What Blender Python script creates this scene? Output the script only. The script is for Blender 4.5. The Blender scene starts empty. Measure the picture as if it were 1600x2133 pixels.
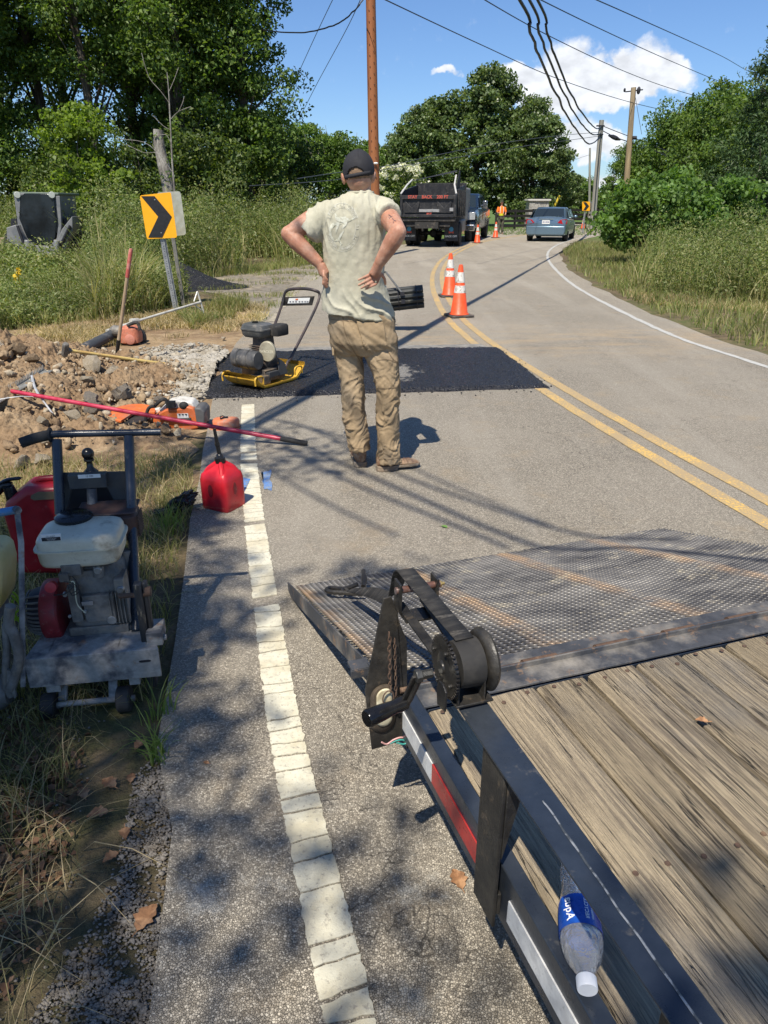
import bpy, bmesh, math, random
import numpy as np
from mathutils import Vector, Matrix, Euler, noise
from mathutils.bvhtree import BVHTree
PI = math.pi; R = math.radians
scene = bpy.context.scene
COL = scene.collection
random.seed(7); rng = np.random.default_rng(7)

# ------------------------------------------------------------------ camera
CAMH = 1.56; FPX = 1500.0; PITCH = math.atan(641/1500)
CP, SP = math.cos(PITCH), math.sin(PITCH)
cam = bpy.data.cameras.new('camera'); camo = bpy.data.objects.new('camera', cam); COL.objects.link(camo)
camo.location = (0, 0, CAMH); camo.rotation_euler = (PI/2-PITCH, 0, 0)
cam.sensor_fit = 'HORIZONTAL'; cam.sensor_width = 36; cam.lens = FPX/1600*36
cam.clip_start = 0.05; cam.clip_end = 3000
scene.camera = camo
# ------------------------------------------------------------------ light
SUNV = Vector((-0.20, -0.58, 1.0)).normalized()      # towards the sun
sun = bpy.data.lights.new('sun', 'SUN'); suno = bpy.data.objects.new('sun', sun); COL.objects.link(suno)
sun.energy = 4.6; sun.angle = R(0.53); sun.color = (1.0, 0.93, 0.82)
suno.rotation_euler = SUNV.to_track_quat('Z', 'Y').to_euler()
scene.view_settings.view_transform = 'Standard'; scene.view_settings.look = 'None'
scene.view_settings.exposure = 0.5; scene.view_settings.gamma = 1.0
world = bpy.data.worlds.new('World'); scene.world = world; world.use_nodes = True

# ------------------------------------------------------------------ node helpers
def nd(nt, typ, ins=None, **props):
    n = nt.nodes.new(typ)
    for k, v in props.items(): setattr(n, k, v)
    for k, v in (ins or {}).items():
        s = n.inputs[k]
        if isinstance(v, bpy.types.NodeSocket): nt.links.new(v, s)
        else: s.default_value = v
    return n
def mth(nt, op, a, b=0.0, c=0.0, clamp=False):
    return nd(nt, 'ShaderNodeMath', {0: a, 1: b, 2: c}, operation=op, use_clamp=clamp).outputs[0]
def c4(c): return (c[0], c[1], c[2], 1)
def mixc(nt, f, a, b, mode='MIX'):
    n = nt.nodes.new('ShaderNodeMix'); n.data_type = 'RGBA'; n.blend_type = mode
    for i, v in ((0, f), (6, a), (7, b)):
        if isinstance(v, bpy.types.NodeSocket): nt.links.new(v, n.inputs[i])
        else: n.inputs[i].default_value = v if i == 0 else c4(v)
    return n.outputs[2]
def ramp(nt, f, lo, hi):
    n = nt.nodes.new('ShaderNodeMapRange'); nt.links.new(f, n.inputs[0])
    n.inputs[1].default_value = lo; n.inputs[2].default_value = hi
    return n.outputs[0]
def nz(nt, co, scale, detail=4, rough=.55, out=0, dist=0):
    return nd(nt, 'ShaderNodeTexNoise', {'Vector': co, 'Scale': scale, 'Detail': detail, 'Roughness': rough, 'Distortion': dist}).outputs[out]
def mapv(nt, co, s=(1, 1, 1), r=(0, 0, 0), t=(0, 0, 0)):
    return nd(nt, 'ShaderNodeMapping', {0: co, 1: t, 2: r, 3: s}).outputs[0]

def newmat(name):
    m = bpy.data.materials.new(name); m.use_nodes = True
    nt = m.node_tree; b = nt.nodes['Principled BSDF']
    return m, nt, b
def objco(nt): return nd(nt, 'ShaderNodeTexCoord').outputs['Object']

# generic surface: base colour, blotchy variation, speckle, dust and bump
def mat(name, col, rough=.6, metal=0, col2=None, s2=6, lo=.45, hi=.6, dirt=None, sd=14, dlo=.55, dhi=.7, bump=0, bs=60,
        var=.12, spec=.5, trans=0, alpha=1, coat=0, stretch=(1, 1, 1), emit=None, ior=1.45, rvar=.12):
    m, nt, b = newmat(name)
    co = mapv(nt, objco(nt), stretch)
    n1 = nz(nt, co, s2, 6, .6)
    c = mixc(nt, ramp(nt, n1, lo, hi), col, col2) if col2 else None
    if c is None:
        c = nd(nt, 'ShaderNodeRGB').outputs[0]; c.default_value = c4(col)
    n2 = nz(nt, co, s2*4.3, 5, .65)
    f = nd(nt, 'ShaderNodeMapRange', {0: n2, 1: .3, 2: .7, 3: 1-var, 4: 1+var}).outputs[0]
    vm = nd(nt, 'ShaderNodeVectorMath', {0: c}, operation='SCALE'); nt.links.new(f, vm.inputs[3]); c = vm.outputs[0]
    if dirt:
        n3 = nz(nt, co, sd, 8, .7)
        c = mixc(nt, ramp(nt, n3, dlo, dhi), c, dirt)
    nt.links.new(c, b.inputs['Base Color'])
    rr = nd(nt, 'ShaderNodeMapRange', {0: n2, 1: .3, 2: .7, 3: max(0, rough-rvar), 4: min(1, rough+rvar)}).outputs[0]
    nt.links.new(rr, b.inputs['Roughness'])
    b.inputs['Metallic'].default_value = metal; b.inputs['Specular IOR Level'].default_value = spec
    b.inputs['Transmission Weight'].default_value = trans; b.inputs['IOR'].default_value = ior
    b.inputs['Coat Weight'].default_value = coat; b.inputs['Alpha'].default_value = alpha
    if emit:
        b.inputs['Emission Color'].default_value = c4(emit); b.inputs['Emission Strength'].default_value = 1
    if bump:
        bn = nz(nt, co, bs, 4, .6)
        bb = nd(nt, 'ShaderNodeBump', {'Height': bn, 'Strength': 1.0, 'Distance': bump})
        nt.links.new(bb.outputs[0], b.inputs['Normal'])
    return m

def leafmat(name, cols, transl=.35, rough=.5):
    m = bpy.data.materials.new(name); m.use_nodes = True; nt = m.node_tree; nt.nodes.clear()
    g = nd(nt, 'ShaderNodeNewGeometry'); rnd = g.outputs['Random Per Island']
    cr = nd(nt, 'ShaderNodeValToRGB', {0: rnd}); el = cr.color_ramp.elements
    el[0].color = c4(cols[0]); el[1].color = c4(cols[-1]); el[1].position = 1
    for i, c in enumerate(cols[1:-1]):
        e = el.new((i+1)/(len(cols)-1)); e.color = c4(c)
    co = objco(nt); n1 = nz(nt, co, .9, 3)
    f = nd(nt, 'ShaderNodeMapRange', {0: n1, 1: .3, 2: .7, 3: .7, 4: 1.35}).outputs[0]
    vm = nd(nt, 'ShaderNodeVectorMath', {0: cr.outputs[0]}, operation='SCALE'); nt.links.new(f, vm.inputs[3])
    c = vm.outputs[0]
    d = nd(nt, 'ShaderNodeBsdfPrincipled', {'Base Color': c, 'Roughness': rough, 'Specular IOR Level': .35})
    tcol = mixc(nt, 1.0, c, (1.5, 1.6, .55), 'MULTIPLY')
    t = nd(nt, 'ShaderNodeBsdfTranslucent', {'Color': tcol})
    mx = nd(nt, 'ShaderNodeMixShader', {0: transl, 1: d.outputs[0], 2: t.outputs[0]})
    nt.links.new(mx.outputs[0], nd(nt, 'ShaderNodeOutputMaterial').inputs[0])
    return m

# ------------------------------------------------------------------ sky with cumulus
def ray(px, py):
    u = (px-800)/FPX; v = (py-1066.5)/FPX
    return Vector((u, CP-v*SP, -(SP+v*CP)))
def build_sky():
    nt = world.node_tree; bg = nt.nodes['Background']
    sk = nd(nt, 'ShaderNodeTexSky', sky_type='NISHITA'); sk.sun_disc = False
    sk.sun_elevation = math.asin(SUNV.z); sk.sun_rotation = math.atan2(SUNV.x, SUNV.y)
    sk.air_density = 1.0; sk.dust_density = .35; sk.ozone_density = 2.2; sk.altitude = 200
    d = nd(nt, 'ShaderNodeTexCoord').outputs['Generated']
    c0 = ray(1230, 190).normalized()
    rt = Vector((c0.y, -c0.x, 0)).normalized(); up = rt.cross(c0).normalized()
    def dot(v): return nd(nt, 'ShaderNodeVectorMath', {0: d, 1: tuple(v)}, operation='DOT_PRODUCT').outputs['Value']
    f = mth(nt, 'MAXIMUM', dot(c0), .05)
    u = mth(nt, 'DIVIDE', dot(rt), f); v = mth(nt, 'DIVIDE', dot(up), f)
    uv = nd(nt, 'ShaderNodeCombineXYZ', {0: u, 1: v}).outputs[0]
    warp = nz(nt, uv, 22, 7, .55, out=1)
    w2 = nd(nt, 'ShaderNodeVectorMath', {0: warp, 1: (.5, .5, .5)}, operation='SUBTRACT').outputs[0]
    w2 = nd(nt, 'ShaderNodeVectorMath', {0: w2}, operation='SCALE'); w2.inputs[3].default_value = .06
    puv = nd(nt, 'ShaderNodeVectorMath', {0: uv, 1: w2.outputs[0]}, operation='ADD').outputs[0]
    # lobes: image centre, radii (px); every cumulus is a sum of soft blobs
    lobes = [(1120, 190, 62, 38), (1185, 158, 58, 50), (1265, 175, 75, 42), (1340, 150, 60, 42), (1390, 160, 45, 30), (1210, 200, 100, 28),
             (1190, 285, 75, 34), (1255, 300, 60, 26), (1120, 300, 80, 22), (1070, 150, 40, 18), (930, 150, 26, 10), (750, 300, 40, 12), (1240, 378, 50, 12)]
    tot = None; 
    for (x, y, rx, ry) in lobes:
        q = ray(x, y).normalized(); fq = q.dot(c0); cu, cv = q.dot(rt)/fq, q.dot(up)/fq
        mv = nd(nt, 'ShaderNodeVectorMath', {0: puv, 1: (cu, cv, 0)}, operation='SUBTRACT').outputs[0]
        mv = nd(nt, 'ShaderNodeVectorMath', {0: mv, 1: (FPX/rx/1.18, FPX/ry/1.18, 1)}, operation='MULTIPLY').outputs[0]
        ln = nd(nt, 'ShaderNodeVectorMath', {0: mv}, operation='LENGTH').outputs['Value']
        s = mth(nt, 'SUBTRACT', 1.0, mth(nt, 'MULTIPLY', ln, ln)); s = mth(nt, 'MAXIMUM', s, 0)
        tot = s if tot is None else mth(nt, 'ADD', tot, s)
    det = nz(nt, uv, 60, 8, .6)
    tot = mth(nt, 'ADD', tot, mth(nt, 'MULTIPLY', mth(nt, 'SUBTRACT', det, .5), .9))
    mask = nd(nt, 'ShaderNodeMapRange', {0: tot, 1: .08, 2: .80}, interpolation_type='SMOOTHSTEP').outputs[0]
    mask = mth(nt, 'MULTIPLY', mask, ramp(nt, dot(c0), .55, .7))
    sh = nd(nt, 'ShaderNodeMapRange', {0: nz(nt, mapv(nt, uv, (1, 1.6, 1)), 34, 6, .5), 1: .35, 2: .62, 3: .74, 4: 1.0}).outputs[0]
    cl = nd(nt, 'ShaderNodeVectorMath', {0: (9.2, 9.4, 9.8)}, operation='SCALE'); nt.links.new(sh, cl.inputs[3])
    col = mixc(nt, mth(nt, 'MULTIPLY', mask, .93), mixc(nt, 1.0, sk.outputs[0], (.70, .88, 1.14), 'MULTIPLY'), cl.outputs[0])
    nt.links.new(col, bg.inputs[0]); bg.inputs[1].default_value = 0.085
build_sky()

# ------------------------------------------------------------------ placing helpers (photo pixel -> world point)
def G(px, py, z=0.0):
    d = ray(px, py); t = (CAMH-z)/-d.z
    return Vector((d.x*t, d.y*t, z))
def P(px, py, y):
    d = ray(px, py); t = y/d.y
    return Vector((d.x*t, y, CAMH+d.z*t))
def PP(px, py, p0, nrm):
    d = ray(px, py); o = Vector((0, 0, CAMH)); n = Vector(nrm); p0 = Vector(p0)
    t = (p0-o).dot(n)/d.dot(n); return o+d*t
def mpp(p):                      # metres per photo pixel at a world point
    return (p[1]*CP+(CAMH-p[2])*SP)/FPX
def proj(p):
    f = p[1]*CP+(CAMH-p[2])*SP; v = ((CAMH-p[2])*CP-p[1]*SP)/f
    return (800+FPX*p[0]/f, 1066.5+FPX*v)
def spline(pts, n=8, closed=False):
    pts = [Vector(p) for p in pts]; out = []
    N = len(pts)
    for i in range(N if closed else N-1):
        if closed: p0, p1, p2, p3 = (pts[(i+k-1) % N] for k in range(4))
        else: p0, p1, p2, p3 = pts[max(i-1, 0)], pts[i], pts[i+1], pts[min(i+2, N-1)]
        for k in range(n):
            t = k/n
            out.append(.5*((2*p1)+(p2-p0)*t+(2*p0-5*p1+4*p2-p3)*t*t+(3*p1-p0-3*p2+p3)*t**3))
    if not closed: out.append(pts[-1])
    return out

# ------------------------------------------------------------------ objects
def wm(o):
    m = o.matrix_basis.copy()
    while o.parent: o = o.parent; m = o.matrix_basis @ m
    return m
def tag(o, label=None, cat=None, group=None, kind=None):
    if label: o['label'] = label
    if cat: o['category'] = cat
    if group: o['group'] = group
    if kind: o['kind'] = kind
    return o
def thing(name, label, cat, loc=(0, 0, 0), rz=0, group=None, rot=None):
    o = bpy.data.objects.new(name, None); COL.objects.link(o); o.empty_display_size = .1
    o.location = loc; o.rotation_euler = rot if rot else (0, 0, rz)
    return tag(o, label, cat, group)
def linkmesh(name, me, parent=None, mats=None):
    o = bpy.data.objects.new(name, me); COL.objects.link(o)
    if mats:
        for m in (mats if isinstance(mats, (list, tuple)) else [mats]): me.materials.append(m)
    if parent: o.parent = parent
    return o
def copytree(o, parent=None):
    c = o.copy(); COL.objects.link(c)
    if parent: c.parent = parent
    for ch in list(o.children): copytree(ch, c)
    return c

class MB:
    """collects shapes and links them as ONE mesh object"""
    def __init__(s): s.v = []; s.f = []; s.m = []; s.cur = 0
    def add(s, vs, fs):
        b = len(s.v); s.v += [Vector(p) for p in vs]
        s.f += [tuple(i+b for i in f) for f in fs]; s.m += [s.cur]*len(fs); return s
    def mi(s, i): s.cur = i; return s
    def box(s, c, size, rot=None, M4=None):
        hx, hy, hz = (k/2 for k in size)
        vs = [Vector((x, y, z)) for x in (-hx, hx) for y in (-hy, hy) for z in (-hz, hz)]
        if rot is not None:
            e = rot if isinstance(rot, Matrix) else Euler(rot).to_matrix(); vs = [e @ v for v in vs]
        vs = [v+Vector(c) for v in vs]
        if M4: vs = [M4 @ v for v in vs]
        return s.add(vs, [(0, 1, 3, 2), (4, 6, 7, 5), (0, 4, 5, 1), (2, 3, 7, 6), (0, 2, 6, 4), (1, 5, 7, 3)])
    def bar(s, p0, p1, w, h, up=(0, 0, 1)):
        p0, p1 = Vector(p0), Vector(p1); d = (p1-p0); L = d.length; d.normalize()
        sd = d.cross(Vector(up)).normalized(); u = sd.cross(d).normalized()
        vs = [p+sd*a*w/2+u*b*h/2 for p in (p0, p1) for a, b in ((-1, -1), (1, -1), (1, 1), (-1, 1))]
        return s.add(vs, [(3, 2, 1, 0), (4, 5, 6, 7), (0, 1, 5, 4), (1, 2, 6, 5), (2, 3, 7, 6), (3, 0, 4, 7)])
    def tube(s, pts, r, n=10, cap=True, sy=1.0, ref=None):
        pts = [Vector(p) for p in pts]; N = len(pts)
        rs = r if isinstance(r, (list, tuple)) else [r]*N
        d0 = (pts[1]-pts[0]).normalized()
        a = Vector(ref) if ref else (Vector((0, 0, 1)) if abs(d0.z) < .9 else Vector((1, 0, 0)))
        a = (a-d0*a.dot(d0)).normalized(); vs = []
        for i, p in enumerate(pts):
            d = (pts[min(i+1, N-1)]-pts[max(i-1, 0)]).normalized()
            a = (a-d*a.dot(d))
            a = a.normalized() if a.length > 1e-6 else d.orthogonal().normalized()
            b = d.cross(a)
            for k in range(n):
                t = 2*PI*k/n; vs.append(p+(a*math.cos(t)*sy+b*math.sin(t))*rs[i])
        fs = [(i*n+k, i*n+(k+1) % n, (i+1)*n+(k+1) % n, (i+1)*n+k) for i in range(N-1) for k in range(n)]
        if cap: fs += [tuple(range(n-1, -1, -1)), tuple((N-1)*n+k for k in range(n))]
        return s.add(vs, fs)
    def cyl(s, p0, p1, r, r1=None, n=16, cap=True): return s.tube([p0, p1], [r, r if r1 is None else r1], n, cap)
    def ell(s, c, rx, ry, rz, n=14, m=9, rot=None):
        vs = [Vector((0, 0, rz))]; 
        for j in range(1, m):
            ph = PI*j/m
            for k in range(n):
                t = 2*PI*k/n; vs.append(Vector((rx*math.sin(ph)*math.cos(t), ry*math.sin(ph)*math.sin(t), rz*math.cos(ph))))
        vs.append(Vector((0, 0, -rz)))
        if rot is not None:
            e = rot if isinstance(rot, Matrix) else Euler(rot).to_matrix(); vs = [e @ v for v in vs]
        vs = [v+Vector(c) for v in vs]
        fs = [(0, 1+k, 1+(k+1) % n) for k in range(n)]
        for j in range(m-2):
            o = 1+j*n; fs += [(o+k, o+n+k, o+n+(k+1) % n, o+(k+1) % n) for k in range(n)]
        o = 1+(m-2)*n; L = len(vs)-1; fs += [(o+k, L, o+(k+1) % n) for k in range(n)]
        return s.add(vs, fs)
    def lathe(s, prof, p0=(0, 0, 0), axis=(0, 0, 1), n=20):
        """prof: list of (radius, distance along axis)"""
        p0 = Vector(p0); d = Vector(axis).normalized(); a = d.orthogonal().normalized(); b = d.cross(a)
        vs = [p0+d*h+(a*math.cos(2*PI*k/n)+b*math.sin(2*PI*k/n))*max(r, 1e-4) for r, h in prof for k in range(n)]
        N = len(prof)
        fs = [(i*n+k, i*n+(k+1) % n, (i+1)*n+(k+1) % n, (i+1)*n+k) for i in range(N-1) for k in range(n)]
        fs += [tuple(range(n-1, -1, -1)), tuple((N-1)*n+k for k in range(n))]
        return s.add(vs, fs)
    def prism(s, pts, th, nrm):
        """pts: 3D polygon, extruded by th along nrm"""
        pts = [Vector(p) for p in pts]; n = len(pts); nv = Vector(nrm).normalized()*th
        a = Vector((0, 0, 0))
        for i in range(n): a += pts[i].cross(pts[(i+1) % n])
        if a.dot(nv) > 0: pts.reverse()
        vs = pts+[p+nv for p in pts]
        fs = [tuple(range(n)), tuple(range(2*n-1, n-1, -1))]+[((i+1) % n, i, n+i, n+(i+1) % n) for i in range(n)]
        return s.add(vs, fs)
    def loft(s, rings, cap=True):
        n = len(rings[0]); vs = [Vector(p) for r in rings for p in r]; N = len(rings)
        fs = [(i*n+k, i*n+(k+1) % n, (i+1)*n+(k+1) % n, (i+1)*n+k) for i in range(N-1) for k in range(n)]
        if cap: fs += [tuple(range(n-1, -1, -1)), tuple((N-1)*n+k for k in range(n))]
        return s.add(vs, fs)
    def quad(s, a, b, c, d): return s.add([a, b, c, d], [(0, 1, 2, 3)])
    def mesh(s, name='mesh'):
        me = bpy.data.meshes.new(name); me.from_pydata([tuple(v) for v in s.v], [], s.f)
        me.polygons.foreach_set('material_index', s.m); me.update(); return me
    def build(s, name, mats, parent=None, world=False, bevel=0, smooth=40, seg=2, subd=0, fix=True):
        if world and parent is not None:
            inv = wm(parent).inverted(); s.v = [inv @ v for v in s.v]
        me = s.mesh(name)
        if fix:
            bm = bmesh.new(); bm.from_mesh(me); bmesh.ops.recalc_face_normals(bm, faces=bm.faces); bm.to_mesh(me); bm.free()
        if smooth:
            me.shade_smooth(); me.set_sharp_from_angle(angle=R(smooth))
        o = linkmesh(name, me, parent, mats)
        if bevel:
            md = o.modifiers.new('bevel', 'BEVEL'); md.width = bevel; md.segments = seg; md.limit_method = 'ANGLE'; md.angle_limit = R(35)
            md.harden_normals = False
        if subd:
            md = o.modifiers.new('sub', 'SUBSURF'); md.levels = md.render_levels = subd
        return o
def rr(w, h, r, n=4):            # rounded rectangle outline, 2D
    out = []
    for (cx, cy, a0) in ((w/2-r, h/2-r, 0), (-w/2+r, h/2-r, 90), (-w/2+r, -h/2+r, 180), (w/2-r, -h/2+r, 270)):
        for k in range(n+1):
            a = R(a0+90*k/n); out.append((cx+r*math.cos(a), cy+r*math.sin(a)))
    return out
def npmesh(name, v, f, mats=None, parent=None, smooth=False):
    """fast mesh from numpy arrays; f is (n,3) or (n,4)"""
    me = bpy.data.meshes.new(name); k = f.shape[1]
    me.vertices.add(len(v)); me.vertices.foreach_set('co', np.ascontiguousarray(v, dtype=np.float32).ravel())
    me.loops.add(f.size); me.loops.foreach_set('vertex_index', f.astype(np.int32).ravel())
    me.polygons.add(len(f)); me.polygons.foreach_set('loop_start', np.arange(0, f.size, k, dtype=np.int32))
    me.polygons.foreach_set('loop_total', np.full(len(f), k, dtype=np.int32))
    me.update(calc_edges=True)
    if smooth: me.shade_smooth()
    return linkmesh(name, me, parent, mats)
def text_mesh(body, size=1.0, font_space=1.0, bold=0.0, align='CENTER'):
    cu = bpy.data.curves.new('lettering', 'FONT'); cu.body = body; cu.size = size; cu.align_x = align; cu.align_y = 'CENTER'
    cu.space_character = font_space; cu.offset = bold; cu.resolution_u = 3
    o = bpy.data.objects.new('tmp', cu); COL.objects.link(o)
    bpy.context.view_layer.update()
    me = bpy.data.meshes.new_from_object(o.evaluated_get(bpy.context.evaluated_depsgraph_get()))
    bpy.data.objects.remove(o); bpy.data.curves.remove(cu)
    vs = [v.co.copy() for v in me.vertices]; fs = [tuple(p.vertices) for p in me.polygons]
    bpy.data.meshes.remove(me); return vs, fs
def put_text(mb, body, size, o, ux, uy, bold=0.0, space=1.0, align='CENTER'):
    """flat lettering laid at o along unit vectors ux (reading direction) and uy (up)"""
    vs, fs = text_mesh(body, size, space, bold, align); o, ux, uy = Vector(o), Vector(ux), Vector(uy)
    return mb.add([o+ux*v.x+uy*v.y for v in vs], fs)
# ================================================================== GROUND, ROAD, MARKINGS
def fbm(x, y, s, seed=0, oct=4):
    v = 0; a = 1; t = 0
    for i in range(oct):
        v += a*noise.noise((x*s+seed*7.3, y*s-seed*3.1, seed*1.7)); t += a; a *= .5; s *= 2
    return v/t
LEFT = [(-.9, -6), (-.66, .6), (-.78, 1.6)] 
def W(lst, z=0): return [G(x, y, z) for x, y in lst]
def ext(p, q, L): d = (p-q).normalized(); return p+d*L
# edges of the carriageway (asphalt), from near to far
left_px = [(330, 2130), (342, 1800), (350, 1500), (378, 1250), (402, 1100), (425, 960), (440, 850), (478, 740), (560, 640), (640, 575), (720, 535), (790, 518), (868, 506), (960, 492), (1040, 479), (1130, 470), (1240, 463)]
yel_px = [(1585, 1064), (1300, 902), (1150, 812), (1045, 745), (985, 700), (945, 662), (920, 620), (911, 590), (914, 563), (932, 538), (965, 518), (1010, 503), (1090, 490), (1180, 480), (1260, 470)]
right_px = [(1600, 768), (1430, 712), (1340, 673), (1250, 628), (1190, 592), (1155, 560), (1141, 538), (1146, 521), (1170, 507), (1210, 496), (1270, 484), (1330, 475)]
left_w = W(left_px); yel_w = W(yel_px); right_w = W(right_px)
left_w = [ext(left_w[0], left_w[2], 6)]+left_w; left_s = spline(left_w, 8)
yd = (yel_w[0]-yel_w[1]).normalized(); yel_w = [yel_w[0]+yd*9, yel_w[0]+yd*4]+yel_w; yel_s = spline(yel_w, 10)
rd = (right_w[0]-right_w[1]).normalized(); right_w = [right_w[0]+rd*9, right_w[0]+rd*4]+right_w; right_s = spline(right_w, 10)
def offs(pts, d):
    out = []
    for i, p in enumerate(pts):
        t = (pts[min(i+1, len(pts)-1)]-pts[max(i-1, 0)]).normalized(); out.append(p+Vector((t.y, -t.x, 0))*d)
    return out
shoulder = offs(right_s, .42)
for i, p in enumerate(shoulder): p += Vector((fbm(p.x, p.y, .9, 3)*.25, fbm(p.x, p.y, .9, 4)*.15, 0))
# --- asphalt material
def asphalt_mat():
    m, nt, b = newmat('old asphalt'); co = objco(nt)
    vo = nd(nt, 'ShaderNodeTexVoronoi', {'Vector': co, 'Scale': 190.0, 'Randomness': 1.0})
    vc = nd(nt, 'ShaderNodeSeparateColor', {0: vo.outputs['Color']})
    agg = nd(nt, 'ShaderNodeValToRGB', {0: vc.outputs[0]}); e = agg.color_ramp.elements
    e[0].color = (.14, .122, .098, 1); e[1].color = (.52, .475, .395, 1); e[1].position = 1
    for p, c in ((.3, (.235, .208, .168)), (.62, (.305, .272, .222)), (.87, (.42, .375, .305))): x = e.new(p); x.color = c4(c)
    edge = nd(nt, 'ShaderNodeTexVoronoi', {'Vector': co, 'Scale': 190.0}, feature='DISTANCE_TO_EDGE')
    mort = ramp(nt, edge.outputs['Distance'], 0.0, .10)
    c = mixc(nt, mort, (.125, .11, .088), agg.outputs[0])
    big = nz(nt, co, .55, 5, .6); c = mixc(nt, mth(nt, 'MULTIPLY', ramp(nt, big, .42, .68), .42), c, (.37, .33, .275))
    st = nz(nt, mapv(nt, co, (1, 1, 1), t=(9, 3, 0)), 2.3, 7, .68); c = mixc(nt, mth(nt, 'MULTIPLY', ramp(nt, st, .56, .72), .45), c, (.36, .275, .175))
    dk = nz(nt, mapv(nt, co, (1, 1, 1), t=(4, 8, 0)), 1.3, 8, .7); c = mixc(nt, mth(nt, 'MULTIPLY', ramp(nt, dk, .58, .7), .35), c, (.10, .095, .088))
    # hairline cracks, wheel-polished tracks
    kw = nz(nt, co, 1.6, 6, .6, dist=.4); kc = nd(nt, 'ShaderNodeMapRange', {0: mth(nt, 'ABSOLUTE', mth(nt, 'SUBTRACT', kw, .5)), 1: .0035, 2: .0012}).outputs[0]
    km = ramp(nt, nz(nt, mapv(nt, co, (1, 1, 1), t=(7, 7, 0)), .8, 3), .5, .6); c = mixc(nt, mth(nt, 'MULTIPLY', mth(nt, 'MULTIPLY', kc, km), .7), c, (.06, .052, .043))
    tp = nz(nt, mapv(nt, co, (1.5, .12, 1), r=(0, 0, .16)), 1.1, 4, .6); c = mixc(nt, mth(nt, 'MULTIPLY', ramp(nt, tp, .5, .68), .35), c, (.40, .365, .31))
    # pale scuffs of lime dust near the verge
    wp = nz(nt, mapv(nt, co, (1, 1, 1), t=(2, 5, 0)), 4.2, 8, .75); sx = nd(nt, 'ShaderNodeSeparateXYZ', {0: co})
    near = nd(nt, 'ShaderNodeMapRange', {0: sx.outputs[1], 1: 1.6, 2: 1.2}).outputs[0]
    c = mixc(nt, mth(nt, 'MULTIPLY', mth(nt, 'MULTIPLY', ramp(nt, wp, .56, .66), near), .55), c, (.55, .54, .50))
    # rust-brown dirt band across the road past the patch
    band = nd(nt, 'ShaderNodeMapRange', {0: mth(nt, 'ABSOLUTE', mth(nt, 'SUBTRACT', sx.outputs[1], 9.1)), 1: 1.6, 2: .2}).outputs[0]
    bn = ramp(nt, nz(nt, mapv(nt, co, (.7, 2.2, 1)), 1.7, 7, .65), .44, .66)
    c = mixc(nt, mth(nt, 'MULTIPLY', mth(nt, 'MULTIPLY', bn, band), .6), c, (.42, .31, .19))
    vs_ = nd(nt, 'ShaderNodeVectorMath', {0: c, 1: (1.15, 1.14, 1.09)}, operation='MULTIPLY'); c = vs_.outputs[0]
    nt.links.new(c, b.inputs['Base Color']); b.inputs['Roughness'].default_value = .82; b.inputs['Specular IOR Level'].default_value = .4
    h = mth(nt, 'ADD', mth(nt, 'MULTIPLY', mort, 1.0), mth(nt, 'MULTIPLY', vc.outputs[1], .8))
    bp = nd(nt, 'ShaderNodeBump', {'Height': h, 'Strength': .9, 'Distance': .0025}); nt.links.new(bp.outputs[0], b.inputs['Normal'])
    return m
ASPH = asphalt_mat()
def fill_between(a, b, z, name, m, n=6):
    """sheet between two polylines resampled to the same count"""
    def res(pts, N):
        d = [0]
        for p, q in zip(pts, pts[1:]): d.append(d[-1]+(q-p).length)
        out = []
        for i in range(N):
            t = d[-1]*i/(N-1); j = 0
            while j < len(d)-2 and d[j+1] < t: j += 1
            f = (t-d[j])/max(1e-9, d[j+1]-d[j]); out.append(pts[j].lerp(pts[j+1], min(1, f)))
        return out
    N = 140; A, B = res(a, N), res(b, N)
    v = []; f = []
    for i in range(N):
        for k in range(n+1):
            p = A[i].lerp(B[i], k/n); v.append((p.x, p.y, z))
    for i in range(N-1):
        for k in range(n): f.append((i*(n+1)+k, i*(n+1)+k+1, (i+1)*(n+1)+k+1, (i+1)*(n+1)+k))
    o = npmesh(name, np.array(v), np.array(f), m); return o
left_r = [p+Vector((fbm(p.x, p.y, 2.5, 1)*.10, 0, 0)) for p in left_s]
road = fill_between(left_r, shoulder, 0.012, 'road', ASPH); tag(road, kind='structure')

# ground sheet
def ground_mat():
    m, nt, b = newmat('verge earth'); co = objco(nt)
    n1 = nz(nt, co, .6, 6, .6); n2 = nz(nt, co, 5, 8, .7); n3 = nz(nt, co, 45, 5, .7)
    c = mixc(nt, ramp(nt, n1, .42, .6), (.105, .082, .05), (.10, .115, .04))
    c = mixc(nt, ramp(nt, n2, .45, .65), c, (.22, .165, .095))
    c = mixc(nt, mth(nt, 'MULTIPLY', ramp(nt, n3, .5, .65), .5), c, (.06, .045, .03))
    sx = nd(nt, 'ShaderNodeSeparateXYZ', {0: co})
    far = ramp(nt, sx.outputs[1], 34, 40); c = mixc(nt, far, c, (.10, .155, .04))
    nt.links.new(c, b.inputs['Base Color']); b.inputs['Roughness'].default_value = .95; b.inputs['Specular IOR Level'].default_value = .2
    bp = nd(nt, 'ShaderNodeBump', {'Height': mth(nt, 'ADD', n2, mth(nt, 'MULTIPLY', n3, .5)), 'Strength': 1, 'Distance': .03}); nt.links.new(bp.outputs[0], b.inputs['Normal'])
    return m
mb = MB(); L = 900
mb.quad((-L, -L, -.0), (L, -L, 0), (L, L, 0), (-L, L, 0))
gr = mb.build('ground', ground_mat(), smooth=0); tag(gr, kind='structure')

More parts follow.
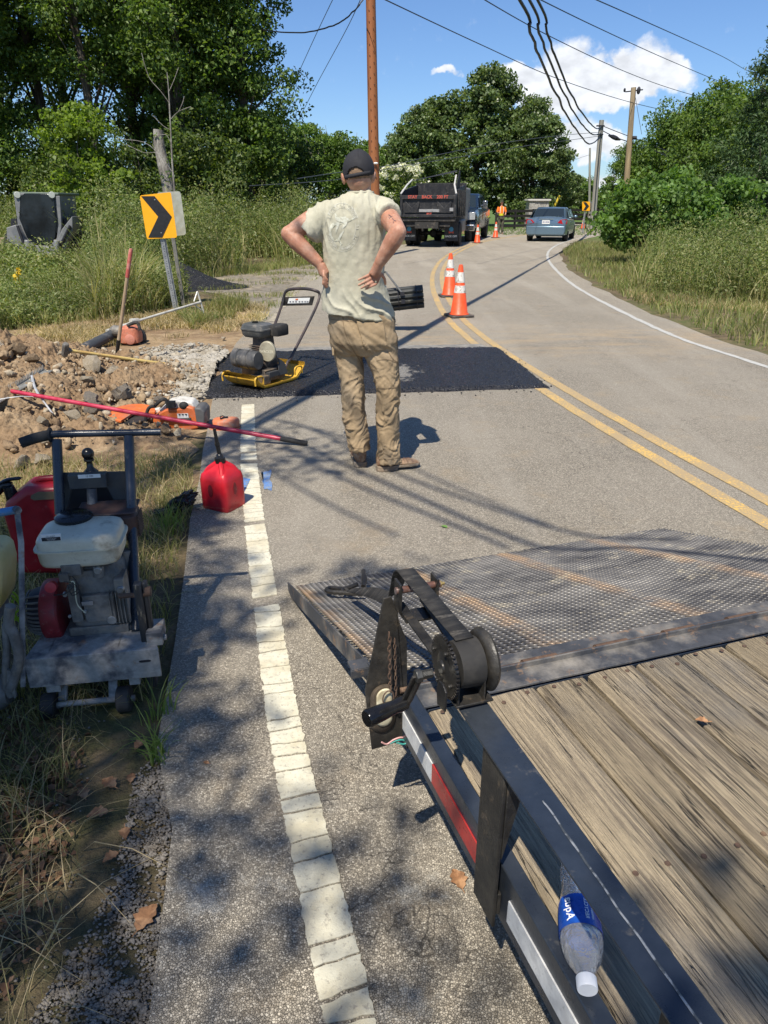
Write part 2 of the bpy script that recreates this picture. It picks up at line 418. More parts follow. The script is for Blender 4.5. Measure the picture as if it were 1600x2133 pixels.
# old gravel driveway apron on the left past the sign
grav = mat('grey gravel', (.27, .24, .19), .95, col2=(.37, .31, .22), s2=1.6, dirt=(.15, .12, .08), sd=5, dlo=.5, dhi=.62, bump=.03, bs=90, var=.3)
def flat_poly(name, pts, z, m, jag=0, sub=6):
    sp = spline(pts, sub, True); out = []
    for p in sp: out.append(Vector((p.x+fbm(p.x, p.y, 3, 5)*jag, p.y+fbm(p.x, p.y, 3, 6)*jag, z)))
    b = MB(); b.add(out, [tuple(range(len(out)))]); o = b.build(name, m, smooth=0)
    return tag(o, kind='structure')
flat_poly('driveway', W([(385, 600), (430, 572), (520, 556), (620, 548), (740, 533), (720, 552), (660, 585), (600, 630), (540, 690), (520, 650), (480, 620), (430, 610)]), .008, grav, .25)
# bare brown soil round the tools
soil = mat('trampled soil', (.30, .215, .125), .95, col2=(.20, .135, .08), s2=1.6, dirt=(.40, .32, .21), sd=9, bump=.02, bs=30, var=.3, spec=.15)
flat_poly('bare_soil', [Vector(p) for p in [(-6.8, 5.0, 0), (-5.5, 9.6, 0), (-4.2, 11.4, 0), (-2.6, 12.6, 0), (-1.55, 11.4, 0), (-1.35, 9.2, 0), (-1.3, 7, 0), (-1.35, 5.2, 0), (-1.15, 3.9, 0), (-2.2, 3.6, 0), (-4, 3.8, 0)]], .005, soil, .4)
flat_poly('clay_yard', [Vector(p) for p in [(4.5, 44, 0), (8.5, 42.5, 0), (12, 46, 0), (9, 50, 0), (5, 49, 0)]], .006, mat('red clay', (.42, .22, .12), .95, col2=(.36, .2, .12), s2=.8, var=.2), .3)

# --- painted markings
cream = mat('cream road paint', (.62, .59, .46), .7, col2=(.55, .50, .36), s2=7, dirt=(.30, .27, .22), sd=70, dlo=.54, dhi=.68, bump=.0015, bs=300, var=.1)
def worn_yellow():
    m, nt, b = newmat('worn yellow paint'); co = objco(nt)
    w = nz(nt, co, 60, 8, .75); w2 = nz(nt, co, 2.5, 4, .6)
    f = ramp(nt, mth(nt, 'ADD', w, mth(nt, 'MULTIPLY', w2, .35)), .55, .66)
    c = mixc(nt, f, (.72, .44, .075), (.36, .27, .15)); nt.links.new(c, b.inputs['Base Color']); b.inputs['Roughness'].default_value = .75
    return m
YEL = worn_yellow()
def strip(mb, pts, w, z, jag=0.004, closed_gap=None):
    prev = None
    for i, p in enumerate(pts):
        t = (pts[min(i+1, len(pts)-1)]-pts[max(i-1, 0)]).normalized(); n = Vector((t.y, -t.x, 0))
        a = p-n*(w/2+random.uniform(-jag, jag)); c = p+n*(w/2+random.uniform(-jag, jag)); a.z = c.z = z
        if prev: mb.quad(prev[0], prev[1], c, a)
        prev = (a, c)
def dense(pts, step):
    out = [pts[0]]
    for p, q in zip(pts, pts[1:]):
        n = max(1, int((q-p).length/step))
        for k in range(1, n+1): out.append(p.lerp(q, k/n))
    return out
# the edge line: thick thermoplastic broken into blocks by cross cracks
el_px = [(735, 2180), (722, 2100), (643, 1750), (590, 1500), (553, 1250), (532, 1100), (518, 950), (517, 845)]
el_w = W(el_px); wv_ = [0, 0, 0]; el = dense([ext(el_w[1], el_w[2], .9)]+spline(el_w[1:], 8), .012)
mb = MB(); i = 0; random.seed(3); pt_ = 0
while i < len(el)-4:
    n = random.choice([5, 7, 8, 9, 6, 11, 4, 3]); j = min(i+n, len(el)-1)
    seg = el[i:j]
    if len(seg) > 3:
        tl = (seg[-1]-seg[0]).normalized(); nn = Vector((tl.y, -tl.x, 0)); L_, R_ = [], []
        ta = random.uniform(-.006, .006); tb = random.uniform(-.006, .006)
        for k, p in enumerate(seg):
            e = .002 if 0 < k < len(seg)-1 else .0
            w = .052
            n1_ = noise.noise((p.x*60, p.y*60, 1))*.007; n2_ = noise.noise((p.x*60, p.y*60, 9))*.007; L_.append(p-nn*(w+e+n1_+random.uniform(-.003, .001))); R_.append(p+nn*(w+e+n2_+random.uniform(-.003, .001)))
        L_[0] += tl*(-.0075+pt_); R_[0] += tl*(-.0075-pt_); g_ = random.choice([.0005, -.001, -.003]); L_[-1] += tl*(g_+tb); R_[-1] += tl*(g_-tb); pt_ = tb
        # wavy ends
        e0 = [L_[0].lerp(R_[0], t)+tl*(wv_[q_]) for q_, t in enumerate((.25, .5, .75))]; wv_ = [random.uniform(-.003, .003) for _ in range(3)]
        e1 = [R_[-1].lerp(L_[-1], t)+tl*(wv_[2-q_]) for q_, t in enumerate((.25, .5, .75))]
        poly = L_[::-1]+e0+R_+e1
        for p in poly: p.z = .0125
        mb.prism(poly, .003, (0, 0, 1))
    i = j
tag(mb.build('edge_line', cream, smooth=0), kind='structure')
mb = MB(); el2 = dense(spline(W([(545, 705), (556, 682), (595, 635), (628, 600), (690, 562), (760, 536), (850, 513), (960, 497)]), 8), .15)
random.seed(5)
for i in range(0, len(el2)-2, 1):
    if random.random() < .8: strip(mb, el2[i:i+2], .085, .016, .01)
faint = mat('faded edge paint', (.42, .37, .26), .8, col2=(.30, .26, .20), s2=9, var=.2, dirt=(.2, .18, .16), sd=60, dlo=.5, dhi=.6)
tag(mb.build('faded_edge_line', faint, smooth=0), kind='structure')
white = mat('white road paint', (.46, .45, .41), .7, dirt=(.30, .31, .28), sd=40, dlo=.50, dhi=.64, var=.08)
rs = dense(right_s, .15)
mb = MB(); strip(mb, rs, .082, .016, .010); tag(mb.build('right_edge_line', white, smooth=0), kind='structure')
ys = dense(yel_s, .08)
mb = MB(); strip(mb, offs(ys, -.11), .10, .016, .004); strip(mb, offs(ys, .11), .10, .016, .004)
ctr = mb.build('centre_line', YEL, smooth=0); tag(ctr, kind='structure')
blue = mat('blue marking paint', (.10, .22, .48), .8, col2=(.20, .27, .38), s2=25, dirt=(.2, .19, .18), sd=60, dlo=.5, dhi=.62)
mb = MB(); random.seed(2)
bp_ = W([(545, 988), (563, 985), (568, 1025), (549, 1026)]); 
pl = []
for k in range(4):
    for t in range(7): p = bp_[k].lerp(bp_[(k+1) % 4], t/7); pl.append(Vector((p.x+random.uniform(-.008, .008), p.y+random.uniform(-.02, .02), .0165)))
mb.add(pl, [tuple(range(len(pl)))])
bq = W([(505, 1000), (522, 1003), (518, 1012), (507, 1035)]); mb.add([Vector((p.x, p.y, .0185)) for p in bq], [(0, 1, 2, 3)])
tag(mb.build('blue_paint_mark', blue, smooth=0), kind='structure')

# --- fresh black asphalt patch (real granular surface, slightly proud)
pc = [G(478, 738), G(1040, 728), G(1148, 812), G(432, 834)]
# left side spills over the broken edge
def patch():
    nx, ny = 300, 90; v = np.zeros((nx*ny, 3)); k = 0
    for j in range(ny):
        tj = j/(ny-1); A = pc[3].lerp(pc[0], tj); B = pc[2].lerp(pc[1], tj)
        for i in range(nx):
            ti = i/(nx-1); p = A.lerp(B, ti)
            wob = fbm(p.x, p.y, 2.6, 8)*.22*max(0, 1-ti*6)+fbm(p.x, p.y, 14, 9)*.03
            yy = p.y+(fbm(p.x*1.0, 3, 5, 4)*.07+fbm(p.x*5, 3, 5, 4)*.03 if tj > .5 else fbm(p.x, 3, 6, 4)*.035)
            ed = min(ti, 1-ti)*5.5; ed = min(ed, tj*3.3, (1-tj)*3.3)
            h = .016+.028*min(1, ed*9)+fbm(p.x, p.y, 1.4, 2, 2)*.012+noise.noise((p.x*38, p.y*38, 1))*.006+noise.noise((p.x*85, p.y*85, 1))*.004
            v[k] = (p.x-wob, yy, h if ed > 0.01 else .004); k += 1
    f = np.array([(j*nx+i, j*nx+i+1, (j+1)*nx+i+1, (j+1)*nx+i) for j in range(ny-1) for i in range(nx-1)])
    m, nt, b = newmat('fresh asphalt'); co = objco(nt)
    vo = nd(nt, 'ShaderNodeTexVoronoi', {'Vector': co, 'Scale': 75.0}); vc = nd(nt, 'ShaderNodeSeparateColor', {0: vo.outputs['Color']})
    c = mixc(nt, ramp(nt, vc.outputs[0], .0, 1), (.006, .006, .007), (.026, .026, .030))
    # bare dusty patch left of centre
    wn = nz(nt, co, 9, 7, .7); 
    cen = G(850, 775); dd = nd(nt, 'ShaderNodeVectorMath', {0: mapv(nt, co, (1.15, .55, 1), t=(-cen.x*1.15+.1, -cen.y*.55+.1, 0))}, operation='LENGTH').outputs['Value']
    c = mixc(nt, mth(nt, 'MULTIPLY', ramp(nt, mth(nt, 'SUBTRACT', mth(nt, 'ADD', wn, .22), mth(nt, 'MULTIPLY', dd, 1.15)), .50, .60), .8), c, (.30, .28, .24))
    nt.links.new(c, b.inputs['Base Color'])
    nt.links.new(nd(nt, 'ShaderNodeMapRange', {0: vc.outputs[1], 3: .22, 4: .75}).outputs[0], b.inputs['Roughness'])
    ed = nd(nt, 'ShaderNodeTexVoronoi', {'Vector': co, 'Scale': 75.0}, feature='SMOOTH_F1')
    bp = nd(nt, 'ShaderNodeBump', {'Height': mth(nt, 'SUBTRACT', vc.outputs[2], mth(nt, 'MULTIPLY', ed.outputs['Distance'], 1.6)), 'Strength': 1, 'Distance': .012}); nt.links.new(bp.outputs[0], b.inputs['Normal'])
    o = npmesh('asphalt_patch', v, f, m); tag(o, kind='structure'); return m
FRESH = patch()
cr = []
for a_, b_, n_ in ((pc[3], pc[2], 170), (pc[0], pc[1], 90), (pc[2], pc[1], 50), (pc[3], pc[0], 240)):
    for _ in range(n_):
        p = a_.lerp(b_, random.random()); cr.append((p.x+random.gauss(0, .07), p.y+random.gauss(0, .075)+(-.03 if a_ == pc[3] and b_ == pc[2] else 0), random.uniform(.003, .013)*random.random()+.002))
V_ = []; F_ = []; q8 = [(1, 0, 0), (-1, 0, 0), (0, 1, 0), (0, -1, 0), (0, 0, .8), (0, 0, -.8)]; f8 = [(0, 2, 4), (2, 1, 4), (1, 3, 4), (3, 0, 4), (2, 0, 5), (1, 2, 5), (3, 1, 5), (0, 3, 5)]
for x, y, s_ in cr:
    a_ = random.uniform(0, 6); b_ = len(V_); V_ += [(x+s_*(u*math.cos(a_)-v*math.sin(a_))*random.uniform(.6, 1.2), y+s_*(u*math.sin(a_)+v*math.cos(a_)), .014+s_*(.4+w)) for u, v, w in q8]; F_ += [tuple(b_+i for i in f) for f in f8]
cro = npmesh('asphalt_crumbs', np.array(V_), np.array(F_), mat('crumb black', (.02, .02, .022), .6)); cro['kind'] = 'stuff'
# cleaner sawn strip along the far side of the patch
mb = MB(); q = [G(500, 737), G(1020, 726), G(1000, 719), G(500, 729)]
mb.add([Vector((p.x, p.y, .0165)) for p in q], [(0, 1, 2, 3)]); tag(mb.build('sawn_edge_strip', mat('fresh concrete grey', (.17, .165, .15), .9, col2=(.25, .235, .205), s2=8, var=.25), smooth=0), kind='structure')
# ================================================================== VEGETATION
def unit(n): v = rng.normal(size=(n, 3)); return v/np.linalg.norm(v, axis=1)[:, None]
def leaves_np(cent, rad, per, size, flat=.65, upb=.5, aspect=.5):
    """rhombus leaves scattered through clumps; returns v, f"""
    n = len(cent)*per; c = np.repeat(cent, per, 0); r = np.repeat(rad, per)
    d = unit(n)*(rng.random(n)**.45)[:, None]; d[:, 2] *= flat
    p = c+d*r[:, None]
    nrm = unit(n)+d*.6; nrm[:, 2] += upb; nrm /= np.linalg.norm(nrm, axis=1)[:, None]
    t = np.cross(nrm, unit(n)); t /= np.linalg.norm(t, axis=1)[:, None]+1e-9; b = np.cross(nrm, t)
    L = size*rng.uniform(.6, 1.3, n)[:, None]; Wd = L*aspect
    dr = nrm*L*.12
    v = np.stack([p-t*L*.5-dr, p+b*Wd*.5+dr, p+t*L*.5-dr, p-b*Wd*.5+dr], 1).reshape(-1, 3)
    f = np.arange(n*4).reshape(-1, 4); return v, f
def clumps(ells, n, shell=.45, lo=.35, hi=.65):
    """ells: (cx,cy,cz,rx,ry,rz,weight)"""
    e = np.array(ells, float); w = e[:, 6]/e[:, 6].sum(); k = rng.choice(len(e), n, p=w)
    d = unit(n)*(rng.random(n)**shell)[:, None]
    return e[k, :3]+d*e[k, 3:6], rng.uniform(lo, hi, n)
def limbs(mb, base, top, r0, cents, k, rl=.05, wob=.25):
    base, top = Vector(base), Vector(top); H = (top-base)
    pts = [base]+[base+H*t+Vector((random.uniform(-1, 1), random.uniform(-1, 1), 0))*wob*t for t in (.2, .4, .6, .8)]+[top]
    sp = spline(pts, 4); n = len(sp)
    mb.tube([sp[0]-Vector((0, 0, .15))]+sp[1:], [r0*1.35]+[r0*(1-.88*(i/n)**1.1) for i in range(1, n)], 9)
    for c in cents[:k]:
        c = Vector(c); t = min(.93, max(.22, ((c.z-base.z)/max(H.z, .1))*random.uniform(.5, .85)))
        a = sp[int(t*(n-1))]; ra = r0*(1-.88*t**1.1)*.5
        m1 = a.lerp(c, .4)+Vector((random.uniform(-.2, .2), random.uniform(-.2, .2), random.uniform(-.15, .2)))*(c-a).length*.35
        q = spline([a, m1, c], 4); mb.tube(q, [max(.006, ra*(1-.9*i/(len(q)-1))) for i in range(len(q))], 6)
BARK = mat('dark bark', (.075, .062, .05), .95, col2=(.13, .115, .095), s2=7, stretch=(1, 1, .25), bump=.03, bs=22, var=.35, spec=.1)
BARKL = mat('pale lichen bark', (.20, .18, .155), .95, col2=(.33, .31, .27), s2=9, dirt=(.09, .08, .07), sd=20, stretch=(1, 1, .4), bump=.02, bs=30, var=.3, spec=.1)
L_DARK = leafmat('dark forest leaves', [(0.038, 0.066, 0.018), (0.066, 0.108, 0.029), (0.108, 0.156, 0.042), (0.180, 0.216, 0.066)], .38)
L_MID = leafmat('mid green leaves', [(0.058, 0.111, 0.026), (0.091, 0.156, 0.034), (0.130, 0.202, 0.046), (0.182, 0.247, 0.065)], .38)
L_OAK = leafmat('poplar leaves', [(0.062, 0.101, 0.034), (0.095, 0.146, 0.050), (0.134, 0.190, 0.067), (0.224, 0.269, 0.123)], .3, .38)
L_BRIGHT = leafmat('yellow green leaves', [(.10, .16, .025), (.15, .22, .035), (.20, .27, .045), (.12, .19, .03)], .45)
L_WEED = leafmat('weed leaves', [(0.091, 0.137, 0.036), (0.143, 0.195, 0.052), (0.208, 0.240, 0.078), (0.260, 0.260, 0.117), (0.117, 0.169, 0.046)], .35)
L_GRASS = leafmat('tall grass', [(0.138, 0.178, 0.046), (0.230, 0.253, 0.081), (0.345, 0.322, 0.138), (0.483, 0.414, 0.230), (0.149, 0.196, 0.052)], .35)
L_SHORT = leafmat('verge grass', [(.12, .17, .04), (.18, .22, .06), (.28, .27, .10), (.33, .28, .14), (.12, .16, .045)], .35)
L_STRAW = leafmat('dry straw', [(.42, .33, .18), (.52, .42, .24), (.33, .25, .13), (.20, .19, .08)], .3)
L_VINE = leafmat('broad vine leaves', [(0.069, 0.132, 0.029), (0.103, 0.184, 0.040), (0.138, 0.230, 0.057), (0.184, 0.287, 0.081)], .4)
L_CEDAR = leafmat('cedar sprays', [(0.034, 0.068, 0.022), (0.051, 0.092, 0.027), (0.081, 0.121, 0.041)], .2)
L_FLOW = leafmat('white blossom', [(.62, .60, .55), (.75, .73, .68), (.50, .52, .42)], .3)

def tree(name, label, cat, base, H, ells, ncl, per, size, lm, r0=.16, bark=None, k=14, group=None, lo=.4, hi=.8, shell=.45, top=None, flat=.65, aspect=.5, crownname='crown', extra=None):
    base = Vector(base); t = thing(name, label, cat, base, 0, group)
    c, r = clumps(ells, ncl, shell, lo, hi)
    v, f = leaves_np(c, r, per, size, flat, aspect=aspect)
    npmesh(crownname, v, f, lm, t)
    mb = MB(); tp = top or (0, 0, H*.86); idx = rng.permutation(len(c))
    limbs(mb, (0, 0, 0), tp, r0, c[idx], k); mb.build('trunk', bark or BARK, t, smooth=60)
    if extra: extra(t, c, r)
    return t
random.seed(11)
# --- the tall wood on the left: three crowns are modelled, the rest are their copies
def crown_ells(H, w, low=.2):
    return [(random.uniform(-.2, .2)*w, random.uniform(-.2, .2)*w, H*z, w*q, w*q, H*.17, 1) for z, q in ((low+.12, .75), (low+.28, 1.0), (low+.45, 1.0), (low+.6, .8), (low+.72, .5))]
forest = []
fl = [('dense dark-leaved tree with its trunk rising left of the skid steer', 12, -0), ]
T1 = tree('broadleaf_tree', 'tall dark broadleaf tree at the left picture edge, above the skid steer', 'tree', P(40, 430, 31).xy.to_3d(), 15, crown_ells(15, 3.4, .32), 150, 165, .165, L_DARK, .26, k=24, group='tall trees of the wood on the left', lo=.55, hi=1.05)
T2 = tree('broadleaf_tree', 'tall tree with two-toned leaves standing behind the bright maple bush', 'tree', P(215, 430, 28).xy.to_3d(), 14, crown_ells(14, 3.0, .34), 140, 165, .16, L_MID, .2, k=22, group='tall trees of the wood on the left', lo=.5, hi=1.0)
T3 = tree('broadleaf_tree', 'tall leafy tree at the right end of the wood, its crown against open sky', 'tree', P(520, 430, 30).xy.to_3d(), 15, [(0, 0, 5.6, 2.2, 2.4, 2.2, .9), (-.6, 0, 8.5, 3.0, 2.8, 2.2, 1), (.1, 0, 10.5, 2.9, 2.6, 2, 1), (-.4, 0, 3.2, 2.0, 2, 1.6, .7), (-.6, 0, 12.5, 2.2, 2.2, 1.6, .6)], 250, 150, .16, L_MID, .24, k=26, group='tall trees of the wood on the left', lo=.45, hi=.95)
def put_copy(src, px, y, s, rz, label, z=0):
    c = copytree(src); p = P(px, 430, y); c.location = (p.x, p.y, z); c.scale = (s, s, s); c.rotation_euler = (0, 0, rz); c['label'] = label; return c
put_copy(T2, 118, 30, 1.06, 1.3, 'dark tall tree second from the left edge, partly behind the skid steer cab roof')
put_copy(T1, 300, 33, 1.0, 2.2, 'tall dark tree standing behind the cut-off grey stump')
put_copy(T2, 395, 29, 1.0, 3.4, 'tall dark tree rising behind the grey back of a sign')
put_copy(T1, 455, 33, .97, 4.4, 'tall dark tree between the chevron sign and the right end of the wood')
put_copy(T3, -60, 27, 1.0, 2.0, 'mid-green tree half cut off by the left picture edge')
put_copy(T1, 170, 37, 1.1, .6, 'tall dark tree in the second row, seen through the gap above the maple')
put_copy(T3, 360, 38, 1.12, 5.2, 'tall mid-green tree in the second row, behind the stump top')
# understorey bushes against the wood
B1 = tree('understorey_bush', 'dark leafy bush under the wood at the left edge', 'bush', P(20, 430, 27).xy.to_3d(), 4, [(0, 0, 1.6, 1.9, 1.5, 1.5, 1), (.9, 0, 2.8, 1.3, 1.2, 1.3, .7), (-.8, .2, 3.2, 1.2, 1, 1.2, .6)], 95, 90, .13, L_MID, .05, k=14, group='bushes along the foot of the wood', lo=.35, hi=.65)
B2 = tree('understorey_bush', 'dark bush under the trees right of the bright maple', 'bush', P(290, 430, 25).xy.to_3d(), 4, [(0, 0, 1.4, 2.2, 1.4, 1.3, 1), (-.6, 0, 2.5, 1.4, 1.1, 1.1, .7)], 95, 90, .13, L_DARK, .05, k=14, group='bushes along the foot of the wood', lo=.35, hi=.6)
put_copy(B1, 110, 29, 1.15, 1.0, 'dark bush under the wood, directly above the skid steer cab')
put_copy(B2, 420, 28, 1.2, 2.0, 'dark bush behind the grey back of a sign')
put_copy(B1, 500, 30, 1.15, 3.0, 'leafy bush at the right foot of the wood')
put_copy(B2, 560, 34, 1.3, 4.0, 'dark bush past the end of the wood, left of the brown pole')
put_copy(B1, 360, 31, 1.1, 5.0, 'leafy bush behind the cut-off stump')
put_copy(B2, 160, 26, .9, .5, 'dark low bush at the foot of the bright maple')
M1 = tree('maple_sapling', 'bright yellow-green maple bush in sunlight right of the skid steer', 'bush', P(190, 430, 23.5).xy.to_3d(), 4.2, [(0, 0, 2.3, 1.35, 1.1, 1.0, 1), (-.15, 0, 3.5, .95, .8, .8, .8), (.5, -.1, 1.5, 1.3, .9, .8, .7), (-.7, 0, 1.5, 1.0, .9, .8, .5)], 110, 70, .12, L_BRIGHT, .05, k=16, lo=.25, hi=.5, aspect=.75)
# grey stump of a cut tree and a bare sapling beside it
t = thing('dead_snag', 'grey lichen-covered trunk cut off flat, standing behind the chevron sign', 'tree trunk', P(358, 430, 20).xy.to_3d())
b0 = P(356, 430, 20); mb = MB(); pts = [Vector((b0.x, 20, 0)), P(352, 400, 20), P(340, 340, 20), P(331, 300, 20), P(330, 270, 20)]
mb.tube(spline(pts, 5), [.17]*5+[.155]*6+[.14]*6+[.125]*4+[.12], 12); mb.build('trunk', BARKL, t, world=True, smooth=60)
cs = np.array([(-.02, -.12, 2.2), (.1, 0, 2.6), (0.15, .05, 3.0), (-.1, 0, 1.6), (.25, 0, 3.4), (-.15, 0, 3.1)]) ; v, f = leaves_np(cs, np.full(6, .22), 40, .09); npmesh('ivy', v, f, L_MID, t)
t = thing('bare_sapling', 'thin leafless sapling with forked twigs right of the cut-off trunk', 'sapling', P(362, 430, 19.5).xy.to_3d())
mb = MB(); q = lambda *a: [P(x, y, 19.5) for x, y in a]
mb.tube(spline([Vector((P(366, 430, 19.5).x, 19.5, 0))]+q((362, 380), (357, 300), (352, 200), (348, 150)), 5), [.026]*5+[.022]*5+[.017]*5+[.011]*5+[.004], 7)
for br in (((356, 248), (372, 232), (398, 222)), ((353, 215), (335, 190), (310, 160), (295, 110)), ((352, 190), (362, 168), (372, 140)), ((357, 300), (345, 280), (322, 285)), ((360, 360), (330, 320), (300, 318), (262, 300)), ((330, 320), (300, 296), (250, 290)), ((372, 232), (380, 215), (384, 200)), ((355, 270), (340, 262), (318, 240))):
    mb.tube(spline(q(*br), 3), .007, 5)
mb.build('trunk', BARKL, t, world=True, smooth=60)

# --- trees further off
F1 = tree('field_tree', 'mid-green rounded tree far off, left of the brown pole', 'tree', P(600, 430, 62).xy.to_3d(), 7.4, [(0, 0, 3.4, 3.2, 2.5, 2.4, 1), (-1.6, 0, 4.9, 2.0, 2, 1.5, .7), (1, 0, 5.1, 1.8, 2, 1.5, .6)], 140, 80, .25, L_MID, .15, k=10, group='far trees beyond the driveway', lo=.5, hi=.95)
F1.scale = (1.1, 1.1, 1.12)
put_copy(F1, 530, 55, 1.15, 2, 'far mid-green tree showing at the right foot of the wood')
put_copy(F1, 668, 62, 1.0, 1, 'far olive-green tree just left of the man\'s cap')
put_copy(F1, 725, 58, .95, 4, 'low far tree directly behind the man\'s head')
t = thing('bare_tree', 'grey leafless twiggy tree above the far greenery left of the brown pole', 'tree', P(700, 430, 58).xy.to_3d())
mb = MB(); random.seed(4)
for k in range(26):
    a = random.uniform(-.9, .9); Ln = random.uniform(3.5, 6.6); p = Vector((0, 0, .3)); pts = [p]
    for s in range(5): p = p+Vector((a*Ln*.09+random.uniform(-.15, .15), random.uniform(-.3, .3), Ln*.2)); pts.append(p)
    mb.tube(pts, [.05*(1-i/6.5) for i in range(6)], 5)
mb.build('trunk', BARKL, t)
def poplar_extra(t, c, r): pass
PO = tree('poplar_tree', 'big broad green tree, tallest of the clump behind the dump truck', 'tree', P(985, 430, 60).xy.to_3d(), 11.2, [(0, 0, 3.8, 4.4, 3.5, 2.6, 1), (-.6, 0, 6.1, 4.2, 3, 2.1, 1), (.4, 0, 8.1, 2.8, 2.2, 1.7, .6), (1.1, 0, 9.7, 1.4, 1.2, 1.1, .3), (-2.2, 0, 7.8, 1.7, 1.5, 1.2, .4), (2.4, 0, 7.0, 1.5, 1.4, 1.2, .3), (0, 0, 2, 3.8, 3, 1.6, .5)], 300, 130, .25, L_OAK, .3, k=20, group='big tree clump behind the dump truck', lo=.45, hi=1.05, aspect=.7, shell=.35)
put_copy(PO, 1108, 58, .80, 1.7, 'right-hand tree of the clump behind the dump truck, beside the sedan')
put_copy(PO, 890, 59, .74, 3.3, 'left-hand tree of the clump, behind the dump truck bed')
put_copy(PO, 822, 63, .62, 5.0, 'lower tree right beside the brown pole')
put_copy(PO, 1163, 61, .42, 2.5, 'small low tree at the right foot of the clump, above the sedan')
tp = thing('crape_myrtle', 'white-flowering crape myrtle bush above the dump truck, right of the brown pole', 'flowering bush', P(832, 430, 47).xy.to_3d())
c, r = clumps([(0, 0, 2.4, 1.75, 1.4, 1.15, 1), (.5, 0, 1.5, 1.5, 1.2, 1, .5)], 75, .35, .3, .5); v, f = leaves_np(c, r, 40, .2); npmesh('foliage', v, f, L_DARK, tp)
c, r = clumps([(0, -.1, 2.7, 1.8, 1.5, 1.1, 1)], 70, .12, .14, .3); v, f = leaves_np(c, r, 34, .13, aspect=.9); npmesh('blossom', v, f, L_FLOW, tp)
mb = MB(); limbs(mb, (0, 0, 0), (0, 0, 1.8), .09, c, 10); mb.build('trunk', BARKL, tp)
# far hedge-like trees behind the sedan and the chevron sign
H1 = tree('hedgerow_tree', 'low far tree behind the fence, directly above the sedan roof', 'tree', P(1150, 430, 85).xy.to_3d(), 5, [(0, 0, 2.2, 3.6, 2.5, 2.0, 1), (1.6, 0, 3.2, 1.8, 2, 1.4, .5)], 80, 60, .38, L_MID, .15, k=8, group='far hedgerow trees', lo=.5, hi=.9)
put_copy(H1, 1235, 82, .95, 2, 'low far tree behind the leaning grey pole')
put_copy(H1, 1080, 80, .8, 3.6, 'low far tree left of the sedan, behind the dark board fence')
put_copy(H1, 1290, 78, .85, 5, 'low far tree right of the grey pole')
# --- right-hand side
RT = tree('roadside_tree', 'green tree on the right, directly right of the tan pole', 'tree', P(1390, 430, 44).xy.to_3d(), 7.6, [(0, 0, 3.4, 2.7, 2.2, 2.2, 1), (.3, 0, 5.2, 1.9, 1.8, 1.6, .8), (-1.5, 0, 3.0, 1.6, 1.5, 1.6, .5)], 170, 110, .18, L_MID, .2, k=14, group='trees on the right of the road', lo=.4, hi=.8)
put_copy(RT, 1318, 48, .74, 2.1, 'smaller green tree just left of the tan pole')
put_copy(RT, 1470, 38, .98, 4.0, 'green tree in the middle of the row on the right')
put_copy(RT, 1545, 33, .92, 5.5, 'green tree below the dark cedar on the right')
put_copy(RT, 1440, 56, 1.05, 1.0, 'tree in the back row on the right')
ce = [(0, 0, z, w, w, .6, w+.3) for z, w in ((1.2, 2.0), (2.0, 2.0), (2.9, 1.75), (3.8, 1.5), (4.6, 1.2), (5.4, .9), (6.1, .6), (6.8, .35))]
tree('cedar_tree', 'tall dark cedar cut by the right picture edge', 'tree', P(1596, 430, 25).xy.to_3d(), 8.0, [(a, b, c*1.12, d*1.1, e, f, g) for a, b, c, d, e, f, g in ce], 340, 60, .15, L_CEDAR, .16, k=20, lo=.25, hi=.5, shell=.3, aspect=.3)
tree('cedar_tree', 'dark bushy evergreen in front of the cedar at the right edge', 'tree', P(1560, 430, 23).xy.to_3d(), 3.6, [(0, 0, 1.4, 1.5, 1.2, 1.0, 1), (.5, 0, 2.4, 1.1, 1, .9, .8), (1.4, 0, 2.2, 1.2, 1, 1.4, .7)], 150, 60, .10, L_CEDAR, .07, k=14, lo=.25, hi=.5, aspect=.4)
V1 = tree('vine_shrub', 'broad-leaved vine-covered shrub around the foot of the tan pole', 'shrub', P(1340, 430, 21.5).xy.to_3d(), 2.4, [(0, 0, 1.3, 1.0, .8, .8, 1), (.6, 0, 1.9, .8, .7, .55, .8), (-.5, 0, 1.0, .7, .7, .6, .5)], 85, 70, .125, L_VINE, .03, k=14, group='broad-leaved shrubs on the right bank', lo=.25, hi=.5, aspect=.85, shell=.3)
put_copy(V1, 1440, 19.5, .82, 2.4, 'broad-leaved shrub right of the tan pole, in the middle of the bank')
put_copy(V1, 1530, 21, .9, 4.1, 'broad-leaved shrub in front of the bushy evergreen')
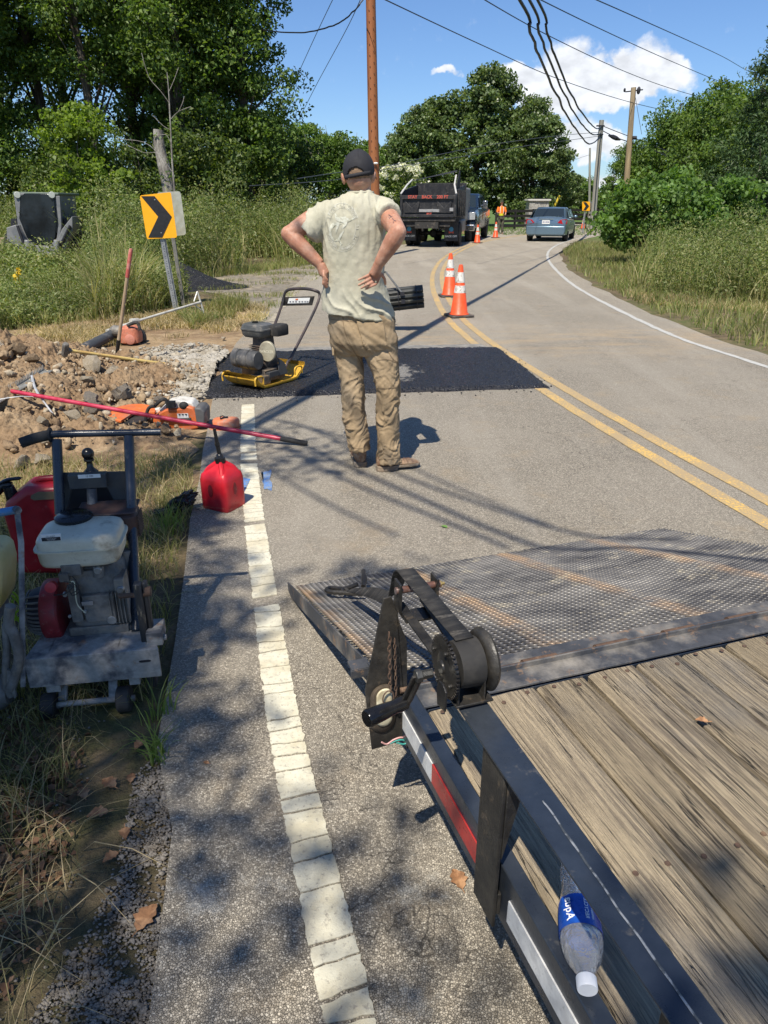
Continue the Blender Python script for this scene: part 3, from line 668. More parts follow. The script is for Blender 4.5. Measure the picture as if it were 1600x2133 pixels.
# --- weeds and grasses (nobody could count them)
def blades(name, pts, h, w, lm, lean=.5, seg=3, hv=.35, kind='stuff', parent=None, droop=.35):
    n = len(pts); zc_ = pts[:, 1]*CP+CAMH*SP; pxx = 800+FPX*pts[:, 0]/zc_
    if np.isscalar(h) and h > .5: h = h*np.array([(.30 if (p < 195 and y < 19) else 1.0)*(.55+.9*max(0, .5+noise.noise((x*.9, y*.9, 7))))*(.6 if 300 < p < 430 and y < 15 else 1) for x, y, p in zip(pts[:, 0], pts[:, 1], pxx)]); h = h*rng.uniform(1-hv, 1+hv, n)
    H = h*rng.uniform(1-hv, 1+hv, n) if np.isscalar(h) else h
    a = rng.uniform(0, 2*PI, n); dr = np.stack([np.cos(a), np.sin(a), np.zeros(n)], 1); b2 = rng.uniform(0, 2*PI, n)
    sd = np.stack([np.cos(b2), np.sin(b2), np.zeros(n)], 1)
    ln = rng.uniform(.1, 1, n)*lean; rows = []
    for s in range(seg+1):
        t = s/seg; c = pts+dr*(H*ln*(t**1.8))[:, None]; c[:, 2] += H*(t-droop*ln*t**3)
        ww = (w*(1-t**1.6)*.5+.0003)*(H/np.mean(H))**.3
        rows.append(c-sd*ww[:, None]); rows.append(c+sd*ww[:, None])
    v = np.stack(rows, 1).reshape(-1, 3); k = 2*(seg+1); b = np.arange(n)*k
    f = np.concatenate([np.stack([b+2*s, b+2*s+1, b+2*s+3, b+2*s+2], 1) for s in range(seg)])
    o = npmesh(name, v, f, lm, parent, smooth=False)
    if kind: o['kind'] = kind
    return o
def inpoly(x, y, poly):
    ins = np.zeros(len(x), bool); j = len(poly)-1
    for i in range(len(poly)):
        xi, yi = poly[i][0], poly[i][1]; xj, yj = poly[j][0], poly[j][1]
        c = ((yi > y) != (yj > y)) & (x < (xj-xi)*(y-yi)/(yj-yi+1e-12)+xi); ins ^= c; j = i
    return ins
def scatter(poly, n, clump=0, fr=1.0, thr=-.1):
    P_ = np.array([(p[0], p[1]) for p in poly]); lo, hi = P_.min(0), P_.max(0); out = []
    tot = 0
    while tot < n:
        q = rng.uniform(lo, hi, (n*2, 2)); q = q[inpoly(q[:, 0], q[:, 1], P_)]
        if clump:
            k = np.array([noise.noise((x*clump, y*clump, 3.3)) for x, y in q]); q = q[k+rng.normal(0, .12, len(q)) > thr]
        out.append(q); tot += len(q)
        if len(out) > 60: break
    q = np.concatenate(out)[:n]; return np.column_stack([q, np.zeros(len(q))])
def leafy(name, pts, hmin, hmax, per, size, lm, r=.16):
    pxx = 800+FPX*pts[:, 0]/(pts[:, 1]*CP+CAMH*SP); h = rng.uniform(hmin, hmax, len(pts))*np.where((pxx < 195) & (pts[:, 1] < 19), .34, 1.0)*np.where((pxx > 300) & (pxx < 430) & (pts[:, 1] < 15), .6, 1.0)*np.array([.55+.9*max(0, .5+noise.noise((x*.9, y*.9, 7))) for x, y, _ in pts]); c = pts.copy(); c[:, 2] = h
    v, f = leaves_np(c, np.full(len(c), r), per, size, 1.3, aspect=.35); o = npmesh(name, v, f, lm); o['kind'] = 'stuff'; return o
# left weeds
wl = [(-6.5, 9.6), (-5.6, 10.4), (-4.6, 10.6), (-3.95, 11.3), (-3.4, 12.1), (-3.5, 13.6), (-4.5, 14.6), (-4.6, 16.8), (-3.6, 18.2), (-2.6, 20), (-1.6, 22.3), (-1.0, 26), (-1.0, 29), (-16, 29), (-16, 14), (-9, 9)]
near_l = [(-8.5, 8.8), (-6.0, 9.0), (-4.8, 10.0), (-3.7, 11.2), (-3.45, 12.2), (-3.6, 13.6), (-4.6, 14.8), (-9.5, 14.8)]
blades('weed_bank_grass', scatter(near_l, 13000, .8), .74, .014, L_GRASS, .75, 4)
leafy('weed_bank_leaves', scatter(near_l, 5200, .9, thr=-.05), .05, .85, 26, .055, L_WEED, .17)
far_l = [(-9.5, 14.8), (-4.6, 14.9), (-4.4, 16.8), (-3.3, 18.4), (-2.2, 21), (-1.2, 25), (-1.4, 29), (-22, 29), (-18, 16)]
blades('meadow_grass', scatter(far_l, 12000, .5), .85, .022, L_GRASS, .6, 3)
leafy('meadow_weeds', scatter(far_l, 14000, .5), .1, 1.45, 22, .085, L_WEED, .26)
dl = [(-4.6, 15.0), (-4.2, 16.8), (-3.2, 18.4), (-2.1, 20.8), (-.9, 25), (-.6, 34), (-1.5, 34), (-2.6, 22), (-4.2, 18.2)]
blades('driveway_edge_grass', scatter(dl, 9000), .20, .014, L_SHORT, .8, 2)
# a few tall seeding stems in front of the skid steer and by the sign
t = blades('seeding_stems', scatter([(-6.2, 12), (-4.6, 12), (-4.2, 13.6), (-6.6, 14.5)], 300), 1.25, .022, L_GRASS, .55, 5, hv=.2)
# right bank
rb0 = [p for p in shoulder if 5.2 < p.y < 33 and p.x > 2]; ro = offs(rb0, .15)
bank = [(p.x, p.y) for p in ro]+[(26, 33), (20, 12), (16, 5)]
blades('right_verge_grass', scatter(bank, 75000, .9, thr=-.3), .19, .014, L_SHORT, .9, 2)
tallr = [(5.0, 13.6), (6.3, 12.4), (9, 10.8), (13, 10.5), (20, 14), (22, 26), (10, 27), (8.8, 24), (6.9, 19.5), (5.2, 16)]
blades('right_bank_tall_grass', scatter(tallr, 12000, .7), .75, .018, L_GRASS, .65, 4)
leafy('right_bank_weeds', scatter(tallr, 11000, .6), .1, 1.0, 24, .065, L_WEED, .22)
dry = [(4.4, 12.6), (6.0, 11.4), (9.0, 9.9), (9.5, 10.6), (6.2, 12.5), (4.6, 14.4)]
blades('dry_cut_grass', scatter(dry, 6500), .09, .012, L_STRAW, 1.6, 2)
fr = [(4, 42), (26, 42), (26, 62), (4, 62)]
blades('far_lawn', scatter(fr, 9000), .12, .05, leafmat('lawn', [(.09, .16, .03), (.12, .2, .04)], .3), .8, 1)
# straw and short grass round the tools
st = [(-4.8, 9.8), (-3.6, 11.0), (-2.2, 12.8), (-1.75, 11.5), (-1.75, 9.9), (-2.6, 9.2), (-3.2, 8.6), (-5.6, 8.6)]
blades('straw_by_the_sign', scatter(st, 7000, 1.5), .12, .009, L_STRAW, 1.5, 3)
blades('grass_by_the_driveway', scatter([(-3.1, 11.0), (-2.6, 12.6), (-2.2, 12.2), (-2.2, 10.6), (-2.6, 9.9)], 1500, 1.5), .22, .010, L_SHORT, .9, 3)
# near verge, left foreground
nv = [(-3.0, 4.35), (-1.35, 4.7), (-1.12, 3.9), (-1.08, 3.2), (-1.0, 2.5), (-.93, 2.0), (-.84, 1.6), (-.75, 1.3), (-.68, .9), (-.62, .4), (-3.2, .4)]
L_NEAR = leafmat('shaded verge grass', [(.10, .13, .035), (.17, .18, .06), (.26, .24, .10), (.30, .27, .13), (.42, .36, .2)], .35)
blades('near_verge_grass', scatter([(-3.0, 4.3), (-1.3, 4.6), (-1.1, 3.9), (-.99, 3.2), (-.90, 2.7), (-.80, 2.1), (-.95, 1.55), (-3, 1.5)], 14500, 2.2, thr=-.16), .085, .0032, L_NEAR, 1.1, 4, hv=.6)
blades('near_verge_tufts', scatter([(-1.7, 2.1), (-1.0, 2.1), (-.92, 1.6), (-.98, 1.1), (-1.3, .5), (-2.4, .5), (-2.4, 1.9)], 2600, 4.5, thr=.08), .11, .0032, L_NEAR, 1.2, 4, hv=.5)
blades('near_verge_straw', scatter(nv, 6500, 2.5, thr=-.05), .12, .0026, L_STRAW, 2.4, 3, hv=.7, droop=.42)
lt = scatter([(-1.5, 1.9), (-.95, 1.9), (-.84, 1.5), (-.78, 1.0), (-1.0, .8), (-1.8, .9)], 2400, 2.0); lt[:, 2] = rng.uniform(.004, .02, len(lt))
v, f = leaves_np(lt, np.full(len(lt), .02), 1, .026, .3, 2.2, .6); o = npmesh('leaf_litter', v, f, leafmat('leaf litter', [(.16, .085, .045), (.22, .12, .06), (.10, .06, .035), (.27, .17, .09)], .1)); o['kind'] = 'stuff'
dw = [(p.x, p.y) for p in W([(400, 600), (430, 572), (520, 556), (620, 548), (720, 548), (660, 585), (600, 630), (545, 680), (520, 650)])]
blades('driveway_weeds', scatter(dw, 2600, 1.3, thr=.05), .09, .012, L_SHORT, 1.2, 2)
def tuft(px, py, n, h, label, spread=.02):
    g = G(px, py); t = thing('grass_tuft', label, 'grass tuft', g)
    pts = np.column_stack([rng.normal(0, spread, n), rng.normal(0, spread, n), np.zeros(n)])
    blades('leaf_blades', pts, h, .005, L_BRIGHT2, .95, 5, kind=None, parent=t); return t
L_BRIGHT2 = leafmat('fresh grass', [(.14, .22, .05), (.2, .28, .07), (.28, .33, .11)], .4)
tuft(335, 1490, 26, .13, 'pale green grass tuft at the asphalt edge just below the scarifier wheel')
tuft(330, 1580, 34, .15, 'wide spreading grass tuft at the asphalt edge, below the smaller tuft')
tuft(352, 1105, 60, .16, 'tall green grass tuft beside the black plastic bag', .04)
# --- the shade tree behind the photographer (throws the dappled shade on the verge)
def shade_tree():
    t = thing('shade_tree', 'roadside tree behind the photographer whose crown shades the verge', 'tree', (-4.6, -4.2, 0))
    sv = np.array(SUNV/SUNV.z); C_ = []; Rr = []
    def zone(x0, x1, y0, y1, n, rl, rh):
        g = np.column_stack([rng.uniform(x0, x1, n), rng.uniform(y0, y1, n), np.zeros(n)])
        h = rng.uniform(5.2, 8.2, n); C_.append(g+sv*h[:, None]); Rr.append(rng.uniform(rl, rh, n))
    zone(-4.2, -.95, -1.5, 2.9, 290, .28, .55); zone(-2.2, -1.0, 2.4, 3.5, 14, .2, .35)
    zone(-1.2, -.95, 1.6, 3.6, 7, .15, .25)
    n0_ = len(np.concatenate(C_)); zone(-1.0, -.62, 1.7, 3.0, 7, .2, .35); zone(-.95, .15, .1, 1.55, 17, .2, .45); zone(-.95, -.5, 1.6, 3.0, 8, .2, .4); zone(.1, 1.1, -.1, 1.0, 13, .2, .4); zone(-.3, .1, 1.9, 2.9, 2, .2, .4)
    zone(-1.7, -.3, 4.3, 5.2, 15, .25, .45)
    c = np.concatenate(C_); r = np.concatenate(Rr); off_ = np.array([-4.6, -4.2, 0]); v, f = leaves_np(c[:n0_]-off_, r[:n0_], 100, .12, .6); v2, f2 = leaves_np(c[n0_:]-off_, r[n0_:], 42, .10, .7); f = np.concatenate([f, f2+len(v)]); v = np.concatenate([v, v2])
    npmesh('crown', v, f, L_MID, t); mb = MB(); cc = (c-np.array([-4.6, -4.2, 0])); limbs(mb, (0, 0, 0), (.4, .3, 7.5), .2, cc[rng.permutation(len(cc))], 60)
    for pl, h, r in ((((520, 885), (620, 925), (840, 1025), (1120, 1142), (1330, 1175), (1620, 1262)), 6.8, .021), (((540, 870), (660, 900), (820, 985), (1000, 1052), (1180, 1110), (1420, 1150)), 7.0, .016), (((560, 900), (640, 960), (760, 1020), (930, 1090), (1060, 1145)), 6.6, .017), (((600, 880), (760, 930), (930, 1010), (1150, 1100)), 7.2, .012), (((420, 930), (560, 985), (700, 1060), (830, 1120)), 6.7, .014)):
        q = []
        for i_, (x, y) in enumerate(pl): g = G(x, y); q.append(g+SUNV/SUNV.z*(h-.12*i_)-Vector((-4.6, -4.2, 0)))
        mb.tube([Vector((.3, .2, 4.6+h*.1))]+spline(q, 6), r, 6); mb.build('trunk', BARK, t)
shade_tree()
# ================================================================== TRAILER IN THE FOREGROUND
def on(t, px, py, ax, val):
    """photo pixel -> point in thing t's own frame, on the plane where coordinate ax equals val"""
    inv = wm(t).inverted(); o = inv @ Vector((0, 0, CAMH)); d = inv.to_3x3() @ ray(px, py)
    return o+d*((val-o[ax])/d[ax])
NAVY = mat('navy black enamel', (.022, .030, .045), .32, col2=(.03, .036, .045), s2=3, dirt=(.17, .155, .13), sd=16, dlo=.60, dhi=.78, bump=.0006, bs=120, var=.2, spec=.6)
BLKM = mat('black painted steel', (.018, .017, .016), .45, col2=(.04, .036, .03), s2=10, dirt=(.15, .11, .07), sd=26, dlo=.58, dhi=.76, bump=.001, bs=160, var=.3)
DUSTY = mat('dusty steel', (.05, .053, .06), .7, col2=(.23, .21, .18), s2=6, lo=.50, hi=.70, dirt=(.26, .16, .09), sd=22, dlo=.56, dhi=.7, bump=.001, bs=90, var=.25)
GALV = mat('galvanised steel', (.42, .43, .42), .45, .7, col2=(.30, .31, .31), s2=12, dirt=(.2, .17, .13), sd=18, dlo=.6, dhi=.75, var=.15)
RUST = mat('rusty steel', (.10, .062, .042), .85, col2=(.10, .06, .04), s2=12, dirt=(.26, .17, .10), sd=30, bump=.001, bs=120, var=.3)
RUBBER = mat('black rubber', (.022, .021, .02), .75, col2=(.05, .046, .04), s2=9, var=.25, dirt=(.14, .12, .10), sd=12, dlo=.6, dhi=.78)
PLASTK = mat('glossy black plastic', (.012, .012, .013), .22, var=.2, dirt=(.10, .09, .08), sd=20, dlo=.65, dhi=.8)

def wood_mat():
    m, nt, b = newmat('weathered deck boards'); co = objco(nt)
    sx = nd(nt, 'ShaderNodeSeparateXYZ', {0: co})
    isl = nd(nt, 'ShaderNodeNewGeometry').outputs['Random Per Island']
    sh = nd(nt, 'ShaderNodeCombineXYZ', {0: mth(nt, 'MULTIPLY', isl, 13.0), 1: mth(nt, 'MULTIPLY', isl, 31.0)}).outputs[0]
    c2 = nd(nt, 'ShaderNodeVectorMath', {0: co, 1: sh}, operation='ADD').outputs[0]
    wv = nz(nt, mapv(nt, c2, (2.2, .9, 1)), 2.0, 3, .5, out=1)
    w2 = nd(nt, 'ShaderNodeVectorMath', {0: wv}, operation='SCALE'); w2.inputs[3].default_value = .022
    c3 = nd(nt, 'ShaderNodeVectorMath', {0: c2, 1: w2.outputs[0]}, operation='ADD').outputs[0]
    grain = nz(nt, mapv(nt, c3, (1, .03, 1)), 150, 6, .66)
    fine = nz(nt, mapv(nt, c3, (1, .04, 1)), 420, 4, .6)
    crk = nz(nt, mapv(nt, c3, (1, .028, 1)), 48, 3, .5)
    c = mixc(nt, ramp(nt, grain, .43, .57), (.13, .102, .072), (.38, .305, .20))
    c = mixc(nt, mth(nt, 'MULTIPLY', ramp(nt, fine, .5, .7), .3), c, (.24, .19, .125))
    ck = nd(nt, 'ShaderNodeMapRange', {0: mth(nt, 'ABSOLUTE', mth(nt, 'SUBTRACT', crk, .56)), 1: 0.014, 2: 0.003}).outputs[0]
    c = mixc(nt, mth(nt, 'MULTIPLY', ck, .85), c, (.05, .038, .026))
    cr2 = nz(nt, mapv(nt, c3, (1, .02, 1), t=(3, 7, 0)), 100, 2, .5); ck2 = nd(nt, 'ShaderNodeMapRange', {0: mth(nt, 'ABSOLUTE', mth(nt, 'SUBTRACT', cr2, .60)), 1: .016, 2: .004}).outputs[0]; c = mixc(nt, mth(nt, 'MULTIPLY', ck2, .8), c, (.045, .034, .024))
    big = nz(nt, mapv(nt, co, (1, .5, 1)), 4.5, 6, .65); c = mixc(nt, mth(nt, 'MULTIPLY', ramp(nt, big, .45, .62), .6), c, (.37, .295, .185))
    gy = nz(nt, mapv(nt, co, (1, .5, 1), t=(5, 2, 0)), 3.2, 6, .65); c = mixc(nt, mth(nt, 'MULTIPLY', ramp(nt, gy, .50, .68), .62), c, (.20, .19, .17))
    kv = nd(nt, 'ShaderNodeTexVoronoi', {'Vector': mapv(nt, c2, (4.5, 1.4, 1)), 'Scale': 1.0}); kn = nd(nt, 'ShaderNodeMapRange', {0: kv.outputs['Distance'], 1: .085, 2: .05}).outputs[0]; c = mixc(nt, mth(nt, 'MULTIPLY', kn, .75), c, (.085, .055, .033))
    tn = nd(nt, 'ShaderNodeVectorMath', {0: c}, operation='SCALE'); nt.links.new(nd(nt, 'ShaderNodeMapRange', {0: isl, 3: .68, 4: 1.35}).outputs[0], tn.inputs[3]); c = tn.outputs[0]
    edge = mixc(nt, mth(nt, 'MULTIPLY', isl, .35), c, (.26, .22, .16))
    nt.links.new(edge, b.inputs['Base Color']); b.inputs['Roughness'].default_value = .85; b.inputs['Specular IOR Level'].default_value = .25
    h = mth(nt, 'SUBTRACT', mth(nt, 'ADD', grain, mth(nt, 'MULTIPLY', fine, .4)), mth(nt, 'MULTIPLY', ck, 1.6))
    bp = nd(nt, 'ShaderNodeBump', {'Height': h, 'Strength': 1, 'Distance': .010}); nt.links.new(bp.outputs[0], b.inputs['Normal'])
    return m
WOOD = wood_mat()
ZD = .46
TR = thing('utility_trailer', 'utility trailer with weathered plank deck, navy side rail and mesh ramp lowered on the road', 'trailer', (.045, 1.44, 0), R(18.66))
# deck: one mesh, real planks with gaps and cupping
mb = MB(); x = .036; random.seed(21)
while x < 2.0:
    w = .139; zo = random.uniform(-.004, .003); N = 26; ys_ = [-.075-3.0*i/N for i in range(N+1)]
    cols = [0, .05, .25, .5, .75, .95, 1]; rings = []
    for i, y in enumerate(ys_):
        wob = noise.noise((x*5, y*1.3, 0))*.002
        top = [Vector((x+.001+wob+(w-.002)*c, y, ZD+zo-.003*abs(2*c-1)**3-(.004 if c in (0, 1) else 0)+noise.noise((x*9+c*3, y*2, 2))*.003)) for c in cols]
        rings.append(top+[Vector((x+w-.003, y, ZD-.035)), Vector((x+.003, y, ZD-.035))])
    mb.loft(rings); x += w+random.uniform(.004, .009)
mb.build('deck', WOOD, TR, smooth=50)
for k in range(8):
    for y_ in (-.10, -.62, -1.16):
        for dx_ in (.035, .105): o_ = .036+k*.1455+dx_; mb = MB(); mb.lathe([(0, 0), (.0058, 0), (.005, .0015), (0, .0008)], (o_+random.uniform(-.006, .006), y_+random.uniform(-.012, .012), ZD+.0015), (0, 0, 1), 10); mb.build('screw', RUST, TR)
# frame
mb = MB(); mb.box((.017, -1.55, ZD-.062), (.034, 3.1, .130)); mb.box((.028, -1.55, ZD-.055), (.05, 3.06, .006))
mb.box((1.0, -3.04, ZD-.07), (1.9, .04, .10)); mb.box((1.0, -.035, ZD-.062), (1.92, .06, .11)); mb.box((2.03, -1.55, ZD-.062), (.034, 3.1, .13))
for y in (-.6, -1.15, -1.7, -2.3): mb.box((1.0, y, ZD-.075), (1.92, .05, .07))
mb.build('frame', NAVY, TR, bevel=.003)
# reflective tape
wt = mat('white reflective tape', (.62, .62, .60), .35, col2=(.50, .50, .49), s2=30, var=.08, dirt=(.3, .28, .25), sd=30, dlo=.62, dhi=.8)
rt_ = mat('red reflective tape', (.42, .035, .03), .35, col2=(.32, .03, .03), s2=20, var=.12, dirt=(.25, .12, .1), sd=30, dlo=.62, dhi=.8)
for k, (y0, y1) in enumerate(((-.01, -.20), (-.20, -.44), (-.56, -.83), (-.83, -1.11), (-1.11, -1.4), (-1.4, -1.7))):
    mb = MB(); mb.box((-.0015, (y0+y1)/2, ZD-.068), (.003, y0-y1-.0015, .052)); mb.build('reflective_tape', rt_ if k % 2 else wt, TR, smooth=0)
# top rail: angle iron on posts
mb = MB(); mb.box((.002, -1.73, .702), (.058, 2.72, .006)); mb.box((.028, -1.73, .690), (.006, 2.72, .018)); mb.build('top_rail', NAVY, TR, bevel=.0018)
for y in (-.50, -.975, -1.45, -1.92, -2.4):
    mb = MB(); mb.box((-.0165, y, .514), (.007, .080, .366)); mb.prism([(-.013, y-.043, .698), (.024, y-.043, .698), (.012, y-.043, .62), (-.013, y-.043, .50)], .006, (0, 1, 0)); mb.box((-.008, y, .38), (.012, .07, .05)); mb.build('rail_post', BLKM, TR, bevel=.0015)
# weld bead / scratch along the rail
mb = MB(); pts = [Vector((.004+noise.noise((0, i*.35, 3))*.004, -.62-i*.02, .7055)) for i in range(60)]
mb.tube(pts, [.0016+.0012*abs(noise.noise((i*.9, 1, 1))) for i in range(60)], 5)
mb.build('rail_scratch', mat('scraped metal', (.33, .34, .35), .5, .5, col2=(.08, .09, .1), s2=60, lo=.45, hi=.55), TR)
# hinge hardware between deck and ramp
mb = MB(); mb.box((1.02, -.036, ZD+.004), (1.98, .066, .007)); mb.box((1.02, -.002, ZD+.011), (1.96, .006, .022)); mb.build('rear_edge_plate', DUSTY, TR, bevel=.0015)
mb = MB()
for k in range(9): mb.cyl((.12+.22*k, .020, ZD-.002), (.24+.22*k-.02, .020, ZD-.002), .013, n=12)
mb.cyl((.0, .020, ZD-.002), (2.02, .020, ZD-.002), .008, n=8); mb.build('hinge', RUST, TR)
# ramp
RL = 1.39; RDROP = (ZD-.035)/RL
def rz_(x, y):                         # height of the ramp surface, sagging between its ribs
    s = abs(math.sin(PI*(x-.02)/.50)); return ZD-.012-RDROP*y-.017*s*math.sin(PI*min(1, max(0, y/RL)))**.5
def mesh_mat():
    m, nt, b = newmat('worn expanded metal'); co = objco(nt); sx = nd(nt, 'ShaderNodeSeparateXYZ', {0: co})
    d = mth(nt, 'ABSOLUTE', mth(nt, 'SUBTRACT', mth(nt, 'FRACT', mth(nt, 'DIVIDE', mth(nt, 'SUBTRACT', sx.outputs[0], .27), .5)), .5))
    rib = ramp(nt, mth(nt, 'ADD', d, mth(nt, 'MULTIPLY', nz(nt, co, 7, 4), .16)), .19, .11)
    n1 = nz(nt, mapv(nt, co, (.6, 1, 1)), 6, 6, .7)
    c = mixc(nt, ramp(nt, n1, .35, .70), (.075, .074, .078), (.29, .275, .25))
    c = mixc(nt, mth(nt, 'MULTIPLY', mth(nt, 'MULTIPLY', rib, ramp(nt, nz(nt, co, 4, 5, .7), .38, .6)), .85), c, (.40, .27, .16))
    n3 = nz(nt, mapv(nt, co, t=(3, 1, 0)), 9, 5, .7); c = mixc(nt, mth(nt, 'MULTIPLY', ramp(nt, n3, .56, .68), .7), c, (.45, .40, .30))
    nt.links.new(c, b.inputs['Base Color']); b.inputs['Roughness'].default_value = .42; b.inputs['Metallic'].default_value = .35
    return m
RM = thing('ramp', 'x', 'y'); del RM['label']; del RM['category']; bpy.data.objects.remove(RM)
mb = MB(); LW, SW = .044, .0112; ny = int(1.36/SW); nx = int(1.93/LW)
vs = []; fs = []
for j in range(ny):
    y0 = .05+j*SW
    for i in range(nx+1):
        x0 = .02+i*LW+(LW/2 if j % 2 else 0)
        if x0+LW/2 > 1.98: continue
        # a strand from a bond at (x0,y0) to (x0+LW/2, y0+SW) and back down
        for (xa, ya, xb, yb) in ((x0, y0, x0+LW/2, y0+SW), (x0, y0, x0-LW/2, y0+SW)):
            if xb < .015 or xb > 1.975: continue
            A = Vector((xa, ya, rz_(xa, ya))); B = Vector((xb, yb, rz_(xb, yb)))
            mid = A.lerp(B, .5); w1 = Vector((0, .0020, .0024)); b_ = len(vs)
            vs += [A-w1, B-w1, B+w1, A+w1]; fs.append((b_, b_+1, b_+2, b_+3))
RAMP = npmesh('ramp', np.array([tuple(v) for v in vs]), np.array(fs), mesh_mat(), TR)
md = RAMP.modifiers.new('thick', 'SOLIDIFY'); md.thickness = .0018
mb = MB()
def rib(x, w, h, dz=0): mb.bar((x, .03, ZD-.03+dz), (x, RL, ZD-.03+dz-RDROP*(RL-.03)), w, h)
rib(-.016, .006, .062, .006); rib(-.0, .032, .006, -.022)
for k in (1, 2, 3): rib(.02+.5*k, .03, .03, -.008)
mb.box((1.0, .062, ZD-.030), (1.98, .045, .03)); mb.box((1.0, RL*.55, ZD-.055-RDROP*RL*.55), (1.96, .03, .03))
mb.build('ramp_frame', DUSTY, RAMP, bevel=.0015)
mb = MB(); mb.box((1.0, .052, ZD-.0065), (1.98, .05, .006)); mb.build('ramp_edge_plate', DUSTY, RAMP, bevel=.001)
mb = MB(); tb = on(TR, 752, 1384, 0, -.035); mb.box((tb.x-.005, tb.y, tb.z), (.055, .045, .008)); mb.box((tb.x-.01, tb.y-.02, tb.z-.012), (.05, .008, .026)); mb.build('latch_tab', DUSTY, RAMP, bevel=.001)
# winch bracket with oval side light
BR = thing('tmp', 'a', 'b'); bpy.data.objects.remove(BR)
q = lambda pts, yv: [on(TR, x, y, 1, yv) for x, y in pts]
mb = MB(); mb.prism(q([(799, 1247), (816, 1243), (834, 1300), (848, 1335), (849, 1455), (843, 1540), (824, 1548), (775, 1562), (761, 1440), (783, 1330)], .02), .006, (0, 1, 0))
o2 = q([(800, 1247), (818, 1300), (848, 1335), (849, 1500)], .02)
mb.prism([Vector((o2[3].x, .02, .27)), Vector((o2[3].x, .10, .27)), Vector((o2[3].x, .10, .60)), Vector((o2[1].x+.006, .05, .70)), Vector((o2[1].x+.006, .02, .70))], .006, (1, 0, 0))
BRK = mb.build('winch_bracket', BLKM, TR, bevel=.0012)
def oval(cpx, w, h, yv, n=24):
    c = on(TR, cpx[0], cpx[1], 1, yv); s = mpp(wm(TR) @ c); out = []
    for k in range(n):
        a = 2*PI*k/n; ex = (h-w)/2*(1 if math.sin(a) > 0 else -1)
        out.append(c+Vector((math.cos(a)*w/2*s, 0, (math.sin(a)*w/2+ex)*s*1.04)))
    return out
tilt = Matrix.Rotation(R(-4), 4, 'Y')
mb = MB(); a = oval((798, 1476), 56, 118, .016); b = oval((798, 1476), 40, 104, .006); mb.loft([oval((798, 1476), 56, 118, .02), a, b]); mb.build('light_grommet', mat('old rubber grommet', (.10, .075, .05), .8, col2=(.05, .04, .03), s2=20), BRK, smooth=50)
mb = MB(); mb.loft([oval((801, 1474), 36, 94, .01), oval((801, 1474), 35, 92, .001), oval((801, 1474), 28, 84, -.003)])
LENS = mb.build('side_light', mat('yellowed lens', (.66, .60, .42), .4, col2=(.50, .42, .26), s2=25, dirt=(.2, .14, .08), sd=60, dlo=.58, dhi=.66), BRK, smooth=50)
mb = MB(); cc = on(TR, 809, 1455, 1, -.012); pts = [cc+Vector((math.cos(t)*.014, 0, math.sin(t)*.022)) for t in np.linspace(0, 2*PI, 20)]
mb.tube(pts, .0018, 6); mb.build('key_ring', RUST, BRK)
mb = MB(); random.seed(1)
c0, c1 = on(TR, 811, 1318, 1, -.006), on(TR, 813, 1440, 1, -.010); nl = 13
for k in range(nl):
    c = c0.lerp(c1, (k+.5)/nl)+Vector((random.uniform(-.001, .001), 0, 0)); ll = (c1-c0).length/nl*.72
    pts = [c+(Vector((math.cos(t)*.0036, 0, math.sin(t)*ll)) if k % 2 else Vector((0, math.cos(t)*.0036, math.sin(t)*ll))) for t in np.linspace(0, 2*PI, 13)]
    mb.tube(pts, .0014, 5)
c0, c1 = on(TR, 822, 1330, 1, .0), on(TR, 826, 1480, 1, .0)
for k in range(14):
    c = c0.lerp(c1, (k+.5)/14); pts = [c+(Vector((math.cos(t)*.003, 0, math.sin(t)*.008)) if k % 2 else Vector((0, math.cos(t)*.003, math.sin(t)*.008))) for t in np.linspace(0, 2*PI, 11)]
    mb.tube(pts, .0012, 5)
mb.build('chain', RUST, BRK)
for nm, cl, pts in (('wire', (.55, .30, .28), ((795, 1546), (806, 1550), (820, 1541), (835, 1536), (848, 1538))), ('wire', (.05, .30, .26), ((812, 1549), (825, 1543), (838, 1541), (848, 1546), (840, 1550), (826, 1547)))):
    mb = MB(); mb.tube(spline([on(TR, x, y, 1, -.004) for x, y in pts], 5), .0022, 6); mb.build(nm, mat('coloured wire', cl, .5), BRK)
# side arms carrying the winch
mb = MB(); A = on(TR, 835, 1316, 0, .0); Bp = on(TR, 905, 1388, 0, .0); A.z = max(A.z, .70)
mb.bar((.0, .03, .700), (.0, -.34, .712), .022, .006); mb.bar((.062, .03, .700), (.045, -.33, .706), .022, .006); mb.box((.035, -.02, .692), (.09, .05, .006))
mb.box((-.012, .004, .735), (.006, .04, .075)); mb.box((.078, .004, .735), (.006, .04, .075)); mb.build('winch_arm', BLKM, TR, bevel=.001)
mb = MB(); mb.cyl((-.02, .0, .752), (.088, .0, .752), .0085, n=14); mb.build('strap_roller', mat('worn brown roller', (.16, .08, .06), .4, .4, col2=(.35, .3, .28), s2=15), TR)
mb = MB(); mb.lathe([(.0, 0), (.008, 0), (.008, .006), (.004, .006), (.004, .014), (0, .014)], (.086, 0, .752), (1, 0, 0), 6); mb.build('roller_bolt', mat('brass', (.4, .3, .12), .4, .8), TR)
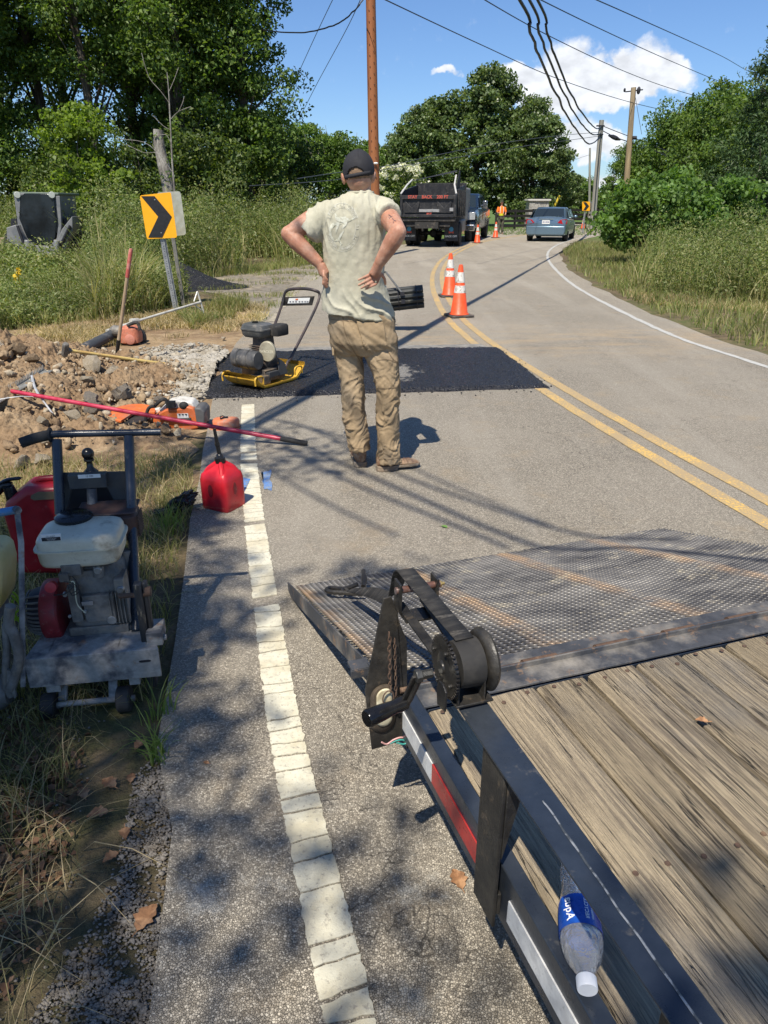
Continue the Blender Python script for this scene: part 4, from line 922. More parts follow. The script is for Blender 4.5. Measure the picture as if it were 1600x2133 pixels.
# winch
WC = Vector((.004, -.335, .776))
WN = MB().build('winch', BLKM, TR) if False else None
mb = MB()
for xx in (-.034, .018):                # side plates
    pl = [Vector((xx, WC.y+y, z)) for y, z in ((-.045, .712), (.05, .712), (.042, .775), (.020, .812), (-.020, .812), (-.044, .775))]
    mb.prism(pl, .004, (1, 0, 0))
mb.box((.0, WC.y, .7155), (.075, .095, .005)); WN = mb.build('winch', BLKM, TR, bevel=.0012)
mb = MB(); mb.lathe([(.025, -.03), (.044, -.028), (.046, -.01), (.047, .014), (.047, .018), (.025, .019)], WC, (1, 0, 0), 28); mb.build('strap_drum', RUBBER, WN, smooth=60)
mb = MB(); mb.lathe([(.02, .024), (.050, .022), (.058, .026), (.061, .034), (.056, .040), (.042, .038), (.02, .034)], WC, (1, 0, 0), 36); mb.build('drum_flange', BLKM, WN, smooth=60)
mb = MB(); xg = -.046; mb.lathe([(.02, 0), (.055, 0), (.055, .0055), (.02, .0055)], WC+Vector((xg-.003, 0, 0)), (1, 0, 0), 44)
for k in range(44):
    a = 2*PI*k/44; mb.box(WC+Vector((xg, math.cos(a)*.0575, math.sin(a)*.0575)), (.0055, .0060, .0042), Matrix.Rotation(a, 3, 'X'))
mb.build('gear', mat('greasy gear steel', (.06, .055, .05), .35, .7, col2=(.025, .02, .018), s2=30), WN, bevel=.0004)
mb = MB(); mb.lathe([(.005, -.010), (.013, -.010), (.014, -.006), (.030, -.003), (.032, .0), (.005, .0)], WC+Vector((xg, 0, 0)), (1, 0, 0), 12)
for k in range(4):
    a = k*PI/2+.4; mb.cyl(WC+Vector((xg-.010, math.cos(a)*.042, math.sin(a)*.042)), WC+Vector((xg, math.cos(a)*.042, math.sin(a)*.042)), .0045, n=6)
mb.build('hub', mat('greasy hub', (.05, .047, .043), .35, .6), WN, bevel=.0008)
# pinion housing in front of the gear
mb = MB(); pl = [Vector((-.062, WC.y+y, z)) for y, z in ((-.058, .722), (-.024, .715), (-.018, .748), (-.028, .770), (-.044, .774), (-.060, .765))]
mb.prism(pl, .004, (-1, 0, 0)); mb.build('gear_guard', BLKM, WN, bevel=.001)
nut = on(TR, 880, 1406, 0, -.075)
mb = MB(); mb.lathe([(.004, 0), (.013, 0), (.013, .012), (.009, .013), (.009, .034), (.004, .034)], nut+Vector((-.014, 0, 0)), (1, 0, 0), 6); mb.build('crank_nut', mat('dull nut', (.10, .10, .095), .4, .7), WN, bevel=.0008)
hp = on(TR, 846, 1462, 0, -.088); mb = MB(); mb.bar(nut+Vector((-.008, 0, 0)), hp, .006, .024, up=(1, 0, 0)); mb.bar(nut+Vector((-.008, 0, 0)), hp, .024, .006, up=(1, 0, 0)); mb.build('crank_arm', BLKM, WN, bevel=.0012)
he = on(TR, 763, 1498, 0, -.180); dh = (he-hp); mb = MB()
mb.lathe([(.008, 0), (.0145, .003), (.0155, .02), (.0135, .03), (.0165, dh.length*.6), (.0185, dh.length-.004), (.016, dh.length), (.004, dh.length)], hp, dh, 20); mb.build('crank_grip', PLASTK, WN, smooth=50)
# strap: drum -> roller -> hook lying on the ramp
def ribbon(name, pts, wv, th, m, parent):
    sp = spline(pts, 6); n = len(sp); ws = wv if isinstance(wv, list) else [wv]*len(pts); ws = spline([Vector(w) for w in ws], 6)
    v = []; 
    for i, p in enumerate(sp): v += [p-ws[i]/2, p+ws[i]/2]
    b = MB(); b.add(v, [(2*i, 2*i+1, 2*i+3, 2*i+2) for i in range(n-1)]); o = b.build(name, m, parent, smooth=60)
    md = o.modifiers.new('th', 'SOLIDIFY'); md.thickness = th; md.offset = 0; return o
STRAP = mat('black webbing', (.018, .017, .016), .8, col2=(.04, .037, .033), s2=12, dirt=(.20, .18, .15), sd=10, dlo=.55, dhi=.75, stretch=(1, 3, 1), bump=.0008, bs=400)
inv = wm(TR).inverted(); pw = lambda x, y, Y: inv @ P(x, y, Y)
s0 = [WC+Vector((-.006, .006, .048)), WC+Vector((.004, .14, .028)), Vector((.030, .02, .7645)), Vector((.032, .10, .745)), pw(815, 1243, 1.76), pw(770, 1233, 2.1), pw(728, 1229, 2.42)]
ribbon('winch_strap', s0, [(.036, 0, 0), (.038, 0, 0), (.042, 0, 0), (.042, 0, 0), (.035, 0, .026), (.026, 0, .030), (.024, 0, .008)], .003, STRAP, TR)
mb = MB(); pz = lambda x, y, dz=.02: (lambda p: Vector((p.x, p.y, rz_(p.x, p.y)+dz)))(on(TR, x, y, 2, .12))
mb.tube(spline([pz(745, 1228, .05), pz(716, 1226, .03), pz(690, 1220, .03), pz(680, 1228, .03), pz(690, 1238, .03), pz(715, 1243, .03), pz(735, 1247, .03), pz(758, 1251, .03)], 5), .0095, 8)
mb.tube(spline([pz(757, 1230, .04), pz(759, 1218, .06), pz(757, 1207, .09)], 4), [.010]*3+[.012]*3+[.009]*3, 8); mb.tube(spline([pz(712, 1242, .03), pz(716, 1234, .04), pz(728, 1240, .03)], 4), .007, 6)
mb.build('strap_hook', BLKM, TR)
# crumpled water bottle on the deck under the rail
bt = thing('water_bottle', 'crumpled clear water bottle with blue label and white cap lying on the trailer deck', 'bottle', (0, 0, 0))
p0 = G(1224, 2062, ZD+.03); p1 = G(1196, 1832, ZD+.036); ax = (p1-p0); LB = ax.length; ax.normalize()
sdv = ax.cross(Vector((0, 0, 1))).normalized(); upv = sdv.cross(ax)
bt.location = p0.lerp(p1, .5)
prof = [(.0135, .018), (.014, .024), (.019, .032), (.026, .044), (.0315, .060), (.0335, .074), (.0335, .082), (.033, .09), (.033, .128), (.0335, .138), (.031, .163), (.029, .18), (.027, .195), (.030, .206), (.031, LB-.004), (.022, LB)]
def brings(prof, infl=0.0, crush=1.0, n=28):
    rings = []
    for r, h in prof:
        t = max(0, (h-.09)/(LB-.09))*crush; ring = []
        for k in range(n):
            a = 2*PI*k/n; ca, sa = math.cos(a), math.sin(a)
            q = 1+.10*t*noise.noise((ca*2, sa*2, h*22))*2-(.25*t*abs(ca)**2 if sa > -.9 else 0)
            z = sa*r*q*(1-.18*t); ring.append(p0+ax*h+sdv*(ca*(r*q+infl))+upv*(z+infl*sa-(.033-r*(1-.1*t))*.55*0)+Vector((0, 0, (.0335-.0335))))
        rings.append(ring)
    return rings
def pet():
    m, nt, b = newmat('thin clear plastic'); b.inputs['Base Color'].default_value = (.92, .95, 1, 1); b.inputs['Roughness'].default_value = .16; b.inputs['IOR'].default_value = 1.3
    b.inputs['Transmission Weight'].default_value = .80; b.inputs['Alpha'].default_value = .8
    co = objco(nt); bn = nz(nt, co, 55, 4, .6); bp = nd(nt, 'ShaderNodeBump', {'Height': bn, 'Strength': 1, 'Distance': .012}); nt.links.new(bp.outputs[0], b.inputs['Normal']); return m
mb = MB(); mb.loft(brings(prof), cap=True); mb.build('bottle_body', pet(), bt, world=True, smooth=60)
lab = MB(); lr = brings([(.0338, .082), (.0336, .09), (.0335, .125), (.0338, .136)], .0008); lab.loft(lr, cap=False)
LBL = lab.build('label', mat('blue label print', (.012, .07, .36), .3, col2=(.02, .12, .50), s2=14, var=.1), bt, world=True, smooth=60)
mb = MB(); mb.lathe([(.0145, 0), (.0155, .002), (.0155, .018), (.0145, .019)], p0-ax*.001, ax, 30); mb.build('cap', mat('white plastic', (.72, .74, .77), .4, var=.04), bt, world=True, smooth=40)
WHT = mat('printed white', (.78, .78, .78), .6, var=.03)
tb = MB(); 
def bottle_text(body, size, hpos, ang):
    vs, fs = text_mesh(body, size, 1.0, size*.02)
    out = []
    for v in vs:                       # reads around the bottle: text x along circumference, y along the axis
        h = hpos+v.x; a = ang-v.y/.034
        out.append(p0+ax*h+sdv*(math.cos(a)*.0347)+upv*(math.sin(a)*.0347))
    tb.add(out, fs)
bottle_text('RECYCLE', .0085, .109, 1.35); bottle_text('REFRESH THEN', .0048, .109, 1.08); bottle_text('Aqua', .019, .109, 2.15)
for k in range(6):
    a0 = .42+k*.05; tb.add([p0+ax*h+sdv*(math.cos(a)*.0347)+upv*(math.sin(a)*.0347) for h, a in ((.100, a0), (.116, a0), (.116, a0+.028), (.100, a0+.028))], [(0, 1, 2, 3)])
tb.build('label_print', WHT, LBL, world=True, smooth=0)
# dead leaves
LEAFB = mat('dead brown leaf', (.26, .13, .06), .8, col2=(.36, .20, .10), s2=25, var=.25)
def dead_leaf(x, y, z, s, rz, label, m=None):
    t = thing('dead_leaf', label, 'leaf', (x, y, z), rz); n = 9; v = []; 
    for i in range(n+1):
        u = i/n; w = math.sin(PI*u**.8)*.32*s*(1+.25*math.sin(i*2.6)); zc = .10*s*math.sin(PI*u)*1.1
        v += [(-w, (u-.5)*s, zc+.16*s*(w/s)+.03*s), (0, (u-.5)*s, zc*.35), (w, (u-.5)*s, zc+.2*s*(w/s)+.02*s)]
    b = MB(); b.add(v, [(3*i+k, 3*i+k+1, 3*i+k+4, 3*i+k+3) for i in range(n) for k in (0, 1)]); b.build('blade', m or LEAFB, t, smooth=60); 
    b = MB(); b.tube([(0, -.5*s, .002), (0, -.72*s, .004)], .0012, 5); b.build('stalk', LEAFB, t)
dl_ = [(953, 1840, .062, .3, 'single curled brown leaf on the asphalt between edge line and trailer'), (308, 1920, .075, -.35, 'reddish long leaf on the gravel at the asphalt edge'), (228, 1640, .06, 1.0, 'tan broad leaf on the verge below the scarifier'), (275, 1628, .04, .2, 'small tan leaf right of the broad tan leaf'), (205, 1705, .06, 1.9, 'dark brown leaf among the straw on the verge'), (232, 1795, .045, 2.4, 'small leaf on the gravel between the straw and the asphalt'), (430, 1597, .022, 1.2, 'tiny red-brown leaf on the asphalt left of the edge line'), (292, 1560, .05, 2.8, 'rust-brown leaf by the wide grass tuft'), (175, 1660, .05, .6, 'dark leaf at the left end of the leaf litter'), (262, 1745, .045, 3.5, 'folded brown leaf on the straw')]
for (px, py, s, rz, lb) in dl_: g = G(px, py); dead_leaf(g.x, g.y, .014, s, rz, lb)
g = G(1462, 1502, ZD+.01); dead_leaf(g.x, g.y, g.z, .03, 1.3, 'small crinkled brown leaf on the trailer deck planks')
g = G(925, 1103); dead_leaf(g.x, g.y, .014, .04, 1.0, 'fresh green leaf lying on the road above the ramp', mat('green leaf', (.12, .22, .05), .6))
# ================================================================== NEAR LEFT: MACHINES, CANS, PILE, TOOLS
GREYM = mat('dirty grey casting', (.20, .195, .18), .65, .2, col2=(.13, .12, .105), s2=9, dirt=(.28, .25, .20), sd=16, dlo=.5, dhi=.68, bump=.002, bs=60, var=.25)
CREAMT = mat('cream enamel tank', (.62, .585, .45), .38, col2=(.55, .51, .38), s2=6, dirt=(.24, .20, .14), sd=13, dlo=.54, dhi=.72, bump=.0006, bs=50, var=.08)
REDC = mat('faded red enamel', (.26, .022, .028), .5, col2=(.19, .03, .03), s2=10, dirt=(.32, .26, .22), sd=22, dlo=.58, dhi=.72, var=.2)
REDPL = mat('red polyethylene', (.50, .012, .022), .38, col2=(.42, .02, .03), s2=5, dirt=(.36, .16, .12), sd=14, dlo=.60, dhi=.8, bump=.0012, bs=30, var=.12)
DRED = mat('dark red polyethylene', (.34, .010, .018), .4, col2=(.26, .012, .02), s2=5, dirt=(.3, .14, .12), sd=14, dlo=.62, dhi=.8, bump=.001, bs=30, var=.12)
PALE = mat('plaster splashed steel', (.30, .29, .265), .75, col2=(.07, .075, .085), s2=9, lo=.46, hi=.60, dirt=(.27, .15, .08), sd=15, dlo=.60, dhi=.70, bump=.001, bs=80, var=.25)
YELP = mat('chipped yellow paint', (.62, .36, .035), .5, col2=(.52, .29, .03), s2=7, dirt=(.09, .07, .05), sd=22, dlo=.55, dhi=.66, bump=.001, bs=70, var=.15)
ORNG = mat('orange plastic', (.62, .15, .035), .45, col2=(.50, .13, .05), s2=7, dirt=(.30, .24, .18), sd=16, dlo=.56, dhi=.72, var=.12)
WHTP = mat('off-white plastic', (.62, .60, .54), .5, dirt=(.3, .27, .22), sd=14, dlo=.5, dhi=.7)
LABW = mat('white sticker', (.72, .72, .68), .5, var=.04)
INK = mat('black ink', (.02, .02, .025), .6)
def sq_loft(mb, c, prof, n=36, e=3.2):
    """stack of superellipse rings: prof = (halfx, halfy, z)"""
    rings = []
    for hx, hy, z in prof:
        rg = []
        for k in range(n):
            a = 2*PI*k/n; ca, sa = math.cos(a), math.sin(a)
            r = (abs(ca)**e+abs(sa)**e)**(-1/e); rg.append(Vector(c)+Vector((ca*r*hx, sa*r*hy, z)))
        rings.append(rg)
    return mb.loft(rings)
# ---- the scarifier (walk-behind machine with cream fuel tank)
SC = thing('surface_grinder', 'walk-behind surface grinder with cream fuel tank and black handlebar on the shaded verge', 'machine', (-.955, 1.95, 0), R(9))
def s(px, py, y): return on(SC, px, py, 1, y)
mb = MB(); a, b_, c_, d_ = s(49, 1381, 0), s(328, 1345, 0), s(332, 1403, 0), s(54, 1442, 0)
zt = (a.z+b_.z)/2; zb = (c_.z+d_.z)/2; xl, xr = a.x, b_.x
mb.box(((xl+xr)/2, .004, (zt+zb)/2), (xr-xl, .008, zt-zb)); mb.prism([(xl, .002, zt-.008), (xr, .002, zt-.008), (xr-.075, .30, zt-.008), (xr-.10, .46, zt-.008), (xl+.06, .46, zt-.008), (xl+.04, .30, zt-.008)], .008, (0, 0, 1)); mb.box((xl+.07, .24, (zt+zb)/2), (.008, .42, zt-zb)); mb.box((xr-.13, .24, (zt+zb)/2), (.008, .42, zt-zb))
ch = mb.build('chassis', PALE, SC, bevel=.003)
mb = MB(); sl = s(302, 1377, -.001); mb.prism([sl+Vector((math.cos(t)*(.011)+(.008 if math.cos(t) > 0 else -.008), 0, math.sin(t)*.004)) for t in np.linspace(0, 2*PI, 16, endpoint=False)], .002, (0, -1, 0)); mb.build('slot', INK, ch)
mb = MB(); mb.box((xr-.012, .07, zt+.02), (.05, .09, .05)); mb.lathe([(0, 0), (.011, 0), (.011, .01), (0, .01)], (xr+.013, .05, zt+.01), (1, 0, 0), 6); mb.build('side_bracket', PALE, ch, bevel=.002)
# wheels and axle
for px, py, r in ((262, 1470, .043), (108, 1487, .043)):
    w = s(px, py, .0); w.z = r; mb = MB(); mb.lathe([(.012, -.022), (r-.004, -.022), (r, -.018), (r, .018), (r-.004, .022), (.012, .022)], w, (1, 0, 0), 24)
    mb.build('wheel', RUBBER, SC, smooth=40)
    mb = MB(); mb.lathe([(0, 0), (.011, 0), (.011, .012), (0, .012)], w+Vector((.022, 0, 0)), (1, 0, 0), 6); mb.build('wheel_bolt', GREYM, SC)
wa, wb = s(125, 1485, .0), s(240, 1470, .0); mb = MB(); mb.cyl((wa.x, 0, .045), (wb.x+.01, 0, .045), .010, n=12); mb.bar((wa.x+.01, .02, .045), (wa.x+.02, .06, zb+.02), .028, .012); mb.bar((wb.x-.002, 0, .045), (wb.x-.002, .06, zb+.02), .028, .012)
mb.box((xl+.07, .02, zb-.012), (.045, .03, .03)); mb.box((xr-.09, .02, zb-.012), (.035, .03, .03)); mb.build('axle', PALE, SC, bevel=.002)
mb = MB(); mb.lathe([(.02, -.09), (.075, -.09), (.08, -.085), (.08, .085), (.075, .09), (.02, .09)], ((xl+xr)/2, .2, .10), (1, 0, 0), 24); mb.build('cutter_drum', RUST, SC)
# engine
eb = s(198, 1262, .12); mb = MB()
sq_loft(mb, (eb.x+.005, .22, zt), [(.115, .10, 0), (.118, .10, .012), (.095, .09, .022), (.095, .09, .05), (.088, .085, .13), (.08, .08, .21), (.06, .06, .235)], 32, 5)
mb.box((eb.x+.0, .125, zt+.015), (.19, .012, .03)); mb.box((eb.x+.015, .125, zt+.10), (.10, .02, .10)); mb.box((eb.x-.06, .13, zt+.12), (.035, .03, .13)); mb.box((eb.x+.085, .16, zt+.12), (.03, .08, .16))
for k in range(6): mb.box((eb.x+.05+k*.011, .118, zt+.10), (.004, .018, .12))
EN = mb.build('engine', GREYM, SC, bevel=.004)
mb = MB()
for px, py, r, l in ((233, 1293, .016, .018), (186, 1337, .008, .01), (135, 1240, .008, .012), (145, 1285, .006, .008), (177, 1275, .006, .008), (203, 1190, .012, .015), (250, 1230, .012, .02)):
    c = s(px, py, .108); mb.lathe([(0, 0), (r*.9, 0), (r, .003), (r, l), (0, l)], c, (0, 1, 0), 12)
mb.build('bolts', GALV, EN, bevel=.0006)
mb = MB(); tl = s(182, 1257, .108); mb.box(tl, (.036, .003, .014)); put_text(mb, 'ENGINE', .008, tl+Vector((0, -.0025, 0)), (1, 0, 0), (0, 0, 1)) if False else None; mb.build('cast_plate', mat('cast plate', (.27, .25, .23), .6), EN, bevel=.001)
mb = MB()
for pts in (((140, 1218), (150, 1240), (165, 1232), (155, 1222), (138, 1236), (128, 1238), (112, 1240)), ((150, 1200), (160, 1212), (162, 1228), (148, 1236)), ((133, 1212), (150, 1214), (160, 1222))):
    mb.tube(spline([s(x, y, .095) for x, y in pts], 4), .0022, 6)
mb.build('ignition_wire', RUBBER, EN)
mb = MB(); mb.tube(spline([s(x, y, .095) for x, y in ((148, 1212), (155, 1214), (158, 1245), (163, 1262), (178, 1277))], 4), .0018, 6); mb.build('pale_wire', mat('pale wire', (.6, .58, .4), .5), EN)
rc = s(136, 1266, .20); mb = MB(); mb.lathe([(.02, 0), (.098, 0), (.104, .006), (.104, .05), (.1, .056), (.088, .058)], rc, (-1, 0, 0), 40); RC = mb.build('fan_cover', REDC, EN, smooth=40)
mb = MB(); kn = s(107, 1222, .10); mb.lathe([(0, -.01), (.018, -.008), (.018, .012), (0, .014)], kn, (0, -1, .2), 14); mb.build('stop_switch', mat('red knob', (.4, .03, .04), .4), RC)
mb = MB(); mb.lathe([(.083, 0), (.080, .02), (.072, .045), (.02, .05)], rc+Vector((-.055, 0, 0)), (-1, 0, 0), 36); mb.build('recoil_core', INK, RC)
mb = MB()
for k in range(11):
    z = -.075+.15*k/10; rr0 = math.sqrt(max(0, .086**2-z*z)); rr1 = math.sqrt(max(0, .078**2-z*z*.8))
    mb.tube(spline([rc+Vector((-.056, -rr0, z)), rc+Vector((-.085, -rr1-.002, z*.96)), rc+Vector((-.108, -rr1*.8, z*.85))], 4), .0042, 6)
mb.tube([rc+Vector((-.056, math.cos(t)*.088, math.sin(t)*.088)) for t in np.linspace(0, 2*PI, 33)], .004, 6)
mb.tube([rc+Vector((-.108, math.cos(t)*.068, math.sin(t)*.068)) for t in np.linspace(0, 2*PI, 33)], .004, 6); mb.build('recoil_grille', GREYM, RC)
# cream tank
tc = s(153, 1136, .10); tc.z -= .022; mb = MB(); hx = .138; 
sq_loft(mb, (tc.x, .205, tc.z-.012), [(a*.93, b*.9, c*.8) for a, b, c in [(.06, .05, -.067), (.118, .092, -.067), (.131, .102, -.060), (.136, .106, -.045), (.139, .108, -.002), (.139, .109, .008), (.147, .117, .0085), (.147, .117, .0145), (.138, .108, .015), (.136, .106, .044), (.131, .102, .056), (.118, .092, .064), (.085, .06, .067), (.03, .02, .067)]], 52, 5.5)
TK = mb.build('fuel_tank', CREAMT, SC, smooth=50)
mb = MB(); ls = s(106, 1120, .104); mb.box(ls+Vector((0, .0016, 0)), (.060, .003, .024)); SL = mb.build('warning_sticker', LABW, TK)
mb = MB(); mb.box(ls+Vector((0, -.0004, -.0048)), (.056, .001, .012)); put_text(mb, 'OIL ALERT', .0058, ls+Vector((0, -.0012, .0045)), (1, 0, 0), (0, 0, 1)); mb.build('sticker_print', INK, SL, smooth=0)
mb = MB()
for k in range(3): put_text(mb, 'CHECK OIL LEVEL BEFORE'[:22-k*3], .0028, ls+Vector((0, -.0016, -.002-k*.003)), (1, 0, 0), (0, 0, 1))
mb.build('sticker_lettering', LABW, SL, smooth=0)
mb = MB(); mb.lathe([(.0, 0), (.056, 0), (.060, .004), (.060, .018), (.05, .024), (.0, .026)], (tc.x-.035, .275, tc.z+.034), (0, 0, 1), 30); mb.build('tank_cap', PLASTK, TK, smooth=40)
mb = MB(); mf = s(232, 1092, .33); sq_loft(mb, (mf.x, .36, mf.z-.055), [(.085, .055, 0), (.09, .06, .01), (.09, .06, .085), (.08, .05, .098)], 28, 5)
mb.box((mf.x-.01, .36, mf.z+.05), (.20, .13, .006)); MF = mb.build('muffler', mat('rust-brown muffler', (.075, .04, .033), .6, col2=(.05, .035, .03), s2=12, dirt=(.12, .07, .05), sd=20), SC, bevel=.003)
mb = MB()
for k in range(8): mb.box((mf.x+.0925, .36, mf.z-.045+.010*k), (.004, .09, .004))
mb.build('muffler_slats', RUST, MF)
mb = MB(); p0_, p1_ = s(262, 1145, .28), s(262, 1190, .28); mb.cyl(p0_, p1_, .018, n=14); p0_, p1_ = s(205, 1178, .13), s(205, 1200, .13); mb.cyl(p0_, p1_, .018, n=10); mb.box(s(150, 1185, .12), (.06, .03, .04)); mb.box(s(135, 1200, .11), (.03, .03, .03)); mb.box(s(170, 1182, .20), (.10, .12, .03)); mb.build('carburettor', GREYM, EN, bevel=.002)
# belt guard
mb = MB(); g0, g1 = s(287, 1222, .03), s(298, 1350, .03); mb.box(((g0.x+g1.x)/2, .06, (g0.z+g1.z)/2), (.026, .03, g0.z-g1.z)); mb.box(((g0.x+g1.x)/2+.02, .07, (g0.z+g1.z)/2), (.016, .03, (g0.z-g1.z)*.98))
mb.box(((g0.x+g1.x)/2+.005, .05, zb-.02), (.03, .05, .08))
bg = mb.build('belt_guard', mat('worn black guard', (.04, .04, .04), .6, col2=(.02, .02, .02), s2=8, dirt=(.36, .30, .2), sd=25, dlo=.58, dhi=.66, stretch=(1, 1, .2)), SC, bevel=.006)
mb = MB(); bo = s(305, 1235, .05); mb.lathe([(0, 0), (.017, 0), (.017, .018), (0, .018)], (bo.x-.005, .06, bo.z), (1, 0, 0), 12); mb.cyl((bo.x-.09, .06, bo.z-.01), (bo.x, .06, bo.z-.01), .008); mb.build('pivot_bolt', RUST, SC, bevel=.001)
# handle
yh = .46; mb = MB()
tL0, tL1 = s(118, 915, yh), s(125, 1072, yh-.10); tR0, tR1 = s(268, 908, yh), s(280, 1215, yh-.22)
mb.tube([tL0, tL1], .0175, 12, ref=(1, 0, 0)); mb.tube([tR0, tR1, Vector((tR1.x+.01, .12, zt))], .0175, 12)
mb.tube(spline([s(46, 921, yh-.01), s(75, 912, yh), s(104, 906, yh), s(118, 904, yh)], 4)+[s(335, 900, yh)], .0125, 12); HB = mb.build('handle_frame', NAVY, SC)
mb = MB(); mb.tube(spline([s(43, 923, yh-.01), s(72, 913, yh), s(103, 906, yh)], 4), .0185, 14); mb.lathe([(.0, 0), (.026, 0), (.026, .006), (0, .006)], s(103, 906, yh), (1, 0, 0), 16); mb.build('hand_grip', RUBBER, HB)
mb = MB(); mb.prism([s(x, y, yh-.03) for x, y in ((127, 985), (262, 982), (266, 1072), (246, 1062), (222, 1014), (150, 1018), (138, 1072), (127, 1072))], .006, (0, 1, 0)); mb.box(s(184, 1000, yh-.05), (.125, .035, .05)); CP_ = mb.build('control_panel', mat('dark grey panel', (.045, .05, .055), .5, col2=(.07, .07, .065), s2=8, dirt=(.2, .17, .12), sd=12, dlo=.62, dhi=.8), SC, bevel=.002)
mb = MB(); mb.box(s(186, 992, yh-.0695), (.074, .002, .013)); nl_ = mb.build('number_plate', LABW, CP_); mb = MB(); put_text(mb, '13 100', .009, s(186, 992, yh-.071), (1, 0, 0), (0, 0, 1)); mb.build('plate_number', INK, nl_, smooth=0)
mb = MB(); k0 = s(183, 945, yh); mb.ell(k0, .0215, .0215, .0215); mb.lathe([(.008, 0), (.017, .002), (.018, .008), (.010, .014), (.012, .035), (.026, .05), (.03, .07)], k0+Vector((0, 0, -.016)), (0, 0, -1), 20); mb.build('depth_knob', PLASTK, CP_)
mb = MB(); mb.cyl(s(191, 1015, yh-.05), s(193, 1068, yh-.05), .0175, n=14); mb.build('depth_column', PALE, CP_)
mb = MB(); mb.prism([s(x, y, yh+.03) for x, y in ((130, 1010), (262, 1008), (266, 1110), (130, 1110))], .004, (0, 1, 0)); mb.build('back_plate', INK, CP_)
# lift lever at the left
mb = MB(); mb.tube([s(35, 1062, .12), s(44, 1130, .06), s(48, 1430, -.01)], .0085, 8, sy=.6); mb.lathe([(0, 0), (.011, 0), (.011, .02), (0, .02)], s(33, 1060, .11), (.6, -.8, 0), 8); mb.build('lift_rod', PALE, SC)
mb = MB(); mb.tube([s(33, 1062, .12), s(-60, 1078, .05)], .0125, 12); mb.build('blue_lever', mat('blue enamel', (.07, .22, .42), .4, dirt=(.3, .3, .3), sd=20), SC)
# ---- concrete saw, cut by the left edge
CS = thing('concrete_saw', 'yellow and grey concrete saw cut off by the left picture edge beside the grinder', 'machine', (-1.38, 1.9, 0), R(6))
def cs(px, py, y=.0): return on(CS, px, py, 1, y)
mb = MB(); mb.prism([cs(x, y, .0) for x, y in ((-240, 1175), (-22, 1155), (-8, 1170), (0, 1200), (-2, 1262), (-12, 1288), (-240, 1300))], .16, (0, 1, 0)); mb.build('hood', mat('cream yellow hood', (.60, .50, .24), .45, col2=(.52, .40, .12), s2=3, dirt=(.35, .28, .16), sd=14, dlo=.58, dhi=.72), CS, bevel=.02, seg=3)
mb = MB(); mb.prism([cs(x, y, -.01) for x, y in ((-240, 1300), (-20, 1290), (-14, 1310), (-240, 1345))], .14, (0, 1, 0)); mb.tube(spline([cs(x, y, -.02) for x, y in ((22, 1262), (18, 1300), (30, 1325), (40, 1370), (30, 1410), (22, 1435))], 5), [.016]*26, 10)
mb.tube(spline([cs(x, y, -.01) for x, y in ((12, 1300), (14, 1350), (12, 1420), (24, 1450))], 5), [.012]*16, 10); mb.lathe([(.01, 0), (.055, 0), (.058, .012), (.04, .035), (.01, .036)], cs(18, 1440, .02)+Vector((-.03, 0, 0)), (1, 0, 0), 24); mb.prism([cs(x, y, -.03) for x, y in ((14, 1395), (24, 1400), (34, 1452), (30, 1456), (14, 1420))], .01, (0, 1, 0)); mb.build('frame', GREYM, CS, smooth=40)
mb = MB(); wc = cs(-18, 1455, .12); wc.z = .17; mb.lathe([(.05, -.03), (.16, -.03), (.17, -.02), (.17, .02), (.16, .03), (.05, .03)], (wc.x, .02, .17), (1, 0, 0), 36); mb.build('wheel', RUST, CS, smooth=40)
hi = mat('hi-vis yellow green cord', (.35, .55, .03), .6)
t = thing('hi_vis_cord', 'coil of yellow-green cord between the saw and the grinder engine', 'cord', (0, 0, 0)); mb = MB(); t.location = P(36, 1260, 2.1)
for pts in (((24, 1232), (34, 1240), (44, 1262), (42, 1290)), ((24, 1240), (38, 1255), (48, 1275)), ((28, 1282), (40, 1270), (50, 1262)), ((30, 1270), (36, 1290), (48, 1300)), ((26, 1250), (30, 1290), (44, 1284))): mb.tube(spline([P(x, y, 2.12) for x, y in pts], 4), .0035, 6)
mb.build('cord', hi, t, world=True)
# ---- fuel cans
FC = thing('fuel_can', 'bright red fuel can with black spout standing on the edge line', 'fuel can', G(463, 1066)+Vector((0, .06, 0)), R(-28)); FC.scale = (.86, .86, .9)
mb = MB(); H = .245; sq_loft(mb, (0, 0, .013), [(.104, .094, 0), (.107, .097, .004), (.108, .098, .05), (.108, .098, .13), (.108, .098, H-.06), (.10, .09, H-.025), (.075, .066, H), (.042, .042, H+.022), (.03, .03, H+.036), (.028, .028, H+.05)], 48, 9)
body = mb.build('can_body', REDPL, FC, smooth=55)
mb = MB()
for a in (0, PI/2, PI, 1.5*PI): mb.tube(spline([Vector((math.cos(a+.75)*.118, math.sin(a+.75)*.108, H-.045)), Vector((math.cos(a+.75)*.082, math.sin(a+.75)*.076, H+.012)), Vector((math.cos(a+.75)*.03, math.sin(a+.75)*.03, H+.045))], 4), .017, 8)
mb.build('shoulder_rib', REDPL, body)
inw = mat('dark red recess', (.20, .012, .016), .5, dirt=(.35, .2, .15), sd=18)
for sx_, nrm in ((-.045, 0), (.0, 1)):
    mb = MB(); w = .019; h = .040
    if nrm == 0: pts = [Vector((sx_+.03+math.cos(t)*w, -.0975, .14+math.sin(t)*h)) for t in np.linspace(0, 2*PI, 18, endpoint=False)]; mb.prism(pts, .0035, (0, -1, 0))
    else: pts = [Vector((.1075, -.01+math.cos(t)*.016, .15+math.sin(t)*h)) for t in np.linspace(0, 2*PI, 18, endpoint=False)]; mb.prism(pts, .003, (1, 0, 0))
    mb.build('grip_recess', inw, body)
